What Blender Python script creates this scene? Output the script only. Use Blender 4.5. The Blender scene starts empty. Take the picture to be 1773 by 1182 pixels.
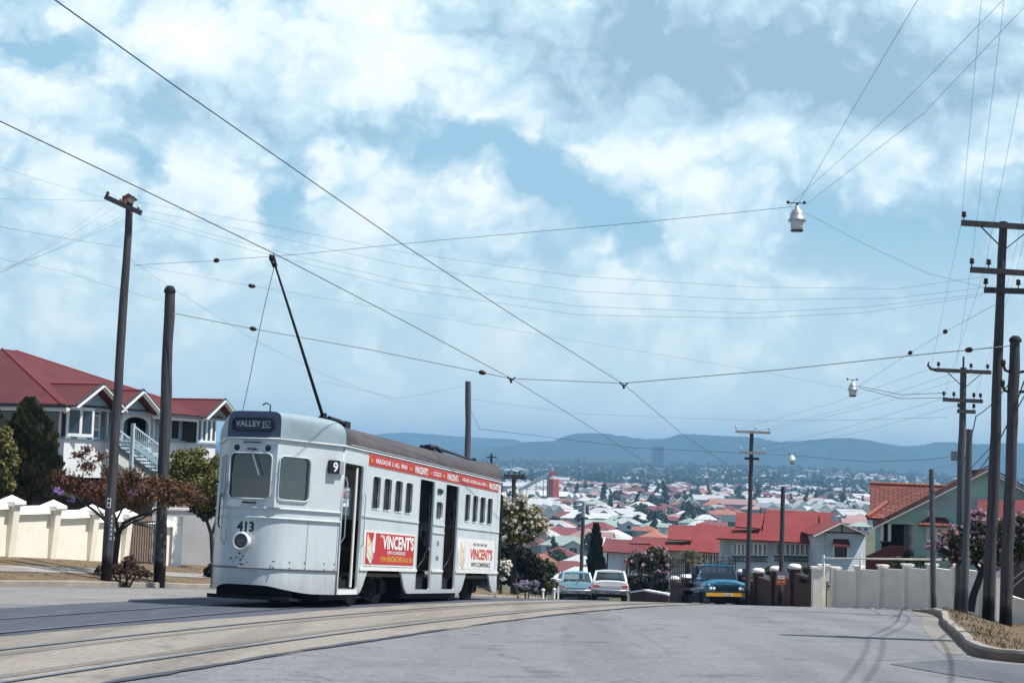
import bpy, bmesh, math, random
from mathutils import Vector, Matrix, Euler
from math import sin, cos, pi, radians, sqrt, exp, tan, atan2
SC = bpy.context.scene
COL = SC.collection
V = Vector

# ------------------------------------------------------------------ viewpoint of the photographer
FPX = 2709.0
EYE = V((0, 0, 1.6))
PITCH, ROLL = math.atan(221.0 / FPX), 0.03
_fw = V((0, cos(PITCH), sin(PITCH)))
_rt0 = V((1, 0, 0)); _up0 = _rt0.cross(_fw)
CRT = cos(ROLL) * _rt0 + sin(ROLL) * _up0
CUP = -sin(ROLL) * _rt0 + cos(ROLL) * _up0

def ray(px, py):
    return _fw + (px - 886.5) / FPX * CRT - (py - 591.0) / FPX * CUP
def at(px, py, Y):
    """world point at distance Y along the street axis, seen in direction (px, py) of the photograph"""
    r = ray(px, py)
    return EYE + r * (Y / r.y)
def proj(P):
    d = V(P) - EYE
    z = d.dot(_fw)
    return 886.5 + FPX * d.dot(CRT) / z, 591.0 - FPX * d.dot(CUP) / z

def sstep(a, b, x):
    t = min(1, max(0, (x - a) / (b - a)))
    return t * t * (3 - 2 * t)
def lerp_tab(tab, x):
    if x <= tab[0][0]: return tab[0][1]
    for (x0, y0), (x1, y1) in zip(tab, tab[1:]):
        if x <= x1:
            return y0 + (y1 - y0) * (x - x0) / (x1 - x0)
    return tab[-1][1]
def smooth_tab(tab, x):
    if x <= tab[0][0]: return tab[0][1]
    n = len(tab)
    for i in range(n - 1):
        x0, y0 = tab[i]; x1, y1 = tab[i + 1]
        if x <= x1:
            m0 = (tab[i + 1][1] - tab[i - 1][1]) / (tab[i + 1][0] - tab[i - 1][0]) if i > 0 else (y1 - y0) / (x1 - x0)
            m1 = (tab[i + 2][1] - tab[i][1]) / (tab[i + 2][0] - tab[i][0]) if i + 2 < n else (y1 - y0) / (x1 - x0)
            h = x1 - x0; t = (x - x0) / h
            return ((2*t**3-3*t*t+1)*y0 + (t**3-2*t*t+t)*h*m0 + (-2*t**3+3*t*t)*y1 + (t**3-t*t)*h*m1)
    return tab[-1][1]

# ground height along the street axis: crest near Y=45, 9 % hill, valley, far rise
_far = [(90, -5.77), (150, -11.2), (210, -16.6), (255, -20.3), (300, -22.6), (360, -24), (600, -22.5), (900, -21.5), (1300, -19.5), (2000, -14), (2600, -5), (3300, 8), (3700, 12), (4300, 8), (5200, -5), (7000, -5)]
def G(Y):
    if Y < -4: return 0.0
    if Y < 44.25: return -0.000855 * (Y + 4) ** 2
    if Y < 90: return -1.9906 - 0.0825 * (Y - 44.25)
    return smooth_tab(_far, Y)

# ------------------------------------------------------------------ materials
MATS = {}
def srgb(r, g, b):
    f = lambda c: (c / 255 / 12.92) if c <= 10 else ((c / 255 + 0.055) / 1.055) ** 2.4
    return (f(r), f(g), f(b))
class NT:
    def __init__(s, m):
        s.t = m.node_tree; s.n = s.t.nodes; s.l = s.t.links
    def new(s, typ, **kw):
        nd = s.n.new(typ)
        for k, v in kw.items():
            if k.startswith('i_'):
                key = k[2:]
                key = int(key) if key.isdigit() else key.replace('_', ' ')
                nd.inputs[key].default_value = v
            else: setattr(nd, k, v)
        return nd
    def link(s, a, b): s.l.new(a, b)
    def math(s, op, a, b=None, c=None, clamp=False):
        nd = s.n.new('ShaderNodeMath'); nd.operation = op; nd.use_clamp = clamp
        for i, x in enumerate((a, b, c)):
            if x is None: continue
            if isinstance(x, (int, float)): nd.inputs[i].default_value = x
            else: s.l.new(x, nd.inputs[i])
        return nd.outputs[0]
    def mix(s, f, a, b, blend='MIX'):
        nd = s.n.new('ShaderNodeMix'); nd.data_type = 'RGBA'; nd.blend_type = blend
        for i, x in ((0, f), (6, a), (7, b)):
            if isinstance(x, (int, float)): nd.inputs[i].default_value = x
            elif isinstance(x, tuple): nd.inputs[i].default_value = (*x[:3], 1)
            else: s.l.new(x, nd.inputs[i])
        return nd.outputs[2]
    def ramp(s, f, a, b, lo=0.0, hi=1.0):
        nd = s.n.new('ShaderNodeMapRange'); nd.clamp = True
        s.l.new(f, nd.inputs[0])
        nd.inputs[1].default_value = a; nd.inputs[2].default_value = b
        nd.inputs[3].default_value = lo; nd.inputs[4].default_value = hi
        return nd.outputs[0]
    def noise(s, vec, scale, detail=4, rough=0.55, dist=0.0):
        nd = s.n.new('ShaderNodeTexNoise'); nd.inputs['Scale'].default_value = scale
        nd.inputs['Detail'].default_value = detail; nd.inputs['Roughness'].default_value = rough
        nd.inputs['Distortion'].default_value = dist
        if vec is not None: s.l.new(vec, nd.inputs['Vector'])
        return nd.outputs[0]
    def mapping(s, vec, scale=(1, 1, 1), rot=(0, 0, 0), loc=(0, 0, 0)):
        nd = s.n.new('ShaderNodeMapping')
        nd.inputs['Scale'].default_value = scale; nd.inputs['Rotation'].default_value = rot; nd.inputs['Location'].default_value = loc
        s.l.new(vec, nd.inputs['Vector']); return nd.outputs[0]

def new_mat(name):
    m = bpy.data.materials.new(name); m.use_nodes = True
    t = NT(m)
    b = t.n['Principled BSDF']
    return m, t, b

def mat(name, col, rough=0.6, var=0.12, vscale=3.0, col2=None, bump=0.0, bscale=40.0, metal=0.0, spec=0.35, coat=0.0, dirt=None, streak=0.0, obj_rand=0.0):
    """painted / plain surface: base colour with mottled wear, optional second colour patches, dirt streaks and bump"""
    if name in MATS: return MATS[name]
    m, t, b = new_mat(name)
    tc = t.new('ShaderNodeTexCoord').outputs['Object']
    n1 = t.noise(tc, vscale, 5, 0.6)
    d = tuple(max(0, c * (1 - var)) for c in col); u = tuple(min(1, c * (1 + var)) for c in col)
    c = t.mix(t.ramp(n1, 0.3, 0.7), d, u)
    if col2 is not None:
        n2 = t.noise(tc, vscale * 0.7, 6, 0.65, 0.4)
        c = t.mix(t.ramp(n2, 0.52, 0.66), c, col2)
    if streak > 0:
        mp = t.mapping(tc, (9, 9, 0.7))
        n3 = t.noise(mp, 1.6, 5, 0.7)
        c = t.mix(t.ramp(n3, 0.55, 0.8, 0, streak), c, dirt or (0.05, 0.04, 0.035))
    if obj_rand > 0:
        oi = t.new('ShaderNodeObjectInfo').outputs['Random']
        c = t.mix(t.ramp(oi, 0, 1, 0, obj_rand), c, (0.02, 0.02, 0.02))
    t.link(c, b.inputs['Base Color'])
    b.inputs['Roughness'].default_value = rough
    b.inputs['Metallic'].default_value = metal
    b.inputs['Specular IOR Level'].default_value = spec
    b.inputs['Coat Weight'].default_value = coat
    if bump > 0:
        nb = t.noise(tc, bscale, 4, 0.6)
        bp = t.new('ShaderNodeBump'); bp.inputs['Strength'].default_value = bump; bp.inputs['Distance'].default_value = 0.02
        t.link(nb, bp.inputs['Height']); t.link(bp.outputs[0], b.inputs['Normal'])
    MATS[name] = m
    return m

def glass_mat(name, col=(0.02, 0.025, 0.03), rough=0.06):
    """dark reflecting window pane backed by a dim room"""
    if name in MATS: return MATS[name]
    m, t, b = new_mat(name)
    b.inputs['Base Color'].default_value = (*col, 1); b.inputs['Roughness'].default_value = rough
    b.inputs['Specular IOR Level'].default_value = 0.6
    MATS[name] = m; return m
def clear_glass(name, tint=(0.8, 0.85, 0.85), refl=0.12):
    if name in MATS: return MATS[name]
    m, t, b = new_mat(name)
    tr = t.new('ShaderNodeBsdfTransparent'); tr.inputs[0].default_value = (*tint, 1)
    gl = t.new('ShaderNodeBsdfGlossy'); gl.inputs['Roughness'].default_value = 0.05
    fr = t.new('ShaderNodeFresnel'); fr.inputs[0].default_value = 1.5
    f = t.math('MULTIPLY', fr.outputs[0], refl / 0.05, clamp=True)
    mx = t.new('ShaderNodeMixShader'); t.link(f, mx.inputs[0]); t.link(tr.outputs[0], mx.inputs[1]); t.link(gl.outputs[0], mx.inputs[2])
    t.link(mx.outputs[0], t.n['Material Output'].inputs[0])
    MATS[name] = m; return m
def leaf_mat(name, c1, c2, rough=0.55, trans=0.25):
    if name in MATS: return MATS[name]
    m, t, b = new_mat(name)
    rnd = t.new('ShaderNodeNewGeometry').outputs['Random Per Island']
    c = t.mix(rnd, c1, c2)
    t.link(c, b.inputs['Base Color']); b.inputs['Roughness'].default_value = rough
    b.inputs['Specular IOR Level'].default_value = 0.25
    tl = t.new('ShaderNodeBsdfTranslucent'); t.link(c, tl.inputs[0])
    mx = t.new('ShaderNodeMixShader'); mx.inputs[0].default_value = trans
    t.link(b.outputs[0], mx.inputs[1]); t.link(tl.outputs[0], mx.inputs[2]); t.link(mx.outputs[0], t.n['Material Output'].inputs[0])
    MATS[name] = m; return m
def roof_mat(name, col, ribs=8.0, var=0.15, fade=None, axis=0, depth=0.6, obj_rand=0.0):
    """corrugated painted iron: ribs run down the slope (UV x across), sun-faded patches and sheet laps"""
    if name in MATS: return MATS[name]
    m, t, b = new_mat(name)
    uv = t.new('ShaderNodeUVMap').outputs[0]
    tc = t.new('ShaderNodeTexCoord').outputs['Object']
    n1 = t.noise(tc, 0.9, 6, 0.65)
    c = t.mix(t.ramp(n1, 0.3, 0.7), tuple(x * (1 - var) for x in col), tuple(min(1, x * (1 + var)) for x in col))
    st = t.noise(t.mapping(uv, (5, 0.25, 1)), 1.0, 5, 0.7)
    c = t.mix(t.ramp(st, 0.5, 0.8, 0, 0.35), c, fade or tuple(x * 0.6 for x in col))
    wv = t.new('ShaderNodeTexWave', wave_type='BANDS', bands_direction='X'); wv.inputs['Scale'].default_value = ribs
    t.link(uv, wv.inputs['Vector'])
    if obj_rand:
        oi = t.new('ShaderNodeObjectInfo').outputs['Random']
        c = t.mix(t.ramp(oi, 0, 1, 0, obj_rand), c, (0.05, 0.045, 0.04))
    bp = t.new('ShaderNodeBump'); bp.inputs['Strength'].default_value = depth; bp.inputs['Distance'].default_value = 0.02
    t.link(wv.outputs[1], bp.inputs['Height']); t.link(bp.outputs[0], b.inputs['Normal'])
    t.link(c, b.inputs['Base Color']); b.inputs['Roughness'].default_value = 0.6; b.inputs['Specular IOR Level'].default_value = 0.2
    MATS[name] = m; return m
def board_mat(name, col, pitch=0.17, var=0.08, streak=0.25):
    """weatherboards: horizontal laps as bump plus thin dark laps, object Z"""
    if name in MATS: return MATS[name]
    m, t, b = new_mat(name)
    tc = t.new('ShaderNodeTexCoord').outputs['Object']
    z = t.new('ShaderNodeSeparateXYZ'); t.link(tc, z.inputs[0])
    fr = t.math('FRACT', t.math('DIVIDE', z.outputs[2], pitch))
    n1 = t.noise(tc, 1.5, 5, 0.6)
    c = t.mix(t.ramp(n1, 0.3, 0.7), tuple(x * (1 - var) for x in col), tuple(min(1, x * (1 + var)) for x in col))
    st = t.noise(t.mapping(tc, (6, 6, 0.5)), 1.5, 5, 0.7)
    c = t.mix(t.ramp(st, 0.55, 0.8, 0, streak), c, tuple(x * 0.5 for x in col))
    bp = t.new('ShaderNodeBump'); bp.inputs['Strength'].default_value = 1.0; bp.inputs['Distance'].default_value = 0.05
    t.link(t.math('POWER', t.math('SUBTRACT', 1.0, fr), 1.5), bp.inputs['Height']); t.link(bp.outputs[0], b.inputs['Normal'])
    t.link(c, b.inputs['Base Color']); b.inputs['Roughness'].default_value = 0.55
    MATS[name] = m; return m

# ------------------------------------------------------------------ mesh builder
class MB:
    def __init__(s): s.v = []; s.f = []; s.m = []; s.uv = []; s.sm = []
    def add(s, vs, fs, mi=0, uvs=None, smooth=False):
        o = len(s.v); s.v += [tuple(p) for p in vs]
        for k, f in enumerate(fs):
            s.f.append(tuple(i + o for i in f)); s.m.append(mi); s.sm.append(smooth)
            s.uv.append(uvs[k] if uvs else None)
        return s
    def quad(s, a, b, c, d, mi=0):
        a, b, c, d = V(a), V(b), V(c), V(d)
        w = (b - a).length; h = (d - a).length
        ex = (b - a).normalized() if w > 1e-9 else V((1, 0, 0))
        n = ex.cross(d - a)
        ey = n.cross(ex).normalized() if n.length > 1e-12 else V((0, 0, 1))
        uv = [((p - a).dot(ex), (p - a).dot(ey)) for p in (a, b, c, d)]
        return s.add([a, b, c, d], [(0, 1, 2, 3)], mi, [uv])
    def tri(s, a, b, c, mi=0):
        a, b, c = V(a), V(b), V(c)
        ex = (b - a).normalized(); n = ex.cross(c - a); ey = n.cross(ex).normalized()
        return s.add([a, b, c], [(0, 1, 2)], mi, [[((p - a).dot(ex), (p - a).dot(ey)) for p in (a, b, c)]])
    def box(s, x0, x1, y0, y1, z0, z1, mi=0, M=None):
        vs = [V((x, y, z)) for z in (z0, z1) for y in (y0, y1) for x in (x0, x1)]
        if M is not None: vs = [M @ p for p in vs]
        return s.add(vs, [(0, 2, 3, 1), (4, 5, 7, 6), (0, 1, 5, 4), (1, 3, 7, 5), (3, 2, 6, 7), (2, 0, 4, 6)], mi)
    def beam(s, a, b, w, h, mi=0, up=(0, 0, 1)):
        """rectangular bar from a to b"""
        a, b = V(a), V(b); d = (b - a).normalized(); u = V(up)
        if abs(d.dot(u)) > 0.98: u = V((0, 1, 0))
        x = d.cross(u).normalized() * w / 2; y = x.cross(d).normalized() * h / 2
        vs = [a - x - y, a + x - y, a + x + y, a - x + y, b - x - y, b + x - y, b + x + y, b - x + y]
        return s.add(vs, [(3, 2, 1, 0), (4, 5, 6, 7), (0, 1, 5, 4), (1, 2, 6, 5), (2, 3, 7, 6), (3, 0, 4, 7)], mi)
    def cyl(s, a, b, r0, r1=None, n=10, mi=0, caps=True, smooth=True):
        a, b = V(a), V(b); r1 = r0 if r1 is None else r1
        d = (b - a).normalized(); u = V((0, 0, 1)) if abs(d.z) < 0.9 else V((1, 0, 0))
        x = d.cross(u).normalized(); y = d.cross(x).normalized()
        vs = []
        for p, r in ((a, r0), (b, r1)):
            for i in range(n):
                t = 2 * pi * i / n; vs.append(p + x * cos(t) * r + y * sin(t) * r)
        s.add(vs, [(i, i + n, (i + 1) % n + n, (i + 1) % n) for i in range(n)], mi, smooth=smooth)
        if caps: s.add(vs, [tuple(range(n)), tuple(range(2 * n - 1, n - 1, -1))], mi)
        return s
    def tube(s, pts, r, n=5, mi=0, caps=True, smooth=True):
        """bent bar through pts; r a number or one radius per point"""
        pts = [V(p) for p in pts]; k = len(pts)
        rs = [r] * k if isinstance(r, (int, float)) else list(r)
        vs = []; px = None
        for i, p in enumerate(pts):
            d = (pts[min(i + 1, k - 1)] - pts[max(i - 1, 0)]).normalized()
            if px is None:
                u = V((0, 0, 1)) if abs(d.z) < 0.9 else V((1, 0, 0))
                px = d.cross(u).normalized()
            else: px = (px - d * px.dot(d)).normalized()
            y = d.cross(px)
            for j in range(n):
                t = 2 * pi * j / n; vs.append(p + px * cos(t) * rs[i] + y * sin(t) * rs[i])
        fs = [(i * n + j, i * n + (j + 1) % n, (i + 1) * n + (j + 1) % n, (i + 1) * n + j) for i in range(k - 1) for j in range(n)]
        s.add(vs, fs, mi, smooth=smooth)
        if caps: s.add(vs, [tuple(range(n - 1, -1, -1)), tuple(range((k - 1) * n, k * n))], mi)
        return s
    def lathe(s, prof, n=16, mi=0, c=(0, 0, 0), axis='Z', smooth=True):
        """revolve (r, h) pairs about an axis through c"""
        c = V(c); vs = []
        for r, h in prof:
            for j in range(n):
                t = 2 * pi * j / n
                p = {'Z': V((r * cos(t), r * sin(t), h)), 'Y': V((r * cos(t), h, r * sin(t))), 'X': V((h, r * cos(t), r * sin(t)))}[axis]
                vs.append(c + p)
        k = len(prof)
        s.add(vs, [(i * n + j, i * n + (j + 1) % n, (i + 1) * n + (j + 1) % n, (i + 1) * n + j) for i in range(k - 1) for j in range(n)], mi, smooth=smooth)
        return s
    def prism(s, poly, z0, z1, mi=0, M=None):
        n = len(poly)
        vs = [V((x, y, z)) for z in (z0, z1) for x, y in poly]
        if M is not None: vs = [M @ p for p in vs]
        return s.add(vs, [tuple(range(n - 1, -1, -1)), tuple(range(n, 2 * n))] + [(i, (i + 1) % n, (i + 1) % n + n, i + n) for i in range(n)], mi)
    def mesh(s, name, mats):
        me = bpy.data.meshes.new(name)
        me.from_pydata(s.v, [], s.f)
        if not isinstance(mats, (list, tuple)): mats = [mats]
        for m in mats: me.materials.append(m)
        me.polygons.foreach_set('material_index', s.m)
        me.polygons.foreach_set('use_smooth', s.sm)
        if any(u is not None for u in s.uv):
            ul = me.uv_layers.new(name='UVMap')
            flat = []
            for f, u in zip(s.f, s.uv):
                for k in range(len(f)): flat += list(u[k]) if u else [0.0, 0.0]
            ul.data.foreach_set('uv', flat)
        me.update()
        return me
    def build(s, name, mats, parent=None, fix=True):
        me = s.mesh(name, mats)
        if fix:
            bm = bmesh.new(); bm.from_mesh(me)
            bmesh.ops.recalc_face_normals(bm, faces=bm.faces[:]); bm.to_mesh(me); bm.free()
        return link(name, me, parent)

def link(name, me, parent=None):
    o = bpy.data.objects.new(name, me); COL.objects.link(o)
    if parent is not None: o.parent = parent
    return o
def tag(o, label=None, cat=None, group=None, kind=None):
    if label: o['label'] = label
    if cat: o['category'] = cat
    if group: o['group'] = group
    if kind: o['kind'] = kind
    return o
def thing(name, label, cat, loc=(0, 0, 0), rotz=0.0, group=None, rot=None):
    o = bpy.data.objects.new(name, None); COL.objects.link(o)
    o.empty_display_size = 0.2
    o.location = loc; o.rotation_euler = rot if rot is not None else (0, 0, rotz)
    return tag(o, label, cat, group)
def structure(o): o['kind'] = 'structure'; return o
def dup(root, loc, rotz=None, label=None, rot=None, scale=None):
    """copy of a thing with copies of its parts and sub-parts"""
    r = root.copy(); COL.objects.link(r); r.location = loc
    if rotz is not None: r.rotation_euler = (0, 0, rotz)
    if rot is not None: r.rotation_euler = rot
    if scale is not None: r.scale = scale
    if label: r['label'] = label
    for ch in list(root.children):
        c = ch.copy(); COL.objects.link(c); c.parent = r
        for g in list(ch.children):
            d = g.copy(); COL.objects.link(d); d.parent = c
    return r

# flat plate with holes, from filled 2-D curves -----------------------------------
def rrect(x0, x1, y0, y1, r=0.0, n=4):
    if r <= 0: return [(x0, y0), (x1, y0), (x1, y1), (x0, y1)]
    out = []
    for cx, cy, a in ((x1 - r, y0 + r, -90), (x1 - r, y1 - r, 0), (x0 + r, y1 - r, 90), (x0 + r, y0 + r, 180)):
        for i in range(n + 1):
            t = radians(a + 90 * i / n); out.append((cx + r * cos(t), cy + r * sin(t)))
    return out
def plate_mesh(outlines, thick=0.02):
    """outlines: closed loops; overlapping inner loops become holes; lies in XY, thickness centred on z=0"""
    cu = bpy.data.curves.new('plate', 'CURVE'); cu.dimensions = '2D'; cu.fill_mode = 'BOTH'; cu.extrude = thick / 2
    for lp in outlines:
        sp = cu.splines.new('POLY'); sp.points.add(len(lp) - 1); sp.use_cyclic_u = True
        for p, (x, y) in zip(sp.points, lp): p.co = (x, y, 0, 1)
    ob = bpy.data.objects.new('plate', cu)
    me = bpy.data.meshes.new_from_object(ob)
    bpy.data.objects.remove(ob); bpy.data.curves.remove(cu)
    return me
def plate(name, outlines, M, material, parent=None, thick=0.02):
    me = plate_mesh(outlines, thick); me.name = name
    me.transform(M); me.materials.clear(); me.materials.append(material)
    return link(name, me, parent)
def frame_M(o, ex, ey):
    """matrix taking plate XY to 3-D: origin o, unit axes ex, ey"""
    ex = V(ex).normalized(); ey = V(ey).normalized(); ez = ex.cross(ey)
    return Matrix(((ex.x, ey.x, ez.x, o[0]), (ex.y, ey.y, ez.y, o[1]), (ex.z, ey.z, ez.z, o[2]), (0, 0, 0, 1)))
def text_mesh(s, w=None, h=None, bold=0.0, shear=0.0, ext=0.003):
    """lettering stretched to width w and height h, lower-left corner at the origin"""
    cu = bpy.data.curves.new('lettering', 'FONT'); cu.body = s; cu.size = 1.0; cu.offset = bold; cu.shear = shear; cu.extrude = 0.0; cu.resolution_u = 3
    ob = bpy.data.objects.new('lettering', cu)
    me = bpy.data.meshes.new_from_object(ob)
    bpy.data.objects.remove(ob); bpy.data.curves.remove(cu)
    xs = [v.co.x for v in me.vertices]; ys = [v.co.y for v in me.vertices]
    x0, x1, y0, y1 = min(xs), max(xs), min(ys), max(ys)
    sy = (h / (y1 - y0)) if h else 1.0
    sx = (w / (x1 - x0)) if w else sy
    me.transform(Matrix.Diagonal((sx, sy, 1, 1)) @ Matrix.Translation((-x0, -y0, 0)))
    return me
def lettering(name, s, M, x, y, w, h, material, parent, bold=0.0, shear=0.0, lift=0.004):
    me = text_mesh(s, w, h, bold, shear); me.name = name
    me.transform(M @ Matrix.Translation((x, y, lift))); me.materials.clear(); me.materials.append(material)
    return link(name, me, parent)
# ================================================================== camera, sun, sky, air
cam = bpy.data.cameras.new('camera'); camo = bpy.data.objects.new('camera', cam); COL.objects.link(camo)
cam.sensor_width = 36.0; cam.lens = 36.0 * FPX / 1773.0; cam.clip_end = 40000; cam.clip_start = 0.1
camo.matrix_world = Matrix(((CRT.x, CUP.x, -_fw.x, EYE.x), (CRT.y, CUP.y, -_fw.y, EYE.y), (CRT.z, CUP.z, -_fw.z, EYE.z), (0, 0, 0, 1)))
SC.camera = camo
SC.view_settings.view_transform = 'Standard'; SC.view_settings.look = 'None'
SC.view_settings.exposure = 0.24; SC.view_settings.gamma = 1.0
SC.cycles.max_bounces = 6; SC.cycles.diffuse_bounces = 3; SC.cycles.transparent_max_bounces = 12; SC.cycles.volume_bounces = 0
SC.cycles.use_denoising = True

SUN_EL, SUN_A = radians(62), radians(-14.5)       # azimuth measured from +X towards +Y
sdir = V((cos(SUN_EL) * cos(SUN_A), cos(SUN_EL) * sin(SUN_A), sin(SUN_EL)))
sl = bpy.data.lights.new('sun', 'SUN'); sl.energy = 5.0; sl.angle = radians(0.5); sl.color = (1.0, 0.955, 0.895)
so = bpy.data.objects.new('sun', sl); COL.objects.link(so)
so.rotation_euler = sdir.to_track_quat('Z', 'Y').to_euler(); so.location = (20, -5, 40)

def build_world():
    w = bpy.data.worlds.new('World'); SC.world = w; w.use_nodes = True
    t = NT(w); bg = t.n['Background']
    sky = t.new('ShaderNodeTexSky', sky_type='NISHITA', sun_disc=False, sun_elevation=SUN_EL, sun_rotation=math.pi / 2 - SUN_A, altitude=60.0, air_density=1.0, dust_density=1.6, ozone_density=2.0)
    g = t.new('ShaderNodeTexCoord').outputs['Generated']
    s = t.new('ShaderNodeSeparateXYZ'); t.link(g, s.inputs[0])
    az = t.math('ARCTAN2', s.outputs[0], s.outputs[1]); el = t.math('ARCSINE', s.outputs[2])
    cmb = t.new('ShaderNodeCombineXYZ'); t.link(az, cmb.inputs[0]); t.link(t.math('MULTIPLY', el, 1.25), cmb.inputs[1])
    P = cmb.outputs[0]
    # billowing displacement of the cloud outlines
    def wn(scale, det, off):
        nd = t.n.new('ShaderNodeTexNoise'); nd.inputs['Scale'].default_value = scale; nd.inputs['Detail'].default_value = det; nd.inputs['Roughness'].default_value = 0.6
        t.link(t.mapping(P, loc=(off, off * 0.7, 0)), nd.inputs['Vector']); return nd
    w1 = wn(9, 6, 3.1)
    sep = t.new('ShaderNodeSeparateColor'); t.link(w1.outputs['Color'], sep.inputs[0])
    wx = t.math('ADD', az, t.math('MULTIPLY', t.math('SUBTRACT', sep.outputs[0], 0.5), 0.10))
    wy = t.math('ADD', el, t.math('MULTIPLY', t.math('SUBTRACT', sep.outputs[1], 0.5), 0.08))
    def dirof(px, py):
        r = ray(px, py).normalized(); return math.atan2(r.x, r.y), math.asin(r.z)
    def field(blobs):
        acc = None
        for px, py, sx, sy, a in blobs:
            ca, ce = dirof(px, py)
            dx = t.math('MULTIPLY', t.math('SUBTRACT', wx, ca), FPX / sx)
            dy = t.math('MULTIPLY', t.math('SUBTRACT', wy, ce), FPX / sy)
            r2 = t.math('MULTIPLY_ADD', dx, dx, t.math('MULTIPLY', dy, dy))
            e = t.math('MULTIPLY', t.math('EXPONENT', t.math('MULTIPLY', r2, -1.0)), a)
            acc = e if acc is None else t.math('ADD', acc, e)
        return acc
    fine = t.noise(P, 30, 8, 0.62, 0.3)
    mid = t.noise(t.mapping(P, loc=(5, 2, 0)), 7, 6, 0.6)
    Wv = t.new('ShaderNodeCombineXYZ'); t.link(wx, Wv.inputs[0]); t.link(t.math('MULTIPLY', wy, 1.2), Wv.inputs[1])
    def puff(scale, off):      # cauliflower heads
        nd = t.n.new('ShaderNodeTexVoronoi'); nd.feature = 'SMOOTH_F1'; nd.inputs['Scale'].default_value = scale; nd.inputs['Smoothness'].default_value = 0.35; nd.inputs['Randomness'].default_value = 1.0
        t.link(t.mapping(Wv.outputs[0], loc=(off, off * 0.6, 0)), nd.inputs['Vector']); return t.math('SUBTRACT', 0.5, nd.outputs['Distance'])
    p1, p2, p3, p4 = puff(19, 1.3), puff(44, 4.1), puff(100, 7.7), puff(210, 2.9)
    puffs = t.math('ADD', t.math('MULTIPLY', p1, 0.8), t.math('ADD', t.math('MULTIPLY', p2, 0.6), t.math('ADD', t.math('MULTIPLY', p3, 0.32), t.math('MULTIPLY', p4, 0.14))))
    # cover: negative blobs open blue windows in a mostly milky sky
    cover = field([(50, 70, 85, 45, -0.9), (140, 120, 50, 30, -0.5), (495, 330, 60, 85, -0.9), (240, 205, 40, 40, -0.4), (225, 295, 30, 30, -0.4), (860, 262, 190, 48, -0.95), (990, 350, 115, 70, -0.95), (1090, 450, 50, 40, -0.6), (65, 330, 28, 60, -0.6), (400, 290, 40, 30, -0.3),
                   (1560, 440, 200, 90, -0.45), (1650, 590, 200, 120, -0.35), (660, 40, 40, 30, -0.25),
                   (560, 80, 320, 120, 0.6), (90, 160, 110, 50, 0.5), (330, 310, 80, 80, 0.45), (430, 395, 50, 70, 0.5), (700, 350, 110, 70, 0.55), (850, 340, 80, 60, 0.6), (750, 480, 190, 110, 0.35), (590, 420, 70, 70, 0.4),
                   (1180, 350, 100, 60, 0.45), (1230, 470, 120, 90, 0.35), (1380, 500, 50, 50, 0.35), (1300, 110, 430, 120, 0.8), (1140, 245, 170, 36, 0.4), (1480, 270, 200, 50, 0.4), (25, 350, 50, 60, 0.4), (1010, 425, 35, 30, 0.35)])
    dens = t.math('ADD', t.math('ADD', cover, 0.74), t.math('ADD', t.math('ADD', t.math('MULTIPLY', puffs, 0.75), t.math('MULTIPLY', t.math('SUBTRACT', fine, 0.5), 0.45)), t.math('MULTIPLY', t.math('SUBTRACT', mid, 0.5), 0.7)))
    clr = t.math('MAXIMUM', t.ramp(el, 0.40, 0.80), t.ramp(t.math('ABSOLUTE', az), 0.7, 1.5))      # clearer overhead and behind
    dens = t.math('SUBTRACT', dens, t.math('MULTIPLY', clr, 0.6))
    low = t.ramp(el, 0.16, 0.03)      # haze swallows cloud contrast near the hills
    mask = t.math('MULTIPLY', t.ramp(dens, 0.18, 0.86), t.math('MULTIPLY_ADD', low, -0.15, 1.0))
    # light: bright sunlit heads, grey-blue bases
    lum = field([(590, 60, 260, 75, 0.75), (330, 60, 120, 60, 0.35), (690, 165, 150, 55, 0.5), (90, 150, 110, 45, 0.5), (330, 290, 70, 60, 0.4), (440, 390, 45, 60, 0.6), (260, 250, 40, 60, 0.3), (830, 325, 80, 45, 0.65), (680, 310, 90, 40, 0.4), (910, 400, 50, 50, 0.35), (600, 400, 60, 50, 0.35),
                 (1140, 245, 150, 28, 0.4), (1500, 262, 200, 26, 0.3), (1640, 320, 150, 24, 0.2), (1190, 330, 80, 45, 0.4), (1150, 415, 40, 30, 0.35), (1390, 495, 40, 45, 0.35), (20, 350, 45, 60, 0.5), (1010, 425, 30, 28, 0.4),
                 (450, 205, 190, 50, -0.35), (680, 235, 130, 28, -0.25), (1320, 110, 400, 100, -0.6), (1620, 180, 200, 60, -0.4), (1060, 60, 180, 60, -0.4), (1600, 430, 200, 90, -0.55), (1640, 580, 240, 110, -0.45), (200, 200, 90, 30, -0.2)])
    l2 = t.math('ADD', t.math('MULTIPLY_ADD', lum, 0.72, 0.43), t.math('ADD', t.math('ADD', t.math('MULTIPLY', puffs, 0.62), t.math('MULTIPLY', t.math('SUBTRACT', fine, 0.5), 0.5)), t.math('MULTIPLY', t.math('SUBTRACT', mid, 0.5), 0.6)))
    def ramp_col(f, stops):
        nd = t.n.new('ShaderNodeValToRGB'); t.link(f, nd.inputs[0]); e = nd.color_ramp.elements
        e[0].position, e[0].color = stops[0][0], (*stops[0][1], 1); e[1].position, e[1].color = stops[-1][0], (*stops[-1][1], 1)
        for p, c in stops[1:-1]:
            x = e.new(p); x.color = (*c, 1)
        return nd.outputs[0]
    ccol = ramp_col(l2, [(0.0, srgb(152, 184, 206)), (0.2, srgb(179, 207, 224)), (0.42, srgb(203, 228, 240)), (0.66, srgb(234, 246, 250)), (1.0, srgb(252, 255, 255))])
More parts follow.
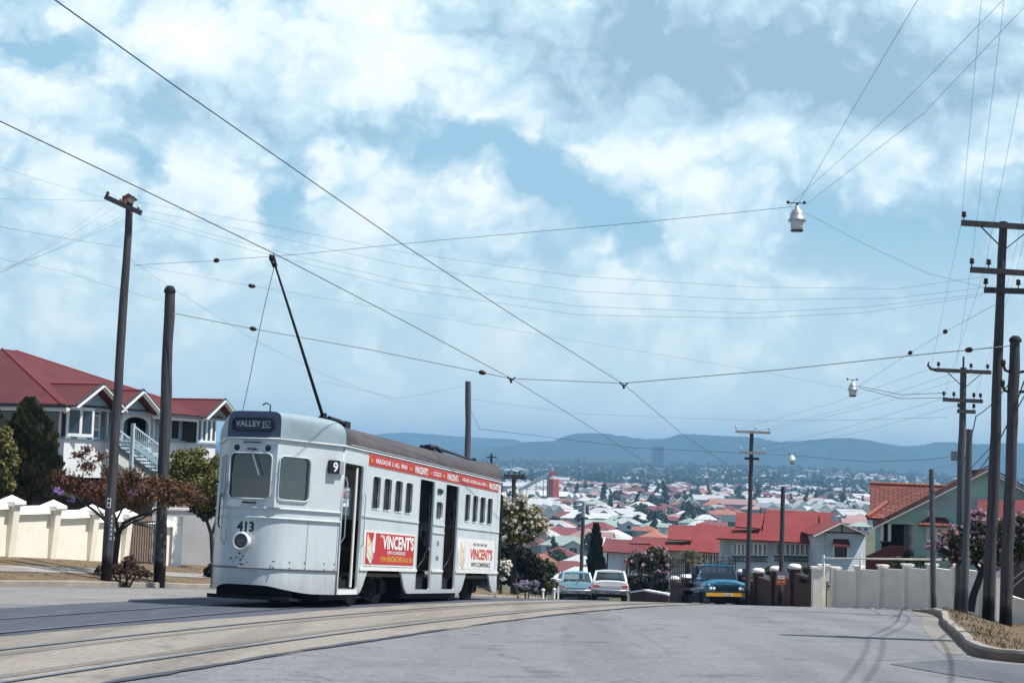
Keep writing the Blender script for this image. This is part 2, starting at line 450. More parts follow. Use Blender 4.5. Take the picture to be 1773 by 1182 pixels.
    skys = t.mix(1.0, sky.outputs[0], (0.044, 0.060, 0.079), 'MULTIPLY')
    skys = t.mix(t.math('MULTIPLY_ADD', clr, -0.62, 0.72), skys, srgb(170, 214, 234))
    col = t.mix(mask, skys, ccol); col = t.mix(t.math('MULTIPLY', low, 0.75), col, srgb(232, 246, 244))
    t.link(col, bg.inputs['Color']); bg.inputs['Strength'].default_value = 1.0
    w.cycles.sampling_method = 'MANUAL'; w.cycles.sample_map_resolution = 512
build_world()

# the summer air between the hill and the ranges
hz = MB().box(-11000, 11000, -400, 8300, -31, 190)
hm = bpy.data.materials.new('summer_haze'); hm.use_nodes = True
ht = NT(hm); ht.n.remove(ht.n['Principled BSDF'])
pv = ht.new('ShaderNodeVolumePrincipled')
pv.inputs['Color'].default_value = (0.33, 0.64, 0.96, 1); pv.inputs['Density'].default_value = 2.1e-4; pv.inputs['Anisotropy'].default_value = 0.0
ht.link(pv.outputs[0], ht.n['Material Output'].inputs['Volume'])
o = hz.build('haze', hm); tag(o, kind='stuff')

# ================================================================== kerb lines and street surfaces
KL = [(-60, 2), (-40, 14), (-28, 22.5), (-18, 29.5), (-12.5, 33), (-10.5, 34.8), (-9.2, 38.5), (-7.6, 43), (-4.7, 52), (-1.6, 61), (0.4, 70), (1.8, 78), (2.6, 90), (3.5, 110), (5.5, 150), (9, 210), (12, 262)]
KR = [(60, 17.0), (30, 17.2), (14, 17.3), (8, 17.35), (6.45, 17.6), (5.85, 18.0), (5.6, 18.6), (5.75, 19.6), (6.3, 22), (7.35, 26.5), (8.55, 31), (9.55, 36), (10.2, 42), (10.5, 50), (10.4, 60), (10.1, 70), (9.8, 80), (9.9, 100), (11, 140), (14, 200), (17, 262)]
def resample(P, step):
    P = [V((x, y)) for x, y in P]
    # Catmull-Rom then even spacing
    pts = []
    for i in range(len(P) - 1):
        a, b, c, d = P[max(i - 1, 0)], P[i], P[i + 1], P[min(i + 2, len(P) - 1)]
        n = max(2, int((c - b).length / step))
        for k in range(n):
            t = k / n
            pts.append(0.5 * ((2 * b) + (c - a) * t + (2 * a - 5 * b + 4 * c - d) * t * t + (3 * b - a - 3 * c + d) * t ** 3))
    pts.append(P[-1]); return pts
kl, kr = resample(KL, 0.8), resample(KR, 0.5)
def normals(pts):
    out = []
    for i in range(len(pts)):
        d = (pts[min(i + 1, len(pts) - 1)] - pts[max(i - 1, 0)]).normalized(); out.append(V((d.y, -d.x)))
    return out
def xk(line, Y):      # X of a kerb line at Y (beyond the corner)
    best = None
    for a, b in zip(line, line[1:]):
        if a.y <= Y <= b.y and a.y >= 17.9:
            t = (Y - a.y) / max(1e-6, b.y - a.y); best = a.x + (b.x - a.x) * t
    return best

def ribbon(name, pts, offs, zf, material, kind='structure', closed=False):
    """sheet following a plan line; offs are sideways offsets (right positive); zf(x, y, k) gives height of column k"""
    nm = normals(pts); mb = MB(); vs = []; k = len(offs)
    for p, n in zip(pts, nm):
        for j, o_ in enumerate(offs):
            q = p + n * o_; vs.append((q.x, q.y, zf(q.x, q.y, j)))
    fs = [(i * k + j, i * k + j + 1, (i + 1) * k + j + 1, (i + 1) * k + j) for i in range(len(pts) - 1) for j in range(k - 1)]
    mb.add(vs, fs); o = mb.build(name, material); o['kind'] = kind
    return o

# -------- asphalt: bleached blue-grey with patches, tar and wheel marks
def asphalt(name, c0, c1, patch, scale=1.0, crack=0.5, oil=0.3):
    m, t, b = new_mat(name)
    tc = t.new('ShaderNodeTexCoord').outputs['Object']
    big = t.noise(t.mapping(tc, (0.25, 0.12, 1), rot=(0, 0, -0.28)), 1.0, 6, 0.62, 0.3)
    mid = t.noise(tc, 1.7, 6, 0.7)
    fine = t.noise(tc, 55, 3, 0.7)
    c = t.mix(t.ramp(big, 0.32, 0.68), c0, c1)
    c = t.mix(t.ramp(mid, 0.38, 0.68, 0, 0.7), c, patch)
    blot = t.noise(t.mapping(tc, (0.5, 0.35, 1), loc=(7, 3, 0)), 1.0, 7, 0.75, 0.8); c = t.mix(t.ramp(blot, 0.55, 0.61, 0, 0.5), c, tuple(x * 0.72 for x in c0)); c = t.mix(t.ramp(blot, 0.40, 0.34, 0, 0.3), c, tuple(min(1, x * 1.15) for x in c1))
    track = t.noise(t.mapping(tc, (1.1, 0.03, 1), rot=(0, 0, -0.30)), 1.0, 4, 0.6)
    c = t.mix(t.ramp(track, 0.5, 0.66, 0, oil * 1.4), c, tuple(x * 0.55 for x in c0))
    vo = t.new('ShaderNodeTexVoronoi', feature='DISTANCE_TO_EDGE'); vo.inputs['Scale'].default_value = 0.33
    wv = t.new('ShaderNodeVectorMath', operation='ADD'); nz = t.new('ShaderNodeTexNoise'); nz.inputs['Scale'].default_value = 1.2
    t.link(tc, nz.inputs['Vector']); t.link(tc, wv.inputs[0]); t.link(nz.outputs['Color'], wv.inputs[1]); t.link(wv.outputs[0], vo.inputs['Vector'])
    ck = t.math('MULTIPLY', t.ramp(vo.outputs['Distance'], 0.010, 0.026, 1, 0), t.ramp(mid, 0.45, 0.6))
    c = t.mix(t.math('MULTIPLY', ck, min(1, crack * 1.5)), c, tuple(x * 0.4 for x in c0))
    grit = t.noise(tc, 16, 5, 0.9)
    c = t.mix(t.ramp(grit, 0.48, 0.64, 0, 0.8), c, tuple(x * 0.62 for x in c0)); c = t.mix(t.ramp(grit, 0.48, 0.32, 0, 0.5), c, tuple(min(1, x * 1.32) for x in c1))
    c = t.mix(t.ramp(fine, 0.3, 0.7, 0, 0.5), c, t.mix(0.5, c, tuple(x * 0.6 for x in c0)))
    t.link(c, b.inputs['Base Color']); b.inputs['Roughness'].default_value = 0.85; b.inputs['Specular IOR Level'].default_value = 0.25
    bp = t.new('ShaderNodeBump'); bp.inputs['Strength'].default_value = 0.35; bp.inputs['Distance'].default_value = 0.01
    t.link(fine, bp.inputs['Height']); t.link(bp.outputs[0], b.inputs['Normal'])
    return m
M_ASPH = asphalt('bleached_asphalt', (0.20, 0.202, 0.208), (0.268, 0.267, 0.268), (0.172, 0.175, 0.184))
M_DARK = asphalt('dark_asphalt', (0.085, 0.094, 0.12), (0.118, 0.127, 0.152), (0.09, 0.097, 0.117), oil=0.4)
M_TRACK = asphalt('track_concrete', (0.285, 0.25, 0.212), (0.365, 0.325, 0.278), (0.255, 0.232, 0.205), crack=0.35, oil=0.5)
M_CONC = mat('kerb_concrete', (0.31, 0.275, 0.235), 0.8, 0.25, 1.5, bump=0.4, bscale=25, streak=0.4, dirt=(0.14, 0.12, 0.10))
M_KFACE = mat('stained_shaded_kerb_face', (0.20, 0.135, 0.105), 0.9, 0.25, 2, bump=0.4, bscale=20)  # earth stain, with the shade of the face also put into the colour
M_GUT = asphalt('gutter_concrete', (0.245, 0.225, 0.205), (0.31, 0.285, 0.255), (0.235, 0.222, 0.208), crack=0.2, oil=0.3)

def grass_ground(name, c0, c1, c2):
    m, t, b = new_mat(name)
    tc = t.new('ShaderNodeTexCoord').outputs['Object']
    a = t.noise(tc, 1.6, 9, 0.78, 0.5); f = t.noise(tc, 17, 5, 0.8)
    c = t.mix(t.ramp(a, 0.4, 0.6), c0, c1); c = t.mix(t.ramp(f, 0.45, 0.65, 0, 0.8), c, c2)
    t.link(c, b.inputs['Base Color']); b.inputs['Roughness'].default_value = 0.95; b.inputs['Specular IOR Level'].default_value = 0.1
    bp = t.new('ShaderNodeBump'); bp.inputs['Strength'].default_value = 0.9; bp.inputs['Distance'].default_value = 0.06
    t.link(f, bp.inputs['Height']); t.link(bp.outputs[0], b.inputs['Normal']); return m
M_VERGE = grass_ground('dry_verge', (0.185, 0.135, 0.085), (0.27, 0.20, 0.13), (0.115, 0.09, 0.052))
M_LAWN = grass_ground('brown_lawn', (0.145, 0.098, 0.075), (0.185, 0.13, 0.098), (0.11, 0.085, 0.058))

# -------- ground sheet to the horizon
def hash2(i, j):
    x = sin(i * 127.1 + j * 311.7) * 43758.5453; return x - math.floor(x)
def vnoise(x, y):
    i, j = math.floor(x), math.floor(y); u, v = x - i, y - j
    u, v = u * u * (3 - 2 * u), v * v * (3 - 2 * v)
    a, b, c, d = hash2(i, j), hash2(i + 1, j), hash2(i, j + 1), hash2(i + 1, j + 1)
    return a + (b - a) * u + (c - a) * v + (a - b - c + d) * u * v
def H(X, Y):
    z = G(Y)
    if Y > 280: z += sstep(280, 500, Y) * (vnoise(X / 170 + 3, Y / 170) - 0.5) * 3.0
    if Y > 1500: z += sstep(1500, 2600, Y) * (vnoise(X / 600 + 7, Y / 700) - 0.5) * 16 - sstep(100, 1500, X) * 6 * sstep(1800, 3300, Y)
    return z - 0.3
ys = [-120, -60, -30, -15] + [-8 + 1.5 * i for i in range(70)] + [100 + 6 * i for i in range(34)] + [304 + 30 * i for i in range(46)] + [1684 + 110 * i for i in range(40)] + [6200, 7000, 8000]
xs_ = sorted(set([-6000, -3500, -2000, -1200, -700, -400, -250, -150] + [-100 + 10 * i for i in range(21)] + [130 + 60 * i for i in range(20)] + [1400, 1600, 1900, 2300, 2800, 3500, 4500, 6000]))
mb = MB(); nx = len(xs_)
mb.add([(x, y, H(x, y)) for y in ys for x in xs_], [(j * nx + i, j * nx + i + 1, (j + 1) * nx + i + 1, (j + 1) * nx + i) for j in range(len(ys) - 1) for i in range(nx - 1)])
m, t, b = new_mat('suburban_ground')
tc = t.new('ShaderNodeTexCoord').outputs['Object']
n1 = t.noise(tc, 0.02, 8, 0.7); n2 = t.noise(tc, 0.09, 6, 0.7)
c = t.mix(t.ramp(n1, 0.35, 0.65), (0.055, 0.075, 0.035), (0.14, 0.125, 0.075)); c = t.mix(t.ramp(n2, 0.5, 0.75, 0, 0.6), c, (0.16, 0.15, 0.12))
t.link(c, b.inputs['Base Color']); b.inputs['Roughness'].default_value = 0.95; b.inputs['Specular IOR Level'].default_value = 0.1
structure(mb.build('ground', m))

# -------- road sheet between the kerbs, spreading over the whole junction
mb = MB()
def road_strip(Y0, Y1, n, xl, xr, nxx=10):
    vs = []
    for i in range(n + 1):
        Y = Y0 + (Y1 - Y0) * i / n
        a, c_ = xl(Y), xr(Y)
        for j in range(nxx + 1): vs.append((a + (c_ - a) * j / nxx, Y, G(Y)))
    k = nxx + 1
    mb.add(vs, [(i * k + j, i * k + j + 1, (i + 1) * k + j + 1, (i + 1) * k + j) for i in range(n) for j in range(nxx)])
def klx(Y):
    for a, b in zip(kl, kl[1:]):
        if a.y <= Y <= b.y: return a.x + (b.x - a.x) * (Y - a.y) / max(1e-6, b.y - a.y)
    return -60 if Y < kl[0].y else kl[-1].x
road_strip(-30, 2.0, 14, lambda Y: -60, lambda Y: 60)
road_strip(2.0, 17.5, 24, lambda Y: klx(Y) - 0.05, lambda Y: 60)
road_strip(17.5, 18.7, 6, lambda Y: klx(Y) - 0.05, lambda Y: min(p.x for p in kr if p.y < Y + 0.35) + 0.05 if Y < 18.2 else 5.75)
road_strip(18.7, 100, 150, lambda Y: klx(Y) - 0.05, lambda Y: xk(kr, Y) + 0.05)
road_strip(100, 262, 60, lambda Y: klx(Y) - 0.05, lambda Y: xk(kr, Y) + 0.05)
structure(mb.build('road', M_ASPH))

# kerbs: a real step with a rounded front edge
def kerb(name, pts, side):
    nm = normals(pts); mb = MB(); vs = []
    prof = [(0.0, -0.25), (0.0, 0.10), (0.015, 0.135), (0.12, 0.14), (0.12, -0.25)] if side > 0 else [(0.0, -0.25), (0.0, 0.115), (0.02, 0.135), (0.16, 0.14), (0.16, -0.25)]
    for i, (p, n) in enumerate(zip(pts, nm)):
        jz = 0.006 * sin(i * 1.7) + (-0.012 if i % 6 == 0 else 0)
        for o_, z in prof:
            q = p + n * o_ * side; vs.append((q.x, q.y, G(q.y) + (z * (1 - 0.85 * sstep(33, 40, q.y) * (side > 0)) + jz if z > 0 else z)))
    k = len(prof)
    mb.add(vs, [(i * k + j, i * k + j + 1, (i + 1) * k + j + 1, (i + 1) * k + j) for i in range(len(pts) - 1) for j in range(k - 1)])
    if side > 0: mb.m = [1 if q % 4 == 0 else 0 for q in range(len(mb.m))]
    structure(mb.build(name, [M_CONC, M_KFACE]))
kerb('kerb', kl, -1); kerb('kerb', kr, 1)
ribbon('gutter', [p for p in kr if 18.9 < p.y < 36], [-0.34, -0.17, 0.0], lambda x, y, k: G(y) + 0.004, M_GUT)
ribbon('gutter', [p for p in kl if 20 < p.y < 100], [0.0, 0.25, 0.45], lambda x, y, k: G(y) + 0.004, M_GUT)

# tram tracks: tx1 = near rail of the far track (under the tram), B and C = rails of the near track
def integ(x0, y0, slope):
    tab = {}; step = 0.25
    y, x = y0, x0
    while y < 262: tab[round(y / step)] = x; x += slope(y) * step; y += step
    y, x = y0, x0
    while y > -16: tab[round(y / step)] = x; x -= slope(y) * step; y -= step
    def f(Y):
        k = Y / step; i = math.floor(k); i = max(min(tab), min(max(tab) - 1, i)); return tab[i] + (tab[i + 1] - tab[i]) * (k - i)
    return f
bend = lambda Y: 1 - 0.72 * sstep(40, 68, Y)
railA = integ(-3.2, 26.3, lambda Y: (0.277 + 0.10 * sstep(22, 14, Y) if Y < 22 else 0.277) * bend(Y))
railA2 = lambda Y: railA(Y) - 1.49
railB = integ(-3.56, 20.0, lambda Y: 0.313 * bend(Y))
railC = lambda Y: railB(Y) + 1.80
def yrib(name, Y0, Y1, step, xl, xr, lift, material, nxx=1, wob=0.0, seed=0):
    rnd = random.Random(seed); mb = MB(); vs = []; n = int((Y1 - Y0) / step); wl = wr = 0
    for i in range(n + 1):
        Y = Y0 + (Y1 - Y0) * i / n
        wl = 0.6 * wl + rnd.uniform(-wob, wob); wr = 0.6 * wr + rnd.uniform(-wob, wob)
        a, c_ = xl(Y) + wl, xr(Y) + wr
        for j in range(nxx + 1): vs.append((a + (c_ - a) * j / nxx, Y, G(Y) + lift))
    k = nxx + 1
    mb.add(vs, [(i * k + j, i * k + j + 1, (i + 1) * k + j + 1, (i + 1) * k + j) for i in range(n) for j in range(nxx)])
    return structure(mb.build(name, material))
yrib('dark_asphalt_strip', -10, 90, 0.4, lambda Y: max(klx(Y) + 0.7 if Y > 4 else -50, railA2(Y) - 1.65), lambda Y: railB(Y) - 0.4, 0.004, M_DARK, 3, 0.05, 4)
M_PALE = asphalt('pale_asphalt', (0.25, 0.238, 0.228), (0.32, 0.30, 0.285), (0.235, 0.225, 0.218))
yrib('pale_asphalt_strip', 24, 80, 0.4, lambda Y: min(klx(Y) + 1.5, railA2(Y) - 1.75), lambda Y: railA2(Y) - 1.7, 0.003, M_PALE, 2, 0.05, 14)
yrib('track_bed', -10, 100, 0.35, lambda Y: railB(Y) - 0.85 - 0.25 * sstep(24, 14, Y), lambda Y: railC(Y) + 0.72, 0.008, M_TRACK, 3, 0.06, 5)
M_TAR = mat('tar_seam', (0.055, 0.06, 0.08), 0.6, 0.3, 4)
M_RAIL = mat('worn_rail', (0.20, 0.23, 0.29), 0.42, 0.15, 3, metal=0.55, spec=0.4)
M_GROOVE = mat('flange_groove', (0.03, 0.03, 0.035), 0.9, 0.2, 3)
yrib('tar_seam', -6, 60, 0.3, lambda Y: railC(Y) + 0.69, lambda Y: railC(Y) + 0.78, 0.012, M_TAR, 1, 0.035, 6)
for f, w in ((railA, 0.04), (railA2, 0.03), (railB, 0.05), (railC, 0.045)):
    yrib('tram_rail', -10, 110, 0.8, lambda Y: f(Y) - w, lambda Y: f(Y) + w * 0.4, 0.016, M_RAIL)
    yrib('rail_groove', -10, 110, 0.8, lambda Y: f(Y) + w * 0.45, lambda Y: f(Y) + w * 0.45 + 0.035, 0.015, M_GROOVE)
for k_, f in enumerate((railB, railC)):       # paler worn strips either side of the rails
    sg = 1 if k_ == 0 else -1
    yrib('wheel_worn_band', -10, 100, 0.4, lambda Y: f(Y) + sg * 0.30 - 0.09, lambda Y: f(Y) + sg * 0.30 + 0.09, 0.012, M_GUT if 0 else asphalt('worn_band', (0.20, 0.185, 0.165), (0.24, 0.22, 0.20), (0.2, 0.19, 0.18), crack=0.2) if k_ == 0 else bpy.data.materials['worn_band'], 1, 0.02, 9 + k_)
# resealed patches in the near carriageway
def patch(name, poly, lift, material):
    mb = MB(); mb.add([(x, y, G(y) + lift) for x, y in poly], [tuple(range(len(poly)))]); structure(mb.build(name, material))
M_PATCH = asphalt('patched_asphalt', (0.125, 0.135, 0.155), (0.15, 0.158, 0.175), (0.13, 0.135, 0.15), crack=0.1)
patch('road_patch', [(-0.95, 13.72), (-0.3, 13.95), (0.35, 13.75), (0.6, 13.4), (0.2, 12.9), (-0.8, 12.9), (-1.1, 13.3)], 0.004, M_PATCH)
patch('road_patch', [(4.2, 17.2), (5.2, 18.2), (5.5, 17.8), (6.2, 17.25), (9, 16.9), (9, 14.8), (6, 14.6), (4.9, 15.3), (4.5, 16.2)], 0.006, M_PATCH)

# -------- verges, footpath, lawn
WALLDIR = V((0.302, 0.953)); WALL0 = V((-13.1, 40.0)); WALLN = V((0.953, -0.302))
def dist_wall(x, y): return (V((x, y)) - WALL0).dot(WALLN)      # positive on the street side
def z_left(x, y):
    d = max(0.0, (klx(y) - x) * 0.93)
    return G(y) + 0.14 + 0.13 * min(d, 5)
vl = [p for p in kl if p.y < 150]
ribbon('verge', vl, [-9, -5.0, -4.0, -3.2, -2.4, -1.6, -0.9, -0.4, -0.15], lambda x, y, k: z_left(x, y) if k < 8 else G(y) + 0.138, M_VERGE)
ribbon('footpath', [p for p in kl if 34 < p.y < 60], [-2.3, -1.25], lambda x, y, k: z_left(x, y) + 0.012, mat('footpath_concrete', (0.27, 0.25, 0.23), 0.85, 0.25, 1.2))
mb = MB(); vs = []
tt = [-30 + 3 * i for i in range(26)]; dd = [0.12, 0.6, 1.5, 3, 5, 7, 9, 11, 14, 20, 30, 50]
for a in tt:
    for d in dd:
        p = WALL0 + WALLDIR * a - WALLN * d
        zw = G(WALL0.y + a * 0.953) + 0.55 + 0.4
        zz = max(zw, -0.25 + 0.105 * d) if d < 11.4 else 0.95 + (d - 11.4) * 0.02
        zz = zw * (1 - sstep(0.1, 4, d)) + zz * sstep(0.1, 4, d)
        if a > 7: zz = min(zz, G(p.y) + 0.55 + 0.45 * max(0, d - 8))
        vs.append((p.x, p.y, zz))
k = len(dd)
mb.add(vs, [(i * k + j, i * k + j + 1, (i + 1) * k + j + 1, (i + 1) * k + j) for i in range(len(tt) - 1) for j in range(k - 1)])
structure(mb.build('lawn', M_LAWN))
def z_right(x, y):
    k_ = xk(kr, y) if y > 18.7 else 5.6
    d = max(0, (x - k_) * 0.95) if y > 18.7 else 1
    return G(y) + 0.135 * (1 - 0.85 * sstep(33, 40, y)) - 0.30 * sstep(0.15, 1.6, d)
vr = [p for p in kr if 17.9 < p.y < 150]
ribbon('verge', vr, [0.115, 0.3, 0.6, 1.0, 1.5, 2.2, 3.2, 4.5, 7], lambda x, y, k: z_right(x, y) if y > 18.9 else G(y) + 0.135 - 0.03 * k, M_VERGE)
mb = MB()
mb.add([(x, y, G(y) + 0.13 - 0.05 * j - 0.02 * i) for j, y in enumerate((17.55, 18.3, 20, 24, 30)) for i, x in enumerate((6.4, 8, 11, 20, 60))], [(j * 5 + i, j * 5 + i + 1, (j + 1) * 5 + i + 1, (j + 1) * 5 + i) for j in range(4) for i in range(4)])
structure(mb.build('verge', M_VERGE))

# -------- the far ranges
def range_mesh(name, ridge, Y0, Y1, material, rough):
    """ridge: photograph skyline points; the hill rises from Y0 and crests at Y1"""
    sky_ = [(px, at(px, py, Y1).z, at(px, py, Y1).x) for px, py in ridge]
    tab = [(x, z) for _, z, x in sky_]
    mb = MB(); vs = []; NX, NY = 260, 26
    x0, x1 = tab[0][0], tab[-1][0]
    for j in range(NY + 1):
        f = j / NY
        for i in range(NX + 1):
            x = x0 + (x1 - x0) * i / NX
            top = smooth_tab(tab, x)
            y = Y0 + (Y1 - Y0) * min(f * 1.25, 1.25)
            prof = sin(min(f * 1.25, 1.0) * pi / 2) ** 1.3 if f <= 0.8 else 1 - (f - 0.8) * 0.9
            base = -25
            spur = (vnoise(x / 300 + 1, y / 900) - 0.5) * 130 * sin(min(f * 1.25, 1) * pi) + (vnoise(x / 90, y / 260) - 0.5) * 34 * sin(min(f * 1.25, 1) * pi)
            fuzz = (hash2(i, j * 7) - 0.5) * rough
            vs.append((x, y, base + (top - base) * prof + spur * 0.8 + fuzz))
    k = NX + 1
    mb.add(vs, [(j * k + i, j * k + i + 1, (j + 1) * k + i + 1, (j + 1) * k + i) for j in range(NY) for i in range(NX)], smooth=True)
    return structure(mb.build(name, material))
m, t, b = new_mat('forested_range')
tc = t.new('ShaderNodeTexCoord').outputs['Object']
n1 = t.noise(tc, 0.012, 8, 0.75); n2 = t.noise(t.mapping(tc, (0.0016, 0.004, 0.004)), 1, 5, 0.6)
c = t.mix(t.ramp(n1, 0.35, 0.65), (0.014, 0.026, 0.014), (0.06, 0.07, 0.04)); c = t.mix(t.ramp(n2, 0.62, 0.72, 0, 0.4), c, (0.15, 0.13, 0.09))
t.link(c, b.inputs['Base Color']); b.inputs['Roughness'].default_value = 1.0; b.inputs['Specular IOR Level'].default_value = 0.0
range_mesh('hills', [(300, 812), (560, 800), (700, 795), (800, 788), (860, 783), (900, 777), (950, 768), (975, 757), (1000, 752), (1040, 752), (1085, 756), (1120, 759), (1150, 758), (1178, 751), (1200, 752), (1250, 760), (1300, 765), (1380, 770), (1450, 768), (1500, 769), (1560, 772), (1600, 770), (1625, 765), (1660, 772), (1773, 790), (1900, 800)], 4400, 6000, m, 5)
range_mesh('hills', [(200, 775), (400, 765), (560, 757), (640, 752), (700, 748), (760, 752), (850, 760), (960, 772), (1100, 790)], 6300, 7600, m, 4)
BAN_U = [1.22, 1.36, 1.46, 2.26, 2.32, 2.4, 2.45, 2.75, 2.81, 3.17, 3.3, 3.48, 3.6, 4.4, 4.52, 4.64, 4.72, 5.25, 5.35, 5.53, 5.63, 6.43, 6.49, 6.63, 6.68, 8.44, 8.5, 8.62, 8.68, 9.48]
# ================================================================== the tram
TA = V((0.26639564, 0.96182604, -0.06264203)); TN = V((0.96371873, -0.26691985, 0)); TU = V((0.01672040, 0.06036929, 0.99803606))
TP0 = V((-2.80612812, 26.18575323, -0.55363418))
TM = Matrix(((TA.x, -TN.x, TU.x, TP0.x), (TA.y, -TN.y, TU.y, TP0.y), (TA.z, -TN.z, TU.z, TP0.z), (0, 0, 0, 1)))
def tw(u, v, w): return TP0 + TA * u + TN * v + TU * w      # tram coordinates to world
tram = thing('tram', 'pale grey tram numbered 413 with a dark roof and red advertising, standing on the rails', 'tram', TP0, rot=TM.to_3x3().to_euler())
def P(u, v, w): return V((u, -v, w))
WB = 2.25
M_TRAM = mat('tram_white', (0.565, 0.62, 0.63), 0.42, 0.07, 0.9, col2=(0.50, 0.56, 0.58), streak=0.4, dirt=(0.26, 0.27, 0.27), spec=0.4, bump=0.06, bscale=2.2)
def low_grime(m):
    """road dirt that collects on the lowest panels, with rain streaks"""
    t = NT(m); b = t.n['Principled BSDF']; src = b.inputs['Base Color'].links[0].from_socket
    tc = t.new('ShaderNodeTexCoord').outputs['Object']; s = t.new('ShaderNodeSeparateXYZ'); t.link(tc, s.inputs[0])
    n = t.noise(t.mapping(tc, (4, 4, 1.2)), 1.5, 6, 0.7); h = t.math('ADD', s.outputs[2], t.math('MULTIPLY', t.math('SUBTRACT', n, 0.5), 0.9))
    t.link(t.mix(t.ramp(h, 0.5, 0.0, 0, 0.5), src, (0.27, 0.255, 0.235)), b.inputs['Base Color'])
low_grime(M_TRAM)
M_CAP = mat('tram_dome_grey', (0.27, 0.35, 0.385), 0.45, 0.16, 2.0, streak=0.5, dirt=(0.15, 0.17, 0.18))
M_CAPD = mat('tram_dome_front', (0.075, 0.10, 0.165), 0.45, 0.1, 2.0)
M_ROOF = mat('tram_roof_brown', (0.068, 0.058, 0.062), 0.75, 0.25, 1.4, col2=(0.095, 0.085, 0.085), bump=0.2)
M_TDARK = mat('tram_underframe', (0.012, 0.012, 0.015), 0.8, 0.3, 3)
M_BLK = mat('black_paint', (0.015, 0.015, 0.02), 0.5, 0.1, 5)
M_NUM = mat('number_black', (0.02, 0.025, 0.04), 0.5, 0.05, 5)
M_RED = mat('advert_red', (0.50, 0.035, 0.04), 0.4, 0.06, 3)
M_ADW = mat('advert_white', (0.78, 0.77, 0.73), 0.4, 0.04, 3)
M_ADY = mat('advert_yellow', (0.72, 0.42, 0.07), 0.45, 0.05, 3)
M_ADT = mat('advert_orange_red', (0.62, 0.08, 0.05), 0.45, 0.05, 3)
M_LETW = mat('letter_white', (0.80, 0.80, 0.78), 0.5, 0.03, 3)
M_LETG = mat('blind_letter_grey', (0.50, 0.55, 0.60), 0.5, 0.05, 3)
M_TGLASS = glass_mat('tram_window_glass', (0.016, 0.018, 0.023), 0.1)
M_WS = clear_glass('windscreen_glass', (0.86, 0.85, 0.83), 0.10)
M_CHROME = mat('bright_metal', (0.55, 0.57, 0.6), 0.3, 0.1, 5, metal=0.9)
M_GALV = mat('handrail_grey', (0.42, 0.45, 0.48), 0.4, 0.1, 5, metal=0.4)
M_INT = mat('saloon_brown', (0.075, 0.052, 0.036), 0.6, 0.15, 2)
M_INTL = mat('saloon_cream', (0.22, 0.20, 0.16), 0.6, 0.1, 2)
M_OLV = mat('bulkhead_olive', (0.60, 0.48, 0.30), 0.55, 0.08, 2)
M_TEAL = mat('seat_teal', (0.02, 0.16, 0.12), 0.5, 0.1, 4)

# --- right-hand side
MR = frame_M((0, 0, 0), (1, 0, 0), (0, 0, 1))                       # plate x=u, y=w, +z outwards (camera side)
def arch(u0, u1):
    prof = [(0.0, 0.0), (0.12, 0.05), (0.22, 0.14), (0.31, 0.27), (0.39, 0.37), (0.47, 0.42)]
    return [(u0 + a, b) for a, b in prof] + [(u1 - a, b) for a, b in reversed(prof)]
side_out = [(0.012, 0)] + arch(1.0, 3.6) + arch(6.93, 9.46) + [(9.75, 0), (9.75, 2.46), (0.012, 2.46)]
wins = [(1.42, 1.83), (2.0, 2.42), (2.6, 3.015), (3.195, 3.605), (7.015, 7.39), (7.58, 7.965), (8.135, 8.55), (8.705, 9.11)]
doors = [(0.06, 0.94, 0.09, 2.19), (4.06, 4.93, 0.07, 2.175), (5.70, 6.55, 0.07, 2.175)]
holes = [rrect(a, b, 1.48, 2.06, 0.06) for a, b in wins] + [rrect(a, b, c, d, 0.04) for a, b, c, d in doors]
holes += [rrect(5.11, 5.53, 1.925, 2.06, 0.05), rrect(5.11, 5.525, 1.455, 1.795, 0.06)]
plate('side_panel', [side_out] + holes, MR, M_TRAM, tram, 0.04)
# thin lips round the openings
def lip(poly, M, r=0.011):
    pts = [M @ V((x, y, 0.022)) for x, y in poly]; pts.append(pts[0]); return pts
for a, b in wins:
    plate('window', [rrect(a - 0.02, b + 0.02, 1.46, 2.08, 0.06)], MR @ Matrix.Translation((0, 0, -0.035)), M_TGLASS, tram, 0.008)
    wo = [c for c in tram.children][-1]
    mb = MB(); mb.tube(lip(rrect(a, b, 1.48, 2.06, 0.06), MR), 0.010, 4); mb.build('window_surround', M_TRAM, wo)
for (a, b, c, d) in ((5.11, 5.53, 1.925, 2.06), (5.11, 5.525, 1.455, 1.795)):
    plate('window', [rrect(a - 0.02, b + 0.02, c - 0.02, d + 0.02, 0.06)], MR @ Matrix.Translation((0, 0, -0.03)), glass_mat('pillar_glass', (0.06, 0.07, 0.08), 0.2), tram, 0.008)
mb = MB()
mb.beam(P(0.98, 0.028, 1.34), P(4.04, 0.028, 1.34), 0.02, 0.03); mb.beam(P(6.57, 0.028, 1.34), P(9.75, 0.028, 1.34), 0.02, 0.03)
mb.beam(P(4.95, 0.028, 1.34), P(5.68, 0.028, 1.34), 0.02, 0.025); mb.beam(P(4.95, 0.028, 1.18), P(5.68, 0.028, 1.18), 0.02, 0.025)
mb.build('belt_rail', M_TRAM, tram)
mb = MB()
mb.beam(P(0.98, 0.03, 0.435), P(4.04, 0.03, 0.435), 0.03, 0.05); mb.beam(P(6.57, 0.03, 0.435), P(9.75, 0.03, 0.435), 0.03, 0.05); mb.beam(P(4.95, 0.03, 0.435), P(5.68, 0.03, 0.435), 0.03, 0.04)
mb.build('floor_rail', M_ADW, tram)
for u in (1.02, 4.03, 4.97, 5.66, 6.6, 9.5): mb = MB(); mb.box(u - 0.006, u + 0.006, -0.0225, -0.0205, 0.02, 2.22); mb.build('panel_joint', M_GALV, tram)
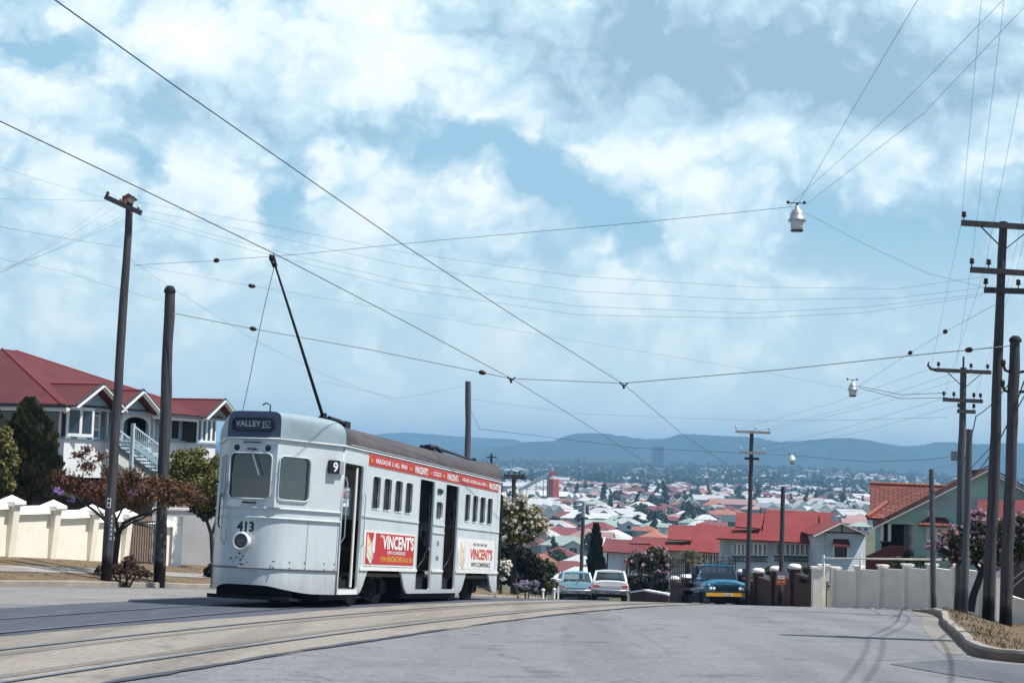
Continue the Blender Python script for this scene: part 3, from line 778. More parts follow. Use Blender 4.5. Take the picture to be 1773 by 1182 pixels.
# left-hand side
ML = frame_M((0, WB, 0), (-1, 0, 0), (0, 0, 1))
plate('side_panel', [[(-9.75, 0), (-0.012, 0), (-0.012, 2.46), (-9.75, 2.46)]] + [rrect(-b, -a, 1.48, 2.06, 0.06) for a, b in wins + [(4.2, 5.0), (5.4, 6.2)]], ML, M_TRAM, tram, 0.04)
# --- ends
UPL = [(0, 0), (-1.15, -0.69), (-1.15, -1.56), (0, -2.25)]             # (u, v)
def fillet(poly, r, n=6):
    out = [poly[0]]
    for i in range(1, len(poly) - 1):
        p, a, b = V(poly[i]), V(poly[i - 1]), V(poly[i + 1])
        da, db = (a - p).normalized(), (b - p).normalized()
        ang = da.angle(db); L = r / tan(ang / 2)
        c = p + (da + db).normalized() * (r / sin(ang / 2))
        s0 = p + da * L - c; s1 = p + db * L - c
        for k in range(n + 1):
            t = k / n; w_ = s0.lerp(s1, t); out.append(tuple(c + w_.normalized() * r))
    out.append(poly[-1]); return out
LOWP = fillet(UPL, 0.55, 8)
def densify(poly, step=0.06):
    out = []
    for a, b in zip(poly, poly[1:]):
        n = max(1, int((V(b) - V(a)).length / step))
        for i in range(n): out.append(tuple(V(a).lerp(V(b), i / n)))
    out.append(poly[-1]); return out
LOWD = densify(LOWP)
def bottom_w(v):
    d = abs(v + 1.125)
    return 0.118 * (1 - sstep(0.28, 0.92, d)) - 0.004
def end_mirror(u): return 9.75 - u
def low_body(name, w0f, w1, grow, mirror=False):
    mb = MB(); vs = []
    for u, v in LOWD:
        du, dv = (u + 0.0), (v + 1.125)
        L = max(1e-6, sqrt(du * du + dv * dv))
        uu, vv = u + grow * du / L, v + grow * dv / L
        if mirror: uu = end_mirror(uu)
        vs += [P(uu, vv, w0f(v)), P(uu, vv, w1)]
    n = len(LOWD)
    mb.add(vs, [(2 * i, 2 * i + 2, 2 * i + 3, 2 * i + 1) for i in range(n - 1)], smooth=False)
    o = mb.build(name, M_TRAM, tram)
    for p in o.data.polygons: p.use_smooth = True
    return o
for mir in (False, True):
    low_body('apron', lambda v: 0.375, 1.36, 0.0, mir)
    low_body('skirt', bottom_w, 0.385, -0.012, mir)
def along(poly, w, grow=0.0, mir=False):
    out = []
    for u, v in poly:
        L = max(1e-6, sqrt(u * u + (v + 1.125) ** 2)); uu = u + grow * u / L
        out.append(P(end_mirror(uu) if mir else uu, v + grow * (v + 1.125) / L, w))
    return out
for mir in (False, True):
    mb = MB()
    mb.tube(along(LOWD, 1.345, 0.012, mir), 0.022, 5); mb.tube(along(LOWD, 1.19, 0.012, mir), 0.022, 5)
    mb.build('belt_rail', M_TRAM, tram)
    mb = MB(); mb.tube(along(LOWD, 0.382, 0.004, mir), 0.014, 4); mb.build('apron_ledge', mat('ledge_grime', (0.18, 0.19, 0.20), 0.6, 0.3, 6), tram)
mb = MB()
for s_ in (0.07, 0.38, 0.68, 1.08, 1.28):
    a = V((-1.15, -0.69)).lerp(V((0, 0)), s_ / 1.341); nrm = V((-0.69, 1.15)) / 1.341
    for w_ in (0.5, 0.4):
        q = a + nrm * 0.0; mb.cyl(P(q.x - nrm.x * 0.03, q.y - nrm.y * 0.03, w_), P(q.x + nrm.x * 0.012, q.y + nrm.y * 0.012, w_), 0.011, n=6)
mb.build('bolt', M_TDARK, tram)
for k_, s_ in enumerate((0.02, 0.52, 0.98)):     # seams of the apron plates
    a = V((-1.15, -0.69)).lerp(V((0, 0)), s_); mb = MB(); nx_, ny_ = -0.69 / 1.341, 1.15 / 1.341
    if k_: mb.beam(P(a.x + nx_ * 0.001, a.y + ny_ * 0.001, 0.40), P(a.x + nx_ * 0.001, a.y + ny_ * 0.001, 1.17), 0.007, 0.007); mb.build('plate_seam', MATS['ledge_grime'], tram)
# upper facets
nF = (-1, 0, 0)
MF = frame_M(P(-1.15, 0, 0), (0, -1, 0), (0, 0, 1))                     # x = v
MA = frame_M(P(-1.15, -0.69, 0), (1.15, -0.69, 0), (0, 0, 1))          # x = distance along the angled panel from the front corner
MAL = frame_M(P(0, -2.25, 0), (-1.15, -0.69, 0), (0, 0, 1))            # left angled panel, from the side to the front
WSC = rrect(-1.505, -0.765, 1.485, 2.225, 0.09)
plate('front_panel', [rrect(-1.56, -0.69, 1.36, 2.46), WSC], MF @ Matrix.Translation((0, 0, -0.02)), M_TRAM, tram, 0.04)
AW = rrect(0.045, 0.67, 1.485, 2.195, 0.09)
plate('angled_panel', [rrect(0.0, 1.335, 1.36, 2.46), AW], MA @ Matrix.Translation((0, 0, -0.02)), M_TRAM, tram, 0.04)
AWL = rrect(0.67, 1.29, 1.485, 2.195, 0.09)
plate('angled_panel', [rrect(0.0, 1.335, 1.36, 2.46), AWL], MAL @ Matrix.Translation((0, 0, -0.02)), M_TRAM, tram, 0.04)
for poly, M in ((WSC, MF), (AW, MA), (AWL, MAL)):
    ws = plate('windscreen' if M is MF else 'side_screen', [poly], M @ Matrix.Translation((0, 0, -0.03)), M_WS, tram, 0.006)
    mb = MB(); mb.tube(lip(poly, M, 0), 0.013, 4); mb.build('screen_surround', M_TRAM, ws)
mb = MB()      # rear end walls, hidden from the street but closing the car
mb.quad(P(9.75, 0, 1.36), P(10.9, -0.69, 1.36), P(10.9, -0.69, 2.46), P(9.75, 0, 2.46)); mb.quad(P(10.9, -0.69, 1.36), P(10.9, -1.56, 1.36), P(10.9, -1.56, 2.46), P(10.9, -0.69, 2.46)); mb.quad(P(10.9, -1.56, 1.36), P(9.75, -2.25, 1.36), P(9.75, -2.25, 2.46), P(10.9, -1.56, 2.46))
mb.build('rear_panel', M_TRAM, tram)
# --- roof: grey dome over the cab, brown arched canvas over the saloon
def roof_sec(u, n=28):
    uu = u if u <= 4.875 else 9.75 - u
    vR = -0.69 * (-uu / 1.15) if uu < 0 else 0.0
    hw = 1.125 + vR; p = 2.35 if uu > 0.7 else 2.35 + 5.5 * sstep(0.7, -1.15, uu)
    top = 2.93 - 0.02 * sstep(0, -1.1, uu)
    over = 0.035
    out = []
    for i in range(n + 1):
        t = pi * i / n; c_, s_ = cos(t), sin(t)
        x = math.copysign(abs(c_) ** (2 / p), c_); y = abs(s_) ** (2 / p)
        out.append(P(u, -1.125 + x * (hw + over), 2.455 + y * (top - 2.455)))
    return out
def loft(mb, secs, mi=0):
    n = len(secs[0]); vs = [p for s_ in secs for p in s_]
    mb.add(vs, [(i * n + j, i * n + j + 1, (i + 1) * n + j + 1, (i + 1) * n + j) for i in range(len(secs) - 1) for j in range(n - 1)], mi, smooth=True)
mb = MB(); us = [-1.15 + 1.15 * i / 10 for i in range(11)]; loft(mb, [roof_sec(u) for u in us]); mb.build('dome', M_CAP, tram)
mb = MB(); us = [0.0 + 9.75 * i / 24 for i in range(25)]; loft(mb, [[p + V((0, 0, 0.006)) for p in roof_sec(u)] for u in us]); mb.build('roof', M_ROOF, tram)
mb = MB(); us = [9.75 + 1.15 * i / 8 for i in range(9)]; loft(mb, [roof_sec(u) for u in us]); e = roof_sec(10.9); mb.add(e, [tuple(range(len(e)))]); mb.build('dome', M_CAP, tram)
mb = MB(); e = roof_sec(-1.15); mb.add([p + V((-0.002, 0, 0)) for p in e], [tuple(range(len(e)))]); mb.build('dome_front', M_CAPD, tram)
mb = MB(); mb.tube(along([(9.75, 0.03), (0, 0.03), (-1.17, -0.68), (-1.17, -1.57), (0, -2.28), (9.75, -2.28)], 2.462), 0.02, 5); mb.build('gutter_rail', mat('gutter_white', (0.62, 0.64, 0.64), 0.5, 0.15, 6), tram)
mb = MB(); mb.tube([P(u, 0.045, 2.50) for u in (0.2, 3, 6, 9.6)], 0.012, 4); mb.build('roof_conduit', M_GALV, tram)
# --- destination box and lettering
db = plate('destination_box', [rrect(-1.515, -0.765, 2.575, 2.80, 0.09), rrect(-1.485, -0.795, 2.6, 2.775, 0.075)], MF @ Matrix.Translation((0, 0, 0.02)), M_BLK, tram, 0.045)
bl = plate('destination_blind', [rrect(-1.49, -0.79, 2.595, 2.78, 0.075)], MF @ Matrix.Translation((0, 0, 0.010)), mat('blind_cloth', (0.035, 0.045, 0.075), 0.3, 0.1, 4), db, 0.006)
MFt = MF @ Matrix.Translation((0, 0, 0.013))
lettering('destination_name', 'VALLEY J', MFt, -1.455, 2.625, 0.50, 0.125, M_LETG, db, 0.012)
lettering('destination_name', 'CT', MFt, -0.94, 2.675, 0.10, 0.075, M_LETG, db, 0.012)
mb = MB(); mb.box(-0.002, 0.002, 0, 1, 0, 1); 
mb = MB(); mb.add([MFt @ V(p) for p in ((-0.95, 2.64, 0.004), (-0.83, 2.64, 0.004), (-0.83, 2.655, 0.004), (-0.95, 2.655, 0.004))], [(0, 1, 2, 3)]); mb.build('underline', M_LETG, db)
lettering('fleet_number', '413', MF, -1.31, 0.95, 0.30, 0.17, M_NUM, tram, 0.035, lift=0.006)
rb = MB(); rb.box(1.03, 1.215, 1.985, 2.205, 0.0, 0.085); rb.box(1.215, 1.33, 1.985, 2.20, 0.0, 0.05, 1)
vs = rb.v; rb.v = [tuple(MA @ V(p)) for p in [(p[0], p[1], p[2]) for p in vs]]
rbo = rb.build('route_box', [M_BLK, M_GALV], tram)
lettering('route_number', '9', MA, 1.075, 2.01, 0.10, 0.165, M_LETW, rbo, 0.02, lift=0.089)
# --- front fittings
mb = MB(); mb.lathe([(0.0, -0.10), (0.10, -0.095), (0.115, -0.02)], 20, 0, P(-1.15, -1.18, 0.80), 'X'); hl = mb.build('headlight', glass_mat('lamp_lens', (0.10, 0.10, 0.11), 0.15), tram)
mb = MB(); mb.lathe([(0.112, -0.09), (0.118, -0.125), (0.142, -0.12), (0.15, -0.08), (0.13, 0.0), (0.12, 0.05)], 24, 0, P(-1.15, -1.18, 0.80), 'X'); mb.build('headlight_rim', M_ADW, hl)
for v_ in (-1.41, -0.86):
    mb = MB(); mb.lathe([(0.0, -0.035), (0.028, -0.032), (0.042, -0.02), (0.05, 0.0)], 14, 0, P(-1.15, v_, 2.31), 'X'); mb.build('marker_lamp', M_BLK, tram)
mb = MB(); mb.beam(P(-1.165, -1.3, 2.405), P(-1.165, -0.97, 2.405), 0.03, 0.05); mb.beam(P(-1.175, -1.28, 2.40), P(-1.175, -0.99, 2.40), 0.012, 0.02, 1); mb.build('vent', [M_GALV, M_BLK], tram)
mb = MB(); mb.beam(P(-1.20, -1.20, 2.29), P(-1.20, -1.04, 2.285), 0.03, 0.025); mb.beam(P(-1.21, -1.13, 2.28), P(-1.21, -0.965, 1.865), 0.016, 0.016, 1); mb.build('wiper', [M_BLK, M_GALV], tram)
mb = MB(); mb.tube([P(-1.15, -1.24, 1.425), P(-1.19, -1.22, 1.425), P(-1.19, -1.04, 1.425), P(-1.15, -1.02, 1.425)], 0.018, 6); mb.build('front_handle', M_BLK, tram)
mb = MB(); mb.add([P(-1.153, -1.04, 0.372), P(-1.153, -0.95, 0.372), P(-1.153, -1.02, 0.335)], [(0, 1, 2)]); mb.build('paint_chip', M_TRAM, tram)
rnd = random.Random(8); mb = MB()
for k in range(16):
    v_, w_ = -1.25 + rnd.gauss(0, 0.09), 0.52 + rnd.gauss(0, 0.07); s_ = rnd.uniform(0.006, 0.018)
    pts = [P(-1.1535, v_ + s_ * cos(t) * rnd.uniform(.6, 1.3), w_ + s_ * sin(t) * rnd.uniform(.6, 1.3)) for t in (0, 1.1, 2.2, 3.3, 4.4, 5.4)]
    mb = MB(); mb.add(pts, [tuple(range(6))]); mb.build('chipped_paint', M_TDARK, tram)
mb = MB(); mb.tube([P(-1.17, -1.60, 1.55), P(-1.2, -1.62, 1.5), P(-1.2, -1.62, 1.05), P(-1.17, -1.60, 1.0)], 0.014, 5); mb.tube([P(-1.1, -1.72, 1.75), P(-1.16, -1.76, 1.74), P(-1.1, -1.78, 1.72)], 0.02, 5); mb.build('grab_handle', M_BLK, tram)
mb = MB(); mb.tube([P(-0.2, -1.3, 2.9), P(-0.2, -1.3, 3.11), P(-0.22, -1.38, 3.14), P(-0.22, -1.43, 3.10)], 0.014, 5); mb.build('roof_hook', M_BLK, tram)
# --- trolley poles
def tube_pts(a, b, n): return [V(a).lerp(V(b), i / n) for i in range(n + 1)]
mb = MB(); mb.box(1.55, 2.9, 0.98, 1.27, 2.93, 2.985); mb.box(1.62, 2.15, 1.02, 1.23, 2.985, 3.06); mb.cyl(P(1.75, -1.125, 3.0), P(1.75, -1.125, 3.18), 0.075, 0.06, 10)
for v_ in (-1.04, -1.21): mb.tube([P(1.8, v_, 3.1), P(2.3, v_, 3.09), P(2.75, v_, 3.06)], 0.04, 6)
mb.box(2.55, 2.8, 1.0, 1.25, 3.0, 3.12)
tb = mb.build('trolley_base', M_BLK, tram)
tp = MB(); tp.tube([P(1.72, -1.125, 3.12), P(0.4, -1.125, 4.33), P(-0.83, -1.125, 5.44)], [0.035, 0.028, 0.02], 6); tpo = tp.build('trolley_pole', M_BLK, tram)
mb = MB(); mb.lathe([(0.03, -0.03), (0.065, -0.025), (0.045, 0.0), (0.065, 0.025), (0.03, 0.03)], 14, 0, P(-0.93, -1.125, 5.50), 'Y'); mb.beam(P(-0.78, -1.10, 5.38), P(-0.94, -1.09, 5.52), 0.02, 0.05); mb.beam(P(-0.78, -1.15, 5.38), P(-0.94, -1.16, 5.52), 0.02, 0.05); mb.build('trolley_wheel', M_BLK, tpo)
mb = MB(); pts = [P(-0.81, -1.125, 5.38)]
for i in range(1, 15):
    t = i / 14; pts.append(P(-0.81 - 0.38 * t, -1.125 - 0.42 * t, 5.38 - 3.93 * t) + V((-0.05 * sin(pi * t), 0.01 * sin(9 * t), 0)))
mb.tube(pts, 0.007, 4); pe = pts[-1]
mb.tube([pe, pe + V((0, 0.01, -0.4)), pe + V((0.01, 0.02, -0.62)), pe + V((0.0, -0.05, -0.72)), pe + V((0, -0.09, -0.6)), pe + V((0, -0.05, -0.45))], 0.008, 4)
mb.build('trolley_rope', mat('rope_grey', (0.12, 0.13, 0.15), 0.9, 0.2, 8), tram)
mb = MB(); mb.box(7.55, 8.85, 0.98, 1.27, 2.93, 2.985); mb.cyl(P(7.75, -1.125, 2.98), P(7.75, -1.125, 3.12), 0.08, 0.06, 10)
for v_ in (-1.04, -1.21): mb.tube([P(7.6, v_, 3.06), P(8.1, v_, 3.10), P(8.5, v_, 3.02)], 0.05, 6)
mb.build('trolley_base', M_BLK, tram)
mb = MB(); mb.tube([P(7.9, -1.125, 3.12), P(9.6, -1.125, 3.08), P(11.35, -1.125, 3.04)], [0.034, 0.03, 0.022], 6); mb.cyl(P(11.3, -1.08, 3.05), P(11.3, -1.17, 3.05), 0.06, n=10); mb.build('trolley_pole', M_BLK, tram)
mb = MB(); mb.beam(P(10.85, -1.125, 2.8), P(10.85, -1.125, 3.02), 0.04, 0.04); mb.build('pole_hook', M_BLK, tram)
mb = MB(); mb.tube([P(9.78, 0.02, 2.18), P(9.86, 0.03, 2.16), P(9.86, 0.03, 0.05)], 0.028, 5); mb.build('rear_handrail', M_BLK, tram)
# --- doors, steps, interior
for a, b, c, d in doors:
    dn = MB()
    dn.box(a + 0.02, b - 0.02, 0.05, 0.34, c - 0.03, c + 0.0, 0)
    dn.box(a + 0.02, b, 0.36, 0.40, c, 0.42, 1)
    dn.box(a, b, 0.4, 0.9, 0.38, 0.43, 2)
    st = dn.build('door_step', [M_GALV, mat('step_plate', (0.30, 0.33, 0.35), 0.6, 0.15, 4), mat('step_tread', (0.10, 0.05, 0.045), 0.7, 0.15, 4)], tram)
mb = MB(); mb.box(0.06, 0.94, -0.022, -0.0, 0.0, 0.075); mb.build('door_sill', M_ADW, tram)
for (ua, ub) in ((0.70, 0.70),):
    mb = MB(); mb.tube([P(0.74, -0.03, 2.15), P(0.74, -0.03, 0.12)], 0.028, 6); mb.build('door_handrail', M_ADW, tram)
    mb = MB(); mb.tube([P(0.035, 0.05, 1.95), P(0.035, 0.09, 1.85), P(0.035, 0.09, 0.95), P(0.035, 0.03, 0.85)], 0.010, 5); mb.build('door_handrail', M_GALV, tram)
    mb = MB(); mb.tube([P(0.95, 0.05, 1.75), P(0.95, 0.085, 1.7), P(0.95, 0.085, 0.85), P(0.95, 0.04, 0.8)], 0.010, 5); mb.build('door_handrail', M_GALV, tram)
for (a, b, c, d) in doors[1:]:
    mb = MB(); mb.tube([P(b - 0.06, -0.05, 1.9), P(b - 0.06, -0.05, 0.9), P(b - 0.12, -0.1, 0.65), P(b - 0.3, -0.15, 0.48), P(a + 0.05, -0.15, 0.46)], 0.02, 5); mb.build('door_handrail', M_BLK, tram)
    mb = MB(); mb.box(a + 0.03, b - 0.2, 0.3, 0.36, 0.84, 0.90); mb.build('seat_rail', M_GALV, tram)
mb = MB(); mb.beam(P(0.0, -0.35, 1.26), P(0.94, -0.35, 1.26), 0.02, 0.02); mb.beam(P(4.0, -0.5, 1.26), P(6.6, -0.5, 1.26), 0.02, 0.02); mb.build('door_bar', M_TEAL, tram)
mb = MB(); mb.box(0.0, 9.75, 0.35, 2.2, 0.30, 0.36); mb.box(-1.05, 0.0, 0.75, 1.5, 0.30, 0.36); mb.box(1.0, 4.0, 0.02, 0.35, 0.30, 0.36); mb.box(6.6, 9.75, 0.02, 0.35, 0.30, 0.36); mb.build('saloon_floor', M_INT, tram)
mb = MB(); mb.box(0.0, 9.75, 0.03, 2.2, 2.43, 2.45); mb.box(-0.9, 0.0, 0.6, 1.6, 2.43, 2.45); mb.build('saloon_ceiling', M_INTL, tram)
# driver's bulkhead behind the cab, with a panelled window frame
bhd = plate('bulkhead', [rrect(-2.21, -0.4, 0.36, 1.86)], frame_M(P(0.03, 0, 0), (0, -1, 0), (0, 0, 1)), M_OLV, tram, 0.03)
plate('bulkhead_pane', [rrect(-2.21, -0.4, 1.86, 2.42), rrect(-1.1, -0.7, 1.95, 2.3)], frame_M(P(0.03, 0, 0), (0, -1, 0), (0, 0, 1)), mat('frosted_blind', (0.27, 0.26, 0.30), 0.5, 0.1, 2), bhd, 0.01)
mb = MB(); mb.box(-0.75, -0.55, 1.2, 1.4, 0.36, 1.45); mb.cyl(P(-0.66, -1.3, 1.45), P(-0.66, -1.3, 1.55), 0.02, n=8); mb.build('controller', M_INT, tram)
for u in (4.02, 6.62):
    mb = MB(); mb.box(u - 0.015, u + 0.015, 0.03, 0.9, 0.36, 1.35); mb.box(u - 0.015, u + 0.015, 1.35, 2.21, 0.36, 1.35); mb.build('draught_screen', M_INT, tram)
k = 0
for u in (1.4, 2.1, 2.8, 3.5, 7.1, 7.8, 8.5, 9.2):
    for v0 in (0.08, 1.3):
        mb = MB(); mb.box(u - 0.2, u + 0.22, v0, v0 + 0.85, 0.72, 0.82); mb.box(u + 0.18, u + 0.24, v0, v0 + 0.85, 0.80, 1.27); mb.box(u - 0.02, u + 0.04, v0 + 0.1, v0 + 0.75, 0.36, 0.72); mb.build('seat', M_INT, tram)
# --- trucks and lifeguard
for uc in (2.3, 8.2):
    tr = MB(); tr.box(uc - 1.05, uc + 1.05, 0.30, 0.40, 0.0, 0.20); tr.box(uc - 1.05, uc + 1.05, 1.85, 1.95, 0.0, 0.20); tr.box(uc - 0.3, uc + 0.3, 0.3, 1.95, 0.02, 0.22)
    for du in (-0.62, 0.62): tr.box(uc + du - 0.12, uc + du + 0.12, 0.24, 0.32, -0.02, 0.24); tr.cyl(P(uc + du, -0.25, 0.10), P(uc + du, -0.33, 0.10), 0.09, n=10)
    tr.tube([P(uc - 0.3, -0.27, -0.03), P(uc - 0.15, -0.27, -0.1), P(uc + 0.15, -0.27, -0.1), P(uc + 0.3, -0.27, -0.03)], 0.03, 5)
    to = tr.build('truck_frame', M_TDARK, tram)
    for du in (-0.62, 0.62):
        for v_ in (-0.41, -1.84):
            w = MB(); sg = -1 if v_ < -1 else 1
            w.lathe([(0.05, 0.05 * -sg), (0.25, 0.04 * -sg), (0.30, 0.05 * -sg), (0.33, 0.05 * -sg), (0.335, -0.03 * -sg), (0.36, -0.045 * -sg), (0.36, -0.06 * -sg), (0.05, -0.06 * -sg)], 24, 0, P(uc + du, v_, 0.10), 'Y')
            w.build('wheel', mat('tram_wheel', (0.05, 0.045, 0.045), 0.6, 0.2, 6), to)
mb = MB(); mb.box(0.6, 9.2, 0.5, 1.75, 0.05, 0.32); mb.box(3.65, 6.9, 0.14, 2.1, -0.10, 0.30); mb.box(-0.2, 1.1, 0.2, 2.05, -0.10, 0.24); mb.box(1.1, 3.6, 1.0, 1.3, -0.15, 0.3); mb.box(6.9, 9.5, 1.0, 1.3, -0.15, 0.3); mb.build('underframe_light_block', M_TDARK, tram)  # underframe with deep dark boxes added to block light below the floor
mb = MB(); mb.prism([(-1.05, 0.78), (-1.05, 1.47), (0.5, 2.15), (0.5, 0.1)], 0.125, 0.30); mb.build('underframe_light_block', M_TDARK, tram)
mb = MB()
for i in range(9): mb.beam(P(-0.92, -0.45 - 0.17 * i, -0.09), P(-0.35, -0.45 - 0.17 * i, -0.12), 0.06, 0.04)
mb.beam(P(-0.94, -0.40, -0.09), P(-0.94, -1.85, -0.09), 0.05, 0.06); mb.beam(P(-0.7, -0.5, 0.1), P(-0.7, -1.8, 0.1), 0.05, 0.3); mb.beam(P(-0.45, -0.42, -0.10), P(-0.45, -1.85, -0.10), 0.05, 0.05)
for v_ in (-0.6, -1.65): mb.beam(P(-0.5, v_, -0.1), P(-0.3, v_, 0.2), 0.04, 0.04)
mb.build('lifeguard', M_TDARK, tram)
# --- advertising
MRo = MR @ Matrix.Translation((0, 0, 0.026))
def panel_ad(u0, u1, w0, w1, border, face, name):
    a = plate(name, [rrect(u0, u1, w0, w1)], MRo, border, tram, 0.010)
    plate('advert_field', [rrect(u0 + 0.045, u1 - 0.045, w0 + 0.03, w1 - 0.03)], MRo @ Matrix.Translation((0, 0, 0.007)), face, a, 0.006)
    return a
def poly_on(name, pts, M, lift, material, parent):
    mb = MB(); mb.add([M @ V((x, y, lift)) for x, y in pts], [tuple(range(len(pts)))]); return mb.build(name, material, parent)
def packet(u, w, s, parent, M):
    """powder packet drawn on the advertisement: a tilted pale box with a yellow band"""
    q = lambda pts: [(u + x * s, w + y * s) for x, y in pts]
    poly_on('packet_shadow', q([(0.02, 0.12), (0.42, -0.14), (0.50, -0.10), (0.1, 0.2)]), M, 0.0105, M_BLK, parent)
    poly_on('packet_front', q([(0.0, 0.18), (0.45, -0.12), (0.45, 0.62), (0.05, 0.98), (0.0, 0.9)]), M, 0.0115, mat('packet_cream', (0.72, 0.66, 0.52), 0.5, 0.08, 6), parent)
    poly_on('packet_side', q([(0.45, -0.12), (0.68, 0.14), (0.68, 0.92), (0.45, 0.62)]), M, 0.0117, mat('packet_grey', (0.48, 0.50, 0.52), 0.5, 0.08, 6), parent)
    poly_on('packet_band', q([(0.05, 0.95), (0.45, 0.60), (0.45, 0.54), (0.03, 0.88)]), M, 0.0122, M_ADY, parent)
    poly_on('packet_band', q([(0.02, 0.42), (0.43, 0.12), (0.43, 0.06), (0.02, 0.36)]), M, 0.0122, M_ADY, parent)
    poly_on('packet_mark', q([(0.17, 0.55), (0.27, 0.46), (0.30, 0.60), (0.2, 0.68)]), M, 0.0123, M_ADY, parent)
    poly_on('packet_sachet', q([(0.55, 0.35), (0.80, 0.30), (0.84, 1.05), (0.66, 1.08)]), M, 0.0125, M_ADW, parent)
ad = panel_ad(1.18, 3.87, 0.49, 1.10, M_ADW, M_RED, 'advert_panel')
MT = MRo @ Matrix.Translation((0, 0, 0.010))
packet(1.27, 0.57, 0.50 , ad, MRo)
lettering('advert_slogan', 'for', MT, 1.95, 1.00, 0.16, 0.06, M_LETW, ad, 0.02, 0.2)
lettering('advert_name', "VINCENT'S", MT, 2.06, 0.795, 1.72, 0.255, M_LETW, ad, 0.035)
lettering('advert_slogan', 'WITH CONFIDENCE', MT, 2.32, 0.705, 1.0, 0.062, M_LETW, ad, 0.02)
lettering('advert_slogan', 'FOR', MT, 2.0, 0.575, 0.25, 0.085, M_ADY, ad, 0.02)
lettering('advert_slogan', 'HEADACHE', MT, 2.3, 0.57, 0.82, 0.105, M_ADY, ad, 0.02)
lettering('advert_slogan', 'AND ALL PAIN', MT, 3.16, 0.575, 0.58, 0.085, M_ADY, ad, 0.02)
ad = panel_ad(6.69, 9.42, 0.465, 1.125, M_ADW, M_ADW, 'advert_panel')
packet(6.80, 0.55, 0.52, ad, MRo)
lettering('advert_slogan', 'YES, YOU CAN TAKE', MT, 7.72, 0.985, 1.05, 0.062, M_NUM, ad, 0.015)
lettering('advert_name', "VINCENT'S", MT, 7.52, 0.70, 1.72, 0.235, M_ADT, ad, 0.035)
lettering('advert_slogan', 'WITH CONFIDENCE', MT, 7.62, 0.545, 1.45, 0.095, M_NUM, ad, 0.015)
ad = panel_ad(1.17, 9.53, 2.232, 2.432, M_ADT, M_RED, 'advert_banner')
BU = BAN_U
segs = [('for', 0, M_ADY), ('HEADACHE', 2, M_LETW), ('&', 4, M_LETW), ('ALL', 6, M_LETW), ('PAIN', 8, M_LETW), ('take', 10, M_ADY), ("VINCENT'S", 12, M_LETW), ('for', 14, M_ADY), ('COLDS', 16, M_LETW), ('take', 18, M_ADY), ("VINCENT'S", 20, M_LETW), ('for', 22, M_ADY), ('NERVES, ACHES & ALL PAIN', 24, M_LETW), ('take', 26, M_ADY), ("VINCENT'S", 28, M_LETW)]
for s_, k, mm in segs:
    big = s_.startswith('VIN'); h = 0.135 if big else 0.085 if mm is M_LETW else 0.075
    lettering('banner_word', s_, MT, BU[k] + 0.01, 2.33 - h / 2, BU[k + 1] - BU[k] - 0.02, h, mm, ad, 0.03 if big else 0.02)
lettering('capacity_number', '8', MR, 5.25, 0.93, 0.12, 0.095, M_NUM, tram, 0.0, lift=0.024)
lettering('capacity_number', '40', MR, 5.2, 0.64, 0.2, 0.095, M_NUM, tram, 0.0, lift=0.024)

# --- two passengers seated inside
def seated_person(label, loc, rotz, shirt, hair_col, hat=False):
    t = thing('person', label, 'person', loc, rotz)
    J = [(0, 0, 0.50), (0, 0.0, 0.75), (0, 0.0, 1.0), (0, 0.02, 1.09), (0, 0.03, 1.17), (0, 0.03, 1.26), (-0.19, 0, 1.0), (-0.24, 0.04, 0.76), (-0.18, 0.26, 0.66), (0.19, 0, 1.0), (0.24, 0.04, 0.76), (0.18, 0.26, 0.66), (-0.1, 0.02, 0.5), (-0.11, 0.45, 0.5), (-0.11, 0.45, 0.08), (0.1, 0.02, 0.5), (0.11, 0.45, 0.5), (0.11, 0.45, 0.08), (-0.16, 0.34, 0.63), (0.16, 0.34, 0.63)]
    R = [0.15, 0.14, 0.14, 0.055, 0.075, 0.08, 0.065, 0.048, 0.035, 0.065, 0.048, 0.035, 0.09, 0.065, 0.045, 0.09, 0.065, 0.045, 0.03, 0.03]
    E_ = [(0, 1), (1, 2), (2, 3), (3, 4), (4, 5), (2, 6), (6, 7), (7, 8), (8, 18), (2, 9), (9, 10), (10, 11), (11, 19), (0, 12), (12, 13), (13, 14), (0, 15), (15, 16), (16, 17)]
    me = bpy.data.meshes.new('body'); me.from_pydata(J, E_, []); ob = bpy.data.objects.new('body', me); COL.objects.link(ob)
    md = ob.modifiers.new('s', 'SKIN'); md.use_smooth_shade = True
    for i, sv in enumerate(me.skin_vertices[0].data):
        sv.radius = (R[i], R[i] * (0.75 if i in (1, 2) else 1.0)); sv.use_root = (i == 0)
    ob.modifiers.new('d', 'SUBSURF').levels = 1
    dg = bpy.context.evaluated_depsgraph_get(); m2 = bpy.data.meshes.new_from_object(ob.evaluated_get(dg)); bpy.data.objects.remove(ob)
    m2.materials.clear()
    for mm in (mat('skin_tone', (0.42, 0.22, 0.14), 0.6, 0.06, 8), shirt, mat('dark_trousers', (0.04, 0.045, 0.06), 0.8, 0.15, 5)): m2.materials.append(mm)
    for p in m2.polygons:
        c = p.center; p.material_index = 2 if c.z < 0.56 else 0 if (c.z > 1.06 or (c.y > 0.2 and c.z < 0.8)) else 1
    link('body', m2, t)
    hb = MB(); hb.lathe([(0.0, 0.13), (0.06, 0.115), (0.095, 0.06), (0.10, 0.0), (0.09, -0.05)], 12, 0, (0, 0.005, 1.235)); hb.build('hair', mat('hair_' + label[:6].replace(' ', ''), hair_col, 0.7, 0.2, 20), t)
    return t
M_SHIRT1 = mat('grey_shirt', (0.22, 0.26, 0.32), 0.8, 0.1, 8); M_SHIRT2 = mat('pale_shirt', (0.45, 0.40, 0.38), 0.8, 0.1, 8)
trz = math.atan2(TA.y, TA.x) - pi / 2
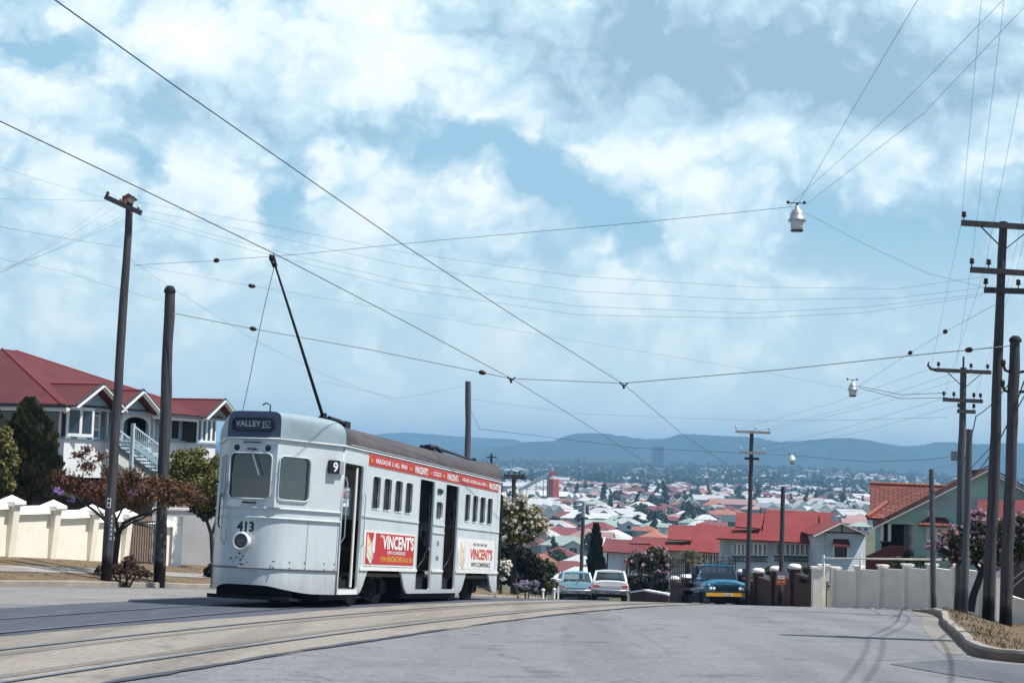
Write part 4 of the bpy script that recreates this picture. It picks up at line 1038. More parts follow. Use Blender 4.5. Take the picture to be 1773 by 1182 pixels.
seated_person('dark haired passenger in a grey shirt, seen through the rear doorway of the tram', tw(6.45, -0.5, 0.36), trz + 0.1, M_SHIRT1, (0.012, 0.01, 0.01))
seated_person('passenger in a pale shirt at the second window behind the rear tram door', tw(7.62, -0.35, 0.36), trz + pi - 0.9, M_SHIRT2, (0.05, 0.03, 0.02))
# ================================================================== buildings and walls near the street
M_REDROOF = roof_mat('red_iron', (0.155, 0.036, 0.038), 26, 0.2, (0.10, 0.030, 0.034))
M_REDROOF2 = roof_mat('red_iron_bright', (0.29, 0.056, 0.054), 26, 0.14, (0.20, 0.048, 0.048))
M_REDROOF3 = roof_mat('red_iron_dull', (0.215, 0.058, 0.058), 26, 0.15, (0.2, 0.05, 0.05))
M_WHT = mat('house_white', (0.74, 0.76, 0.75), 0.6, 0.06, 1.5, streak=0.12, dirt=(0.45, 0.45, 0.43))
M_TRIM = mat('white_trim', (0.80, 0.80, 0.78), 0.55, 0.04, 3)
M_BLUE = mat('blue_grey_trim', (0.24, 0.36, 0.43), 0.55, 0.08, 3)
M_VER = board_mat('verandah_wall', (0.40, 0.51, 0.57), 0.16)
M_BOARD = board_mat('pale_weatherboard', (0.62, 0.67, 0.68), 0.16, 0.06, 0.3)
M_BOARDW = board_mat('white_weatherboard', (0.70, 0.72, 0.71), 0.16, 0.06, 0.25)
M_PANE = glass_mat('house_glass', (0.035, 0.045, 0.055), 0.05)
M_GUTD = mat('dark_gutter', (0.05, 0.055, 0.07), 0.5, 0.15, 3)
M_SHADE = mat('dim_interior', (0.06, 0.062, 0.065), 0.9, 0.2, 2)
M_MAROON = mat('maroon_paint', (0.10, 0.02, 0.024), 0.55, 0.12, 3)
M_STUMP = mat('house_stump', (0.12, 0.11, 0.10), 0.9, 0.2, 3)

def casement(mb_f, mb_g, M, x0, x1, z0, z1, n=1, fw=0.07, y=0.0):
    """window lights: frame bars into mb_f, glass into mb_g; M maps (x, out, z)"""
    w = (x1 - x0) / n
    for i in range(n):
        a, b = x0 + i * w, x0 + (i + 1) * w
        for bx in ((a, a + fw, z0, z1), (b - fw, b, z0, z1), (a + fw, b - fw, z0, z0 + fw), (a + fw, b - fw, z1 - fw, z1)):
            mb_f.box(bx[0], bx[1], y - 0.05, y, bx[2], bx[3], 0, M)
        mb_g.box(a + fw, b - fw, y - 0.025, y - 0.015, z0 + fw, z1 - fw, 0, M)

# ---------------------------------------------------------------- the old house on the left
LH = thing('house', 'large white house with a maroon iron roof and three street gables behind the cream wall', 'house', (-18.57, 65, 0), math.atan2(0.953, 0.302))
I4 = Matrix.Identity(4)
# floor plan in local coordinates: x along the street front, y back from it
mb = MB()
mb.box(0.25, 2.25, 0.0, 5.0, 0.75, 2.38); mb.box(0.25, 2.25, 0.002, 5.0, 3.66, 3.75)
mb.box(11.35, 13.35, 0.0, 5.0, 0.6, 2.42); mb.box(11.35, 13.35, 0.002, 5.0, 3.6, 3.72)
mb.box(8.0, 11.35, 0.6, 5.0, 0.6, 2.45); mb.box(2.25, 8.0, 0.35, 1.0, 0.7, 2.36)
mb.box(0.5, 13.2, 4.9, 10.5, 0.6, 3.7)
mb.box(13.3, 13.36, 0.0, 10.0, 0.6, 3.7)
mb.build('wall', M_WHT, LH)
mb = MB(); mb.box(2.25, 8.0, 1.75, 1.85, 2.36, 3.7); mb.box(8.0, 11.35, 0.75, 0.8, 2.45, 3.7); mb.build('verandah_wall', M_VER, LH)
mb = MB(); mb.box(2.25, 8.0, 0.35, 1.8, 2.3, 2.36); mb.build('verandah_floor', M_BLUE, LH)
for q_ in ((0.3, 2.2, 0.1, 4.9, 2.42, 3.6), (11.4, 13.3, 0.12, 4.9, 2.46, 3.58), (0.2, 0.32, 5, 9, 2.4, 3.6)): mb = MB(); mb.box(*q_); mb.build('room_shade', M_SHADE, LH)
# roofs
def gable_wing(mb, xc, hw, y0, y1, ze, zr, ov=0.0):
    mb.quad((xc - hw, y1, ze), (xc - hw, y0, ze), (xc, y0, zr), (xc, y1, zr)); mb.quad((xc + hw, y0, ze), (xc + hw, y1, ze), (xc, y1, zr), (xc, y0, zr))
    th = 0.06
    mb.quad((xc - hw, y1, ze - th), (xc - hw, y0, ze - th), (xc, y0, zr - th), (xc, y1, zr - th)); mb.quad((xc + hw, y0, ze - th), (xc + hw, y1, ze - th), (xc, y1, zr - th), (xc, y0, zr - th))
mb = MB()
A = V((3.5, 5.6, 6.3)); A2 = V((4.5, 5.6, 6.3))
c0, c1, c2, c3 = V((-0.4, -0.2, 3.72)), V((13.6, -0.2, 3.72)), V((13.6, 11.4, 3.72)), V((-0.4, 11.4, 3.72))
mb.quad(c0, c1, A2, A); mb.tri(c1, c2, A2); mb.quad(c2, c3, A, A2); mb.tri(c3, c0, A)
gable_wing(mb, 2.0, 1.9, -0.55, 5.0, 3.70, 4.67)
gable_wing(mb, 5.25, 1.75, -0.55, 2.6, 3.66, 4.60)
gable_wing(mb, 12.95, 1.75, -0.55, 4.2, 3.66, 4.58)
rf = mb.build('roof', M_REDROOF, LH)
mb = MB()
for xc, zr, y1 in ((2.0, 4.67, 5.0), (5.25, 4.6, 2.6), (12.95, 4.58, 4.2)): mb.tube([(xc, -0.55, zr + 0.01), (xc, y1, zr + 0.01)], 0.05, 5)
for a in (c1, c0): mb.tube([a, A2 if a is c1 else A], 0.05, 5)
mb.build('ridge_cap', mat('ridge_maroon', (0.2, 0.025, 0.03), 0.6, 0.1, 4), rf)
for xc, hw, ze, zr in ((2.0, 1.9, 3.70, 4.67), (5.25, 1.75, 3.66, 4.60), (12.95, 1.75, 3.66, 4.58)):
    mb = MB()
    for sg in (-1, 1):
        mb.beam((xc + sg * (hw + 0.02), -0.60, ze - 0.10), (xc, -0.60, zr - 0.06), 0.05, 0.24, up=(0, -1, 0.0001))
        mb.beam((xc + sg * (hw + 0.05), -0.63, ze + 0.03), (xc, -0.63, zr + 0.07), 0.05, 0.07, 1, up=(0, -1, 0.0001))
    mb.build('barge_board', [M_TRIM, M_GUTD], LH)
    mb = MB(); mb.add([(xc - hw * 0.86, -0.05, ze), (xc + hw * 0.86, -0.05, ze), (xc, -0.05, zr - 0.1)], [(0, 1, 2)]); mb.box(xc - hw * 0.9, xc + hw * 0.9, -0.08, -0.05, ze - 0.1, ze + 0.0); mb.build('gable_infill', M_VER, LH)
mb = MB()
mb.beam((-0.44, -0.5, 3.64), (-0.44, 9.5, 3.64), 0.09, 0.12); mb.beam((7.0, -0.24, 3.62), (11.2, -0.24, 3.62), 0.09, 0.12); mb.build('gutter', M_GUTD, LH)
mb = MB(); mb.box(-0.38, -0.3, -0.45, 9.4, 3.42, 3.58); mb.box(7.0, 11.2, -0.18, -0.1, 3.42, 3.56); mb.box(0.2, 13.4, -0.06, -0.02, 3.58, 3.64); mb.build('fascia', M_TRIM, LH)
mb = MB(); mb.cyl((7.9, -0.1, 0.7), (7.9, -0.1, 3.55), 0.05, n=8); mb.build('downpipe', M_TRIM, LH)
# casements: street bay open outwards, end wall, right bay
def win_thing(name, parts, parent, fm=None, gm=None):
    f, g = MB(), MB()
    for (M, x0, x1, z0, z1, n, fw) in parts: casement(f, g, M, x0, x1, z0, z1, n, fw)
    fo = f.build(name, fm or M_TRIM, parent); g.build('pane', gm or M_PANE, fo); return fo
ME = Matrix(((0, -1, 0, 0.25), (-1, 0, 0, 0), (0, 0, 1, 0), (0, 0, 0, 1)))     # end wall: x runs back (negated), out = -x
Mend = Matrix.Translation((0.25, 0, 0)) @ Matrix.Rotation(-pi / 2, 4, 'Z')
for x0 in (0.32, 1.14):
    M = Matrix.Translation((x0, -0.02, 0)) @ Matrix.Rotation(radians(-22 if x0 < 1 else -10), 4, 'Z') @ Matrix.Scale(-1, 4, V((0, 1, 0)))
    win_thing('casement_window', [(M, 0.0, 0.78 if x0 < 1 else 1.0, 2.42, 3.66, 1, 0.13)], LH)
for y0 in (0.1, 1.2, 2.3, 3.4):
    M = Matrix.Translation((0.24, y0 + 0.95, 0)) @ Matrix.Rotation(-pi / 2, 4, 'Z') @ Matrix.Scale(-1, 4, V((0, 1, 0)))
    win_thing('casement_window', [(M, 0.0, 0.85, 2.42, 3.62, 1, 0.1)], LH)
for a in (9.2, 10.2):
    M = Matrix.Translation((0, 0.72, 0)) @ Matrix.Scale(-1, 4, V((0, 1, 0)))
    win_thing('leadlight_window', [(M, a, a + 0.85, 2.52, 3.5, 1, 0.06)], LH)
M = Matrix.Translation((0, -0.03, 0)) @ Matrix.Scale(-1, 4, V((0, 1, 0)))
win_thing('casement_window', [(M, 11.42, 13.3, 2.46, 3.62, 4, 0.10)], LH)
mb = MB(); mb.box(0.15, 2.35, -0.10, 0.02, 2.33, 2.41); mb.box(0.18, 0.27, 0.0, 6, 2.33, 2.41); mb.box(2.3, 8.0, 0.25, 0.36, 2.3, 2.38); mb.box(8.0, 11.3, 0.5, 0.62, 2.42, 2.5); mb.box(11.25, 13.45, -0.10, 0.02, 2.37, 2.45); mb.build('sill', M_BLUE, LH)
# lattice screens, arch and posts of the entry verandah
def lattice(name, x0, x1, z0, z1, y, parent):
    mb = MB()
    for a, b in ((x0, x0 + 0.06), (x1 - 0.06, x1)): mb.box(a, b, y - 0.03, y + 0.03, z0, z1)
    for z in (z0, z0 + (z1 - z0) * 0.3, z0 + (z1 - z0) * 0.82, z1 - 0.05): mb.box(x0 + 0.06, x1 - 0.06, y - 0.03, y + 0.03, z, z + 0.05)
    n = 6
    for i in range(1, n): x = x0 + (x1 - x0) * i / n; mb.box(x - 0.012, x + 0.012, y - 0.012, y + 0.012, z0 + (z1 - z0) * 0.3, z0 + (z1 - z0) * 0.82)
    mb.build(name, M_TRIM, parent)
lattice('lattice_screen', 2.65, 3.35, 2.38, 3.58, 0.3, LH); lattice('lattice_screen', 4.35, 5.05, 2.38, 3.5, 0.3, LH)
arc = [(5.1, 3.62), (5.1, 2.38), (5.2, 2.38), (5.2, 3.1)] + [(6.3 - 1.1 * cos(pi * i / 10), 3.1 + 0.36 * sin(pi * i / 10)) for i in range(1, 10)] + [(7.4, 3.1), (7.4, 2.38), (7.55, 2.38), (7.55, 3.62)]
plate('arch_screen', [arc], frame_M((0, 0.28, 0), (1, 0, 0), (0, 0, 1)), M_TRIM, LH, 0.06)
for x in (2.3, 3.95, 7.9): mb = MB(); mb.box(x - 0.05, x + 0.05, 0.28, 0.38, 0.7, 3.6); mb.build('verandah_post', M_TRIM, LH)
# front stair descending to the right
mb = MB()
for i in range(9):
    x = 3.9 + 0.42 * i; z = 2.28 - 0.155 * i; mb.box(x, x + 0.46, -1.05, -0.05, z - 0.05, z)
mb.beam((3.8, -1.08, 2.2), (7.7, -1.08, 0.78), 0.06, 0.24); mb.beam((3.8, -0.02, 2.2), (7.7, -0.02, 0.78), 0.06, 0.24)
st = mb.build('stair', M_BLUE, LH)
mb = MB()
for y in (-1.08, -0.02):
    mb.beam((3.8, y, 3.0), (7.7, y, 1.62), 0.07, 0.07); mb.beam((3.8, y, 2.42), (7.7, y, 1.02), 0.05, 0.05)
    for i in range(22): x = 3.9 + 0.17 * i; z = 2.42 - (x - 3.8) * 0.36; mb.box(x - 0.015, x + 0.015, y - 0.015, y + 0.015, z, z + 0.6)
    for x, z in ((3.8, 3.1), (7.72, 1.75)): mb.box(x - 0.07, x + 0.07, y - 0.07, y + 0.07, z - 2.4, z)
mb.build('balustrade', mat('pale_blue_rail', (0.45, 0.54, 0.58), 0.55, 0.08, 4), st)
mb = MB()
for i in range(7): mb.box(5.6 + 0.16 * i, 5.64 + 0.16 * i, 0.28, 0.33, 1.9, 2.3)
mb.build('vent_slats', M_TRIM, LH)
mb = MB(); mb.lathe([(0, -0.16), (0.1, -0.13), (0.15, -0.03), (0.16, 0.05), (0.06, 0.08)], 12, 0, (0.05, -0.15, 3.5)); mb.build('porch_lamp', M_TRIM, LH)
for x, y, z, r in ((2.9, -0.9, 2.3, 0.06), (7.75, -1.4, 1.9, 0.10)): mb = MB(); mb.cyl((x, y, 0.2), (x, y, z), r, n=8); mb.build('verandah_post', M_TRIM, LH)

# ---------------------------------------------------------------- cream garden wall on the left
M_CREAM = mat('cream_render', (0.90, 0.84, 0.70), 0.85, 0.05, 2.2, bump=0.5, bscale=60, streak=0.12, dirt=(0.5, 0.42, 0.32))
M_CREAMW = mat('cream_coping', (0.92, 0.90, 0.85), 0.8, 0.04, 3, streak=0.15, dirt=(0.5, 0.45, 0.4))
GW = thing('garden_wall', 'cream rendered garden wall with flared posts and peaked caps in front of the white house', 'wall', (-13.1, 40.0, 0), math.atan2(0.953, 0.302))
def gz(s): return G(40 + s * 0.953)        # road height beside the wall at run s
posts = [-8.2, -6.1, -4.0, -1.45, 0.84, 2.72, 4.62, 6.4]
for a, b in zip(posts, posts[1:]):
    z0, zt = gz(a) * 0.5 + gz(b) * 0.5, 0
    zb = min(gz(a), gz(b)) - 0.3
    mb = MB(); za, zb_ = gz(a) + 0.53 + 1.28, gz(b) + 0.53 + 1.28
    zc = (za + zb_) / 2 + 0.02
    mb.box(a + 0.1, b - 0.1, 0.0, 0.16, zb, zc); pn = mb.build('wall_panel', M_CREAM, GW)
    mb = MB(); mb.prism([(-0.11, 0.0), (-0.02, 0.21), (0.18, 0.21), (0.27, 0.0)], a + 0.12, b - 0.12, 0, Matrix(((0, 0, 1, 0), (1, 0, 0, 0), (0, 1, 0, zc), (0, 0, 0, 1)))); mb.build('coping', M_CREAMW, pn)
for s_ in posts:
    z0 = gz(s_) + 0.25; zt = gz(s_) + 0.53 + 1.50
    mb = MB()
    def sec(z, f, hw): hw = hw * 0.78; return [(s_ - hw, f, z), (s_ + hw, f, z), (s_ + hw, 0.22, z), (s_ - hw, 0.22, z)]
    v_ = sec(z0, -0.05, 0.17) + sec(zt, -0.20, 0.17)
    mb.add(v_, [(3, 2, 1, 0), (4, 5, 6, 7), (0, 1, 5, 4), (1, 2, 6, 5), (2, 3, 7, 6), (3, 0, 4, 7)]); po = mb.build('wall_post', M_CREAM, GW)
    mb = MB(); h = 0.25; y0, y1 = -0.28, 0.28
    b_ = [(s_ - h, y0, zt), (s_ + h, y0, zt), (s_ + h, y1, zt), (s_ - h, y1, zt)]; t_ = [(x, y, zt + 0.07) for x, y, z in b_]; q_ = [(s_ - h * 0.9, y0 * 0.9, zt - 0.05), (s_ + h * 0.9, y0 * 0.9, zt - 0.05), (s_ + h * 0.9, y1 * 0.9, zt - 0.05), (s_ - h * 0.9, y1 * 0.9, zt - 0.05)]
    mb.add(q_ + b_ + t_ + [(s_, 0.0, zt + 0.24)], [(3, 2, 1, 0)] + [(i, (i + 1) % 4, 4 + (i + 1) % 4, 4 + i) for i in range(4)] + [(4 + i, 4 + (i + 1) % 4, 8 + (i + 1) % 4, 8 + i) for i in range(4)] + [(8, 9, 12), (9, 10, 12), (10, 11, 12), (11, 8, 12)])
    mb.build('post_cap', M_CREAMW, po)
# gate and the plain gate pillar beyond it
GP = thing('gate_pillar', 'plain tall cream pillar with a lower capped post beside the iron gate', 'pillar', tuple(WALL0 + WALLDIR * 8.6) + (0,), math.atan2(0.953, 0.302))
zb = gz(8.6)
mb = MB(); mb.box(-0.22, 0.22, -0.12, 0.2, zb, zb + 1.85); mb.build('capped_post', M_CREAM, GP)
mb = MB(); z = zb + 1.85; mb.add([(-0.34, -0.26, z), (0.34, -0.26, z), (0.34, 0.34, z), (-0.34, 0.34, z), (-0.34, -0.26, z + 0.09), (0.34, -0.26, z + 0.09), (0.34, 0.34, z + 0.09), (-0.34, 0.34, z + 0.09), (0, 0.04, z + 0.26)], [(3, 2, 1, 0), (0, 1, 5, 4), (1, 2, 6, 5), (2, 3, 7, 6), (3, 0, 4, 7), (4, 5, 8), (5, 6, 8), (6, 7, 8), (7, 4, 8)]); mb.build('post_cap', M_CREAMW, GP)
mb = MB(); mb.box(0.35, 0.95, -0.15, 0.4, zb - 0.1, zb + 2.15); mb.build('pillar', M_CREAMW, GP)
M_IRON = mat('dark_iron', (0.03, 0.028, 0.03), 0.5, 0.2, 6)
GT = thing('iron_gate', 'dark iron driveway gate with upright bars between the cream posts', 'gate', tuple(WALL0 + WALLDIR * 6.6) + (0,), math.atan2(0.953, 0.302))
zb = gz(7.5) + 0.55
mb = MB(); mb.box(0, 1.75, 0.0, 0.04, zb, zb + 0.05); mb.box(0, 1.75, 0.0, 0.04, zb + 1.35, zb + 1.4); mb.box(0, 0.04, 0, 0.04, zb, zb + 1.4); mb.box(1.71, 1.75, 0, 0.04, zb, zb + 1.4); mb.build('gate_frame', M_IRON, GT)
mb = MB()
for i in range(1, 13): mb.cyl((0.14 * i, 0.02, zb), (0.14 * i, 0.02, zb + 1.38), 0.014, n=5)
for i in range(2):
    for k in range(3): mb.lathe([(0.10, -0.008), (0.115, 0.0), (0.10, 0.008)], 10, 0, (1.35 + 0.22 * i, 0.0, zb + 0.3 + 0.4 * k), 'Y')
mb.build('gate_bars', M_IRON, GT)
mb = MB(); mb.box(-0.1, 1.9, 0.3, 0.5, zb - 0.6, zb + 0.0); mb.box(-0.1, 1.9, 1.8, 2.0, zb, zb + 1.65); mb.build('step_wall', mat('grey_render', (0.42, 0.40, 0.37), 0.85, 0.1, 2, streak=0.3), GT)
SW = thing('side_wall', 'weathered grey side wall beyond the gate pillar, behind the front of the tram', 'wall', (-12.6, 56.0, 0), radians(12))
mb = MB(); mb.box(0, 5.2, 0, 0.2, G(56) + 0.3, G(56) + 2.75); mb.build('wall_panel', mat('stained_render', (0.60, 0.60, 0.58), 0.85, 0.1, 1.0, streak=0.45, dirt=(0.25, 0.25, 0.25)), SW)
mb = MB(); mb.box(-0.02, 5.25, -0.04, 0.24, G(56) + 2.75, G(56) + 2.83); mb.build('coping', M_CREAMW, SW)
mb = MB(); mb.add([(-11.6, 50.5, G(52) + 0.86), (-9.0, 50.7, G(52) + 0.72), (-8.6, 56, G(56) + 0.55), (-12.3, 56, G(56) + 0.7)], [(0, 1, 2, 3)]); structure(mb.build('driveway', mat('brick_paving', (0.30, 0.15, 0.10), 0.85, 0.2, 6)))

# ---------------------------------------------------------------- three red roofed houses stepping down the hill on the right
def px_h(px, py, Y, dY=0.0): return at(px, py, Y + dY)
class Loc:
    def __init__(s, root): s.o = V(root.location)
    def __call__(s, px, py, Y): return at(px, py, Y) - s.o
def roof_sheet(mb, a, b, c, d, th=0.10, mi=0):
    """a-b eave (left, right), c-d ridge (right, left); closed slab"""
    a, b, c, d = V(a), V(b), V(c), V(d); n = (b - a).cross(d - a).normalized() * th
    if n.z < 0: n = -n
    mb.quad(a, b, c, d, mi); mb.quad(a - n, b - n, c - n, d - n, mi)
    for p, q in ((a, b), (b, c), (c, d), (d, a)): mb.quad(p - n, q - n, q, p, mi)

Y0 = 105
H2 = thing('house', 'pale weatherboard house under a bright red iron roof, behind the brown brick wall', 'house', at(1330, 1000, Y0))
L = Loc(H2); dr = 4.2
mb = MB()
roof_sheet(mb, L(1318, 934.5, Y0), L(1412, 940, Y0), L(1444.5, 887.5, Y0 + dr), L(1326, 881, Y0 + dr))
roof_sheet(mb, L(1240, 931, Y0), L(1320, 934.6, Y0), L(1319, 916, Y0 + 1.6), L(1243, 917.5, Y0 + 1.6))
roof_sheet(mb, L(1272.5, 911, Y0 + 0.9), L(1318, 914.2, Y0 + 0.9), L(1324, 888.3, Y0 + 3.6), L(1274.5, 886.5, Y0 + 3.6))
a, b = L(1326, 881, Y0 + dr), L(1444.5, 887.5, Y0 + dr)
mb.quad(b + V((0, 0.02, 0)), a + V((0, 0.02, 0)), a + V((0, 4.5, -2.0)), b + V((0, 4.5, -2.0)))
# street gable at the right end
ap, fl, fr_ = L(1455.5, 903.5, Y0 - 3.0), L(1408, 925, Y0 - 3.0), L(1503, 923, Y0 - 3.0)
bk = V((0, 6.5, 0.0))
roof_sheet(mb, fl, fl + bk, ap + bk, ap); roof_sheet(mb, fr_ + bk, fr_, ap, ap + bk)
rf = mb.build('roof', M_REDROOF2, H2)
mb = MB()
for p in (fl, fr_): mb.beam(p + V((0, -0.08, -0.12)), ap + V((0, -0.08, -0.08)), 0.06, 0.26, up=(0, -1, 0.001))
mb.build('barge_board', M_TRIM, H2)
mb = MB(); mb.tube([L(1418, 912, Y0 + 1.4), L(1418, 893, Y0 + 1.4)], 0.06, 6); mb.build('flue', M_MAROON, rf)
# walls
mb = MB()
zl = L(1330, 1012, Y0).z
def wallq(mb, p0, p1, Y, y0, y1, dep=0.12):
    a, b = L(p0, y0, Y), L(p1, y0, Y); zt = max(a.z, b.z); zb = min(L(p0, y1, Y).z, L(p1, y1, Y).z)
    mb.box(a.x, b.x, a.y, a.y + dep, zb, zt)
wallq(mb, 1246, 1418, Y0 + 0.6, 936, 1016)
wl = mb.build('wall', M_BOARD, H2)
mb = MB(); gx0, gx1 = L(1416, 920, Y0 - 2.6).x, L(1499, 920, Y0 - 2.6).x; zt = L(1455, 922, Y0 - 2.6).z; zb = L(1455, 1012, Y0 - 2.6).z; yy = L(1455, 920, Y0 - 2.6).y; apz = L(1455, 905.5, Y0 - 2.6).z; xm = (gx0 + gx1) / 2
pent = [(gx0, zb), (gx1, zb), (gx1, zt), (xm, apz), (gx0, zt)]
mb.prism(pent, 0, 0.12, 0, Matrix(((1, 0, 0, 0), (0, 0, 1, yy), (0, 1, 0, 0), (0, 0, 0, 1)))); mb.box(gx0, gx0 + 0.1, yy + 0.12, yy + 4, zb, zt); mb.box(gx1 - 0.1, gx1, yy + 0.12, yy + 4, zb, zt)
mb.build('gable_wall', M_BOARD, H2)
mb = MB(); mb.box(xm - 1.55, xm + 1.55, yy - 0.06, yy, zt - 0.03, zt + 0.06); mb.box(xm - 0.04, xm + 0.04, yy - 0.06, yy, zt, apz - 0.1); mb.build('gable_trim', M_MAROON, H2)
mb = MB(); wx = L(1455.5, 950, Y0 - 2.6).x; z1 = L(1455, 943, Y0 - 2.6).z; z0 = L(1455, 966, Y0 - 2.6).z
mb.box(wx - 0.42, wx + 0.42, yy - 0.04, yy - 0.01, z0, z1); wo = mb.build('window', M_PANE, H2)
mb = MB()
for s_ in (-1, 1): mb.box(wx + s_ * 0.46 - 0.05, wx + s_ * 0.46 + 0.05, yy - 0.06, yy, z0 - 0.05, z1)
mb.build('frame', M_TRIM, wo)
mb = MB(); zt2 = L(1455, 932.5, Y0 - 2.6).z; mb.quad((wx - 0.52, yy - 0.5, z1 + 0.02), (wx + 0.52, yy - 0.5, z1 + 0.02), (wx + 0.5, yy - 0.02, zt2), (wx - 0.5, yy - 0.02, zt2)); mb.box(wx - 0.53, wx + 0.53, yy - 0.54, yy - 0.50, z1 - 0.10, z1 + 0.03, 1)
for s_ in (-1, 1): mb.tri((wx + s_ * 0.52, yy - 0.5, z1), (wx + s_ * 0.5, yy - 0.02, zt2), (wx + s_ * 0.5, yy - 0.02, z1))
mb.build('window_hood', [M_MAROON, M_REDROOF2], H2)
for p0, p1, n in ((1269.5, 1290, 3), (1297, 1328, 4), (1343, 1402, 7)):
    f, g = MB(), MB(); a, b = L(p0, 940, Y0 + 0.55), L(p1, 940, Y0 + 0.55); z1 = L((p0 + p1) / 2, 939.5, Y0 + 0.55).z; z0 = L((p0 + p1) / 2, 961, Y0 + 0.55).z
    M = Matrix.Translation((0, a.y - 0.02, 0)) @ Matrix.Scale(-1, 4, V((0, 1, 0)))
    casement(f, g, M, a.x, b.x, z0, z1, n, 0.07)
    for i in range(n): x = a.x + (b.x - a.x) * (i + 0.5) / n; f.box(x - 0.012, x + 0.012, a.y - 0.015, a.y + 0.0, z0, z1); 
    f.box(a.x, b.x, a.y - 0.015, a.y, z0 + (z1 - z0) * 0.28, z0 + (z1 - z0) * 0.3)
    wf = f.build('window', M_TRIM, H2); g.build('pane', M_PANE, wf)
    mb = MB(); zz = L((p0 + p1) / 2, 971.5, Y0 + 0.55).z
    mb.box(a.x - 0.1, b.x + 0.1, a.y - 0.10, a.y - 0.02, z0 - 0.12, z0 - 0.04); mb.box(a.x - 0.1, b.x + 0.1, a.y - 0.08, a.y - 0.02, zz, zz + 0.05)
    k = int((b.x - a.x) / 0.12)
    for i in range(k): x = a.x + (b.x - a.x) * i / k; mb.box(x, x + 0.04, a.y - 0.07, a.y - 0.03, zz + 0.05, z0 - 0.12)
    mb.build('bracket_rail', M_GUTD, H2)
for p0, p1 in ((1253, 1266), (1330, 1342), (1404.5, 1416)):
    a, b = L(p0, 940, Y0 + 0.5), L(p1, 940, Y0 + 0.5); z1 = L(p0, 939, Y0 + 0.5).z; z0 = L(p0, 958 if p0 < 1400 else 960, Y0 + 0.5).z; mb = MB()
    mb.box(a.x, b.x, a.y, a.y + 0.03, z0, z1, 1)
    for i in range(5): x = a.x + (b.x - a.x) * i / 4; mb.box(x - 0.015, x + 0.015, a.y - 0.03, a.y, z0, z1)
    for i in range(6): z = z0 + (z1 - z0) * i / 5; mb.box(a.x, b.x, a.y - 0.025, a.y - 0.005, z - 0.012, z + 0.012)
    mb.build('lattice_screen', [M_TRIM, mat('lattice_back', (0.16, 0.2, 0.23), 0.7, 0.1, 3)], H2)
mb = MB(); p = L(1430, 1000, Y0 - 2.7); mb.cyl((p.x, p.y, L(1430, 1010, Y0 - 2.7).z), (p.x, p.y, L(1430, 922, Y0 - 2.7).z), 0.045, n=6); mb.build('downpipe', M_BOARD, H2)
mb = MB()
for i in range(8): p = L(1248 + 23 * i, 1005, Y0 + 0.9); mb.cyl((p.x, p.y, p.z - 3.2), (p.x, p.y, p.z), 0.12, n=8)
mb.build('stumps', M_STUMP, H2)

Y1 = 132
H1 = thing('house', 'grey house with a stepped red iron roof between the palm and the blue truck', 'house', at(1200, 1000, Y1))
L = Loc(H1)
mb = MB()
roof_sheet(mb, L(1180, 952.5, Y1), L(1252, 957, Y1), L(1290, 915.5, Y1 + 5), L(1206.5, 905, Y1 + 5))
roof_sheet(mb, L(1125, 950.5, Y1), L(1183, 953, Y1), L(1190, 937, Y1 + 1.8), L(1127, 937, Y1 + 1.8))
roof_sheet(mb, L(1156.5, 933, Y1 + 1.0), L(1199, 935, Y1 + 1.0), L(1204, 910, Y1 + 4.4), L(1158, 908, Y1 + 4.4))
a, b = L(1206.5, 905, Y1 + 5), L(1290, 915.5, Y1 + 5); mb.quad(b, a, a + V((0, 5, -2.4)), b + V((0, 5, -2.4)))
mb.build('roof', M_REDROOF2, H1)
mb = MB(); wallq(mb, 1129, 1256, Y1 + 0.7, 953, 1020); mb.build('wall', mat('grey_boards', (0.36, 0.40, 0.43), 0.6, 0.1, 2), H1)
mb = MB()
for p0, p1 in ((1150, 1166), (1215, 1226), (1229, 1240), (1243, 1252)):
    a, b = L(p0, 957, Y1 + 0.6), L(p1, 957, Y1 + 0.6); mb = MB(); z1 = L(p0, 958, Y1 + 0.6).z; z0 = L(p0, 976, Y1 + 0.6).z
    f, g = MB(), MB(); M = Matrix.Translation((0, a.y, 0)) @ Matrix.Scale(-1, 4, V((0, 1, 0))); casement(f, g, M, a.x, b.x, z0, z1, 2, 0.06); wf = f.build('window', M_TRIM, H1); g.build('pane', M_PANE, wf)
Y2 = 158
H0 = thing('house', 'white weatherboard house with a dull red roof and hooded window behind the white car', 'house', at(1090, 1000, Y2))
L = Loc(H0)
mb = MB()
roof_sheet(mb, L(1041, 953.5, Y2), L(1128, 958.5, Y2), L(1158, 936, Y2 + 3.6), L(1049, 932.5, Y2 + 3.6))
roof_sheet(mb, L(1090, 940, Y2 + 2.2), L(1160, 941, Y2 + 2.2), L(1157, 930, Y2 + 4.4), L(1096, 928.5, Y2 + 4.4))
a, b = L(1049, 932.5, Y2 + 3.6), L(1158, 936, Y2 + 3.6); mb.quad(b, a, a + V((0, 5, -2.2)), b + V((0, 5, -2.2)))
mb.build('roof', M_REDROOF3, H0)
mb = MB(); p0_, p1_ = L(1041, 953.5, Y2), L(1049, 932.5, Y2 + 3.6); mb.beam(p0_ + V((-0.1, 0, 0.1)), p1_ + V((-0.1, 0, 0.1)), 0.14, 0.18); mb.build('barge_board', M_TRIM, H0)
mb = MB(); wallq(mb, 1051, 1130, Y2 + 0.6, 956, 1024); a = L(1051, 957, Y2 + 0.6); mb.box(a.x, a.x + 0.12, a.y, a.y + 7, a.z - 4.0, a.z + 0.4); mb.build('wall', M_BOARDW, H0)
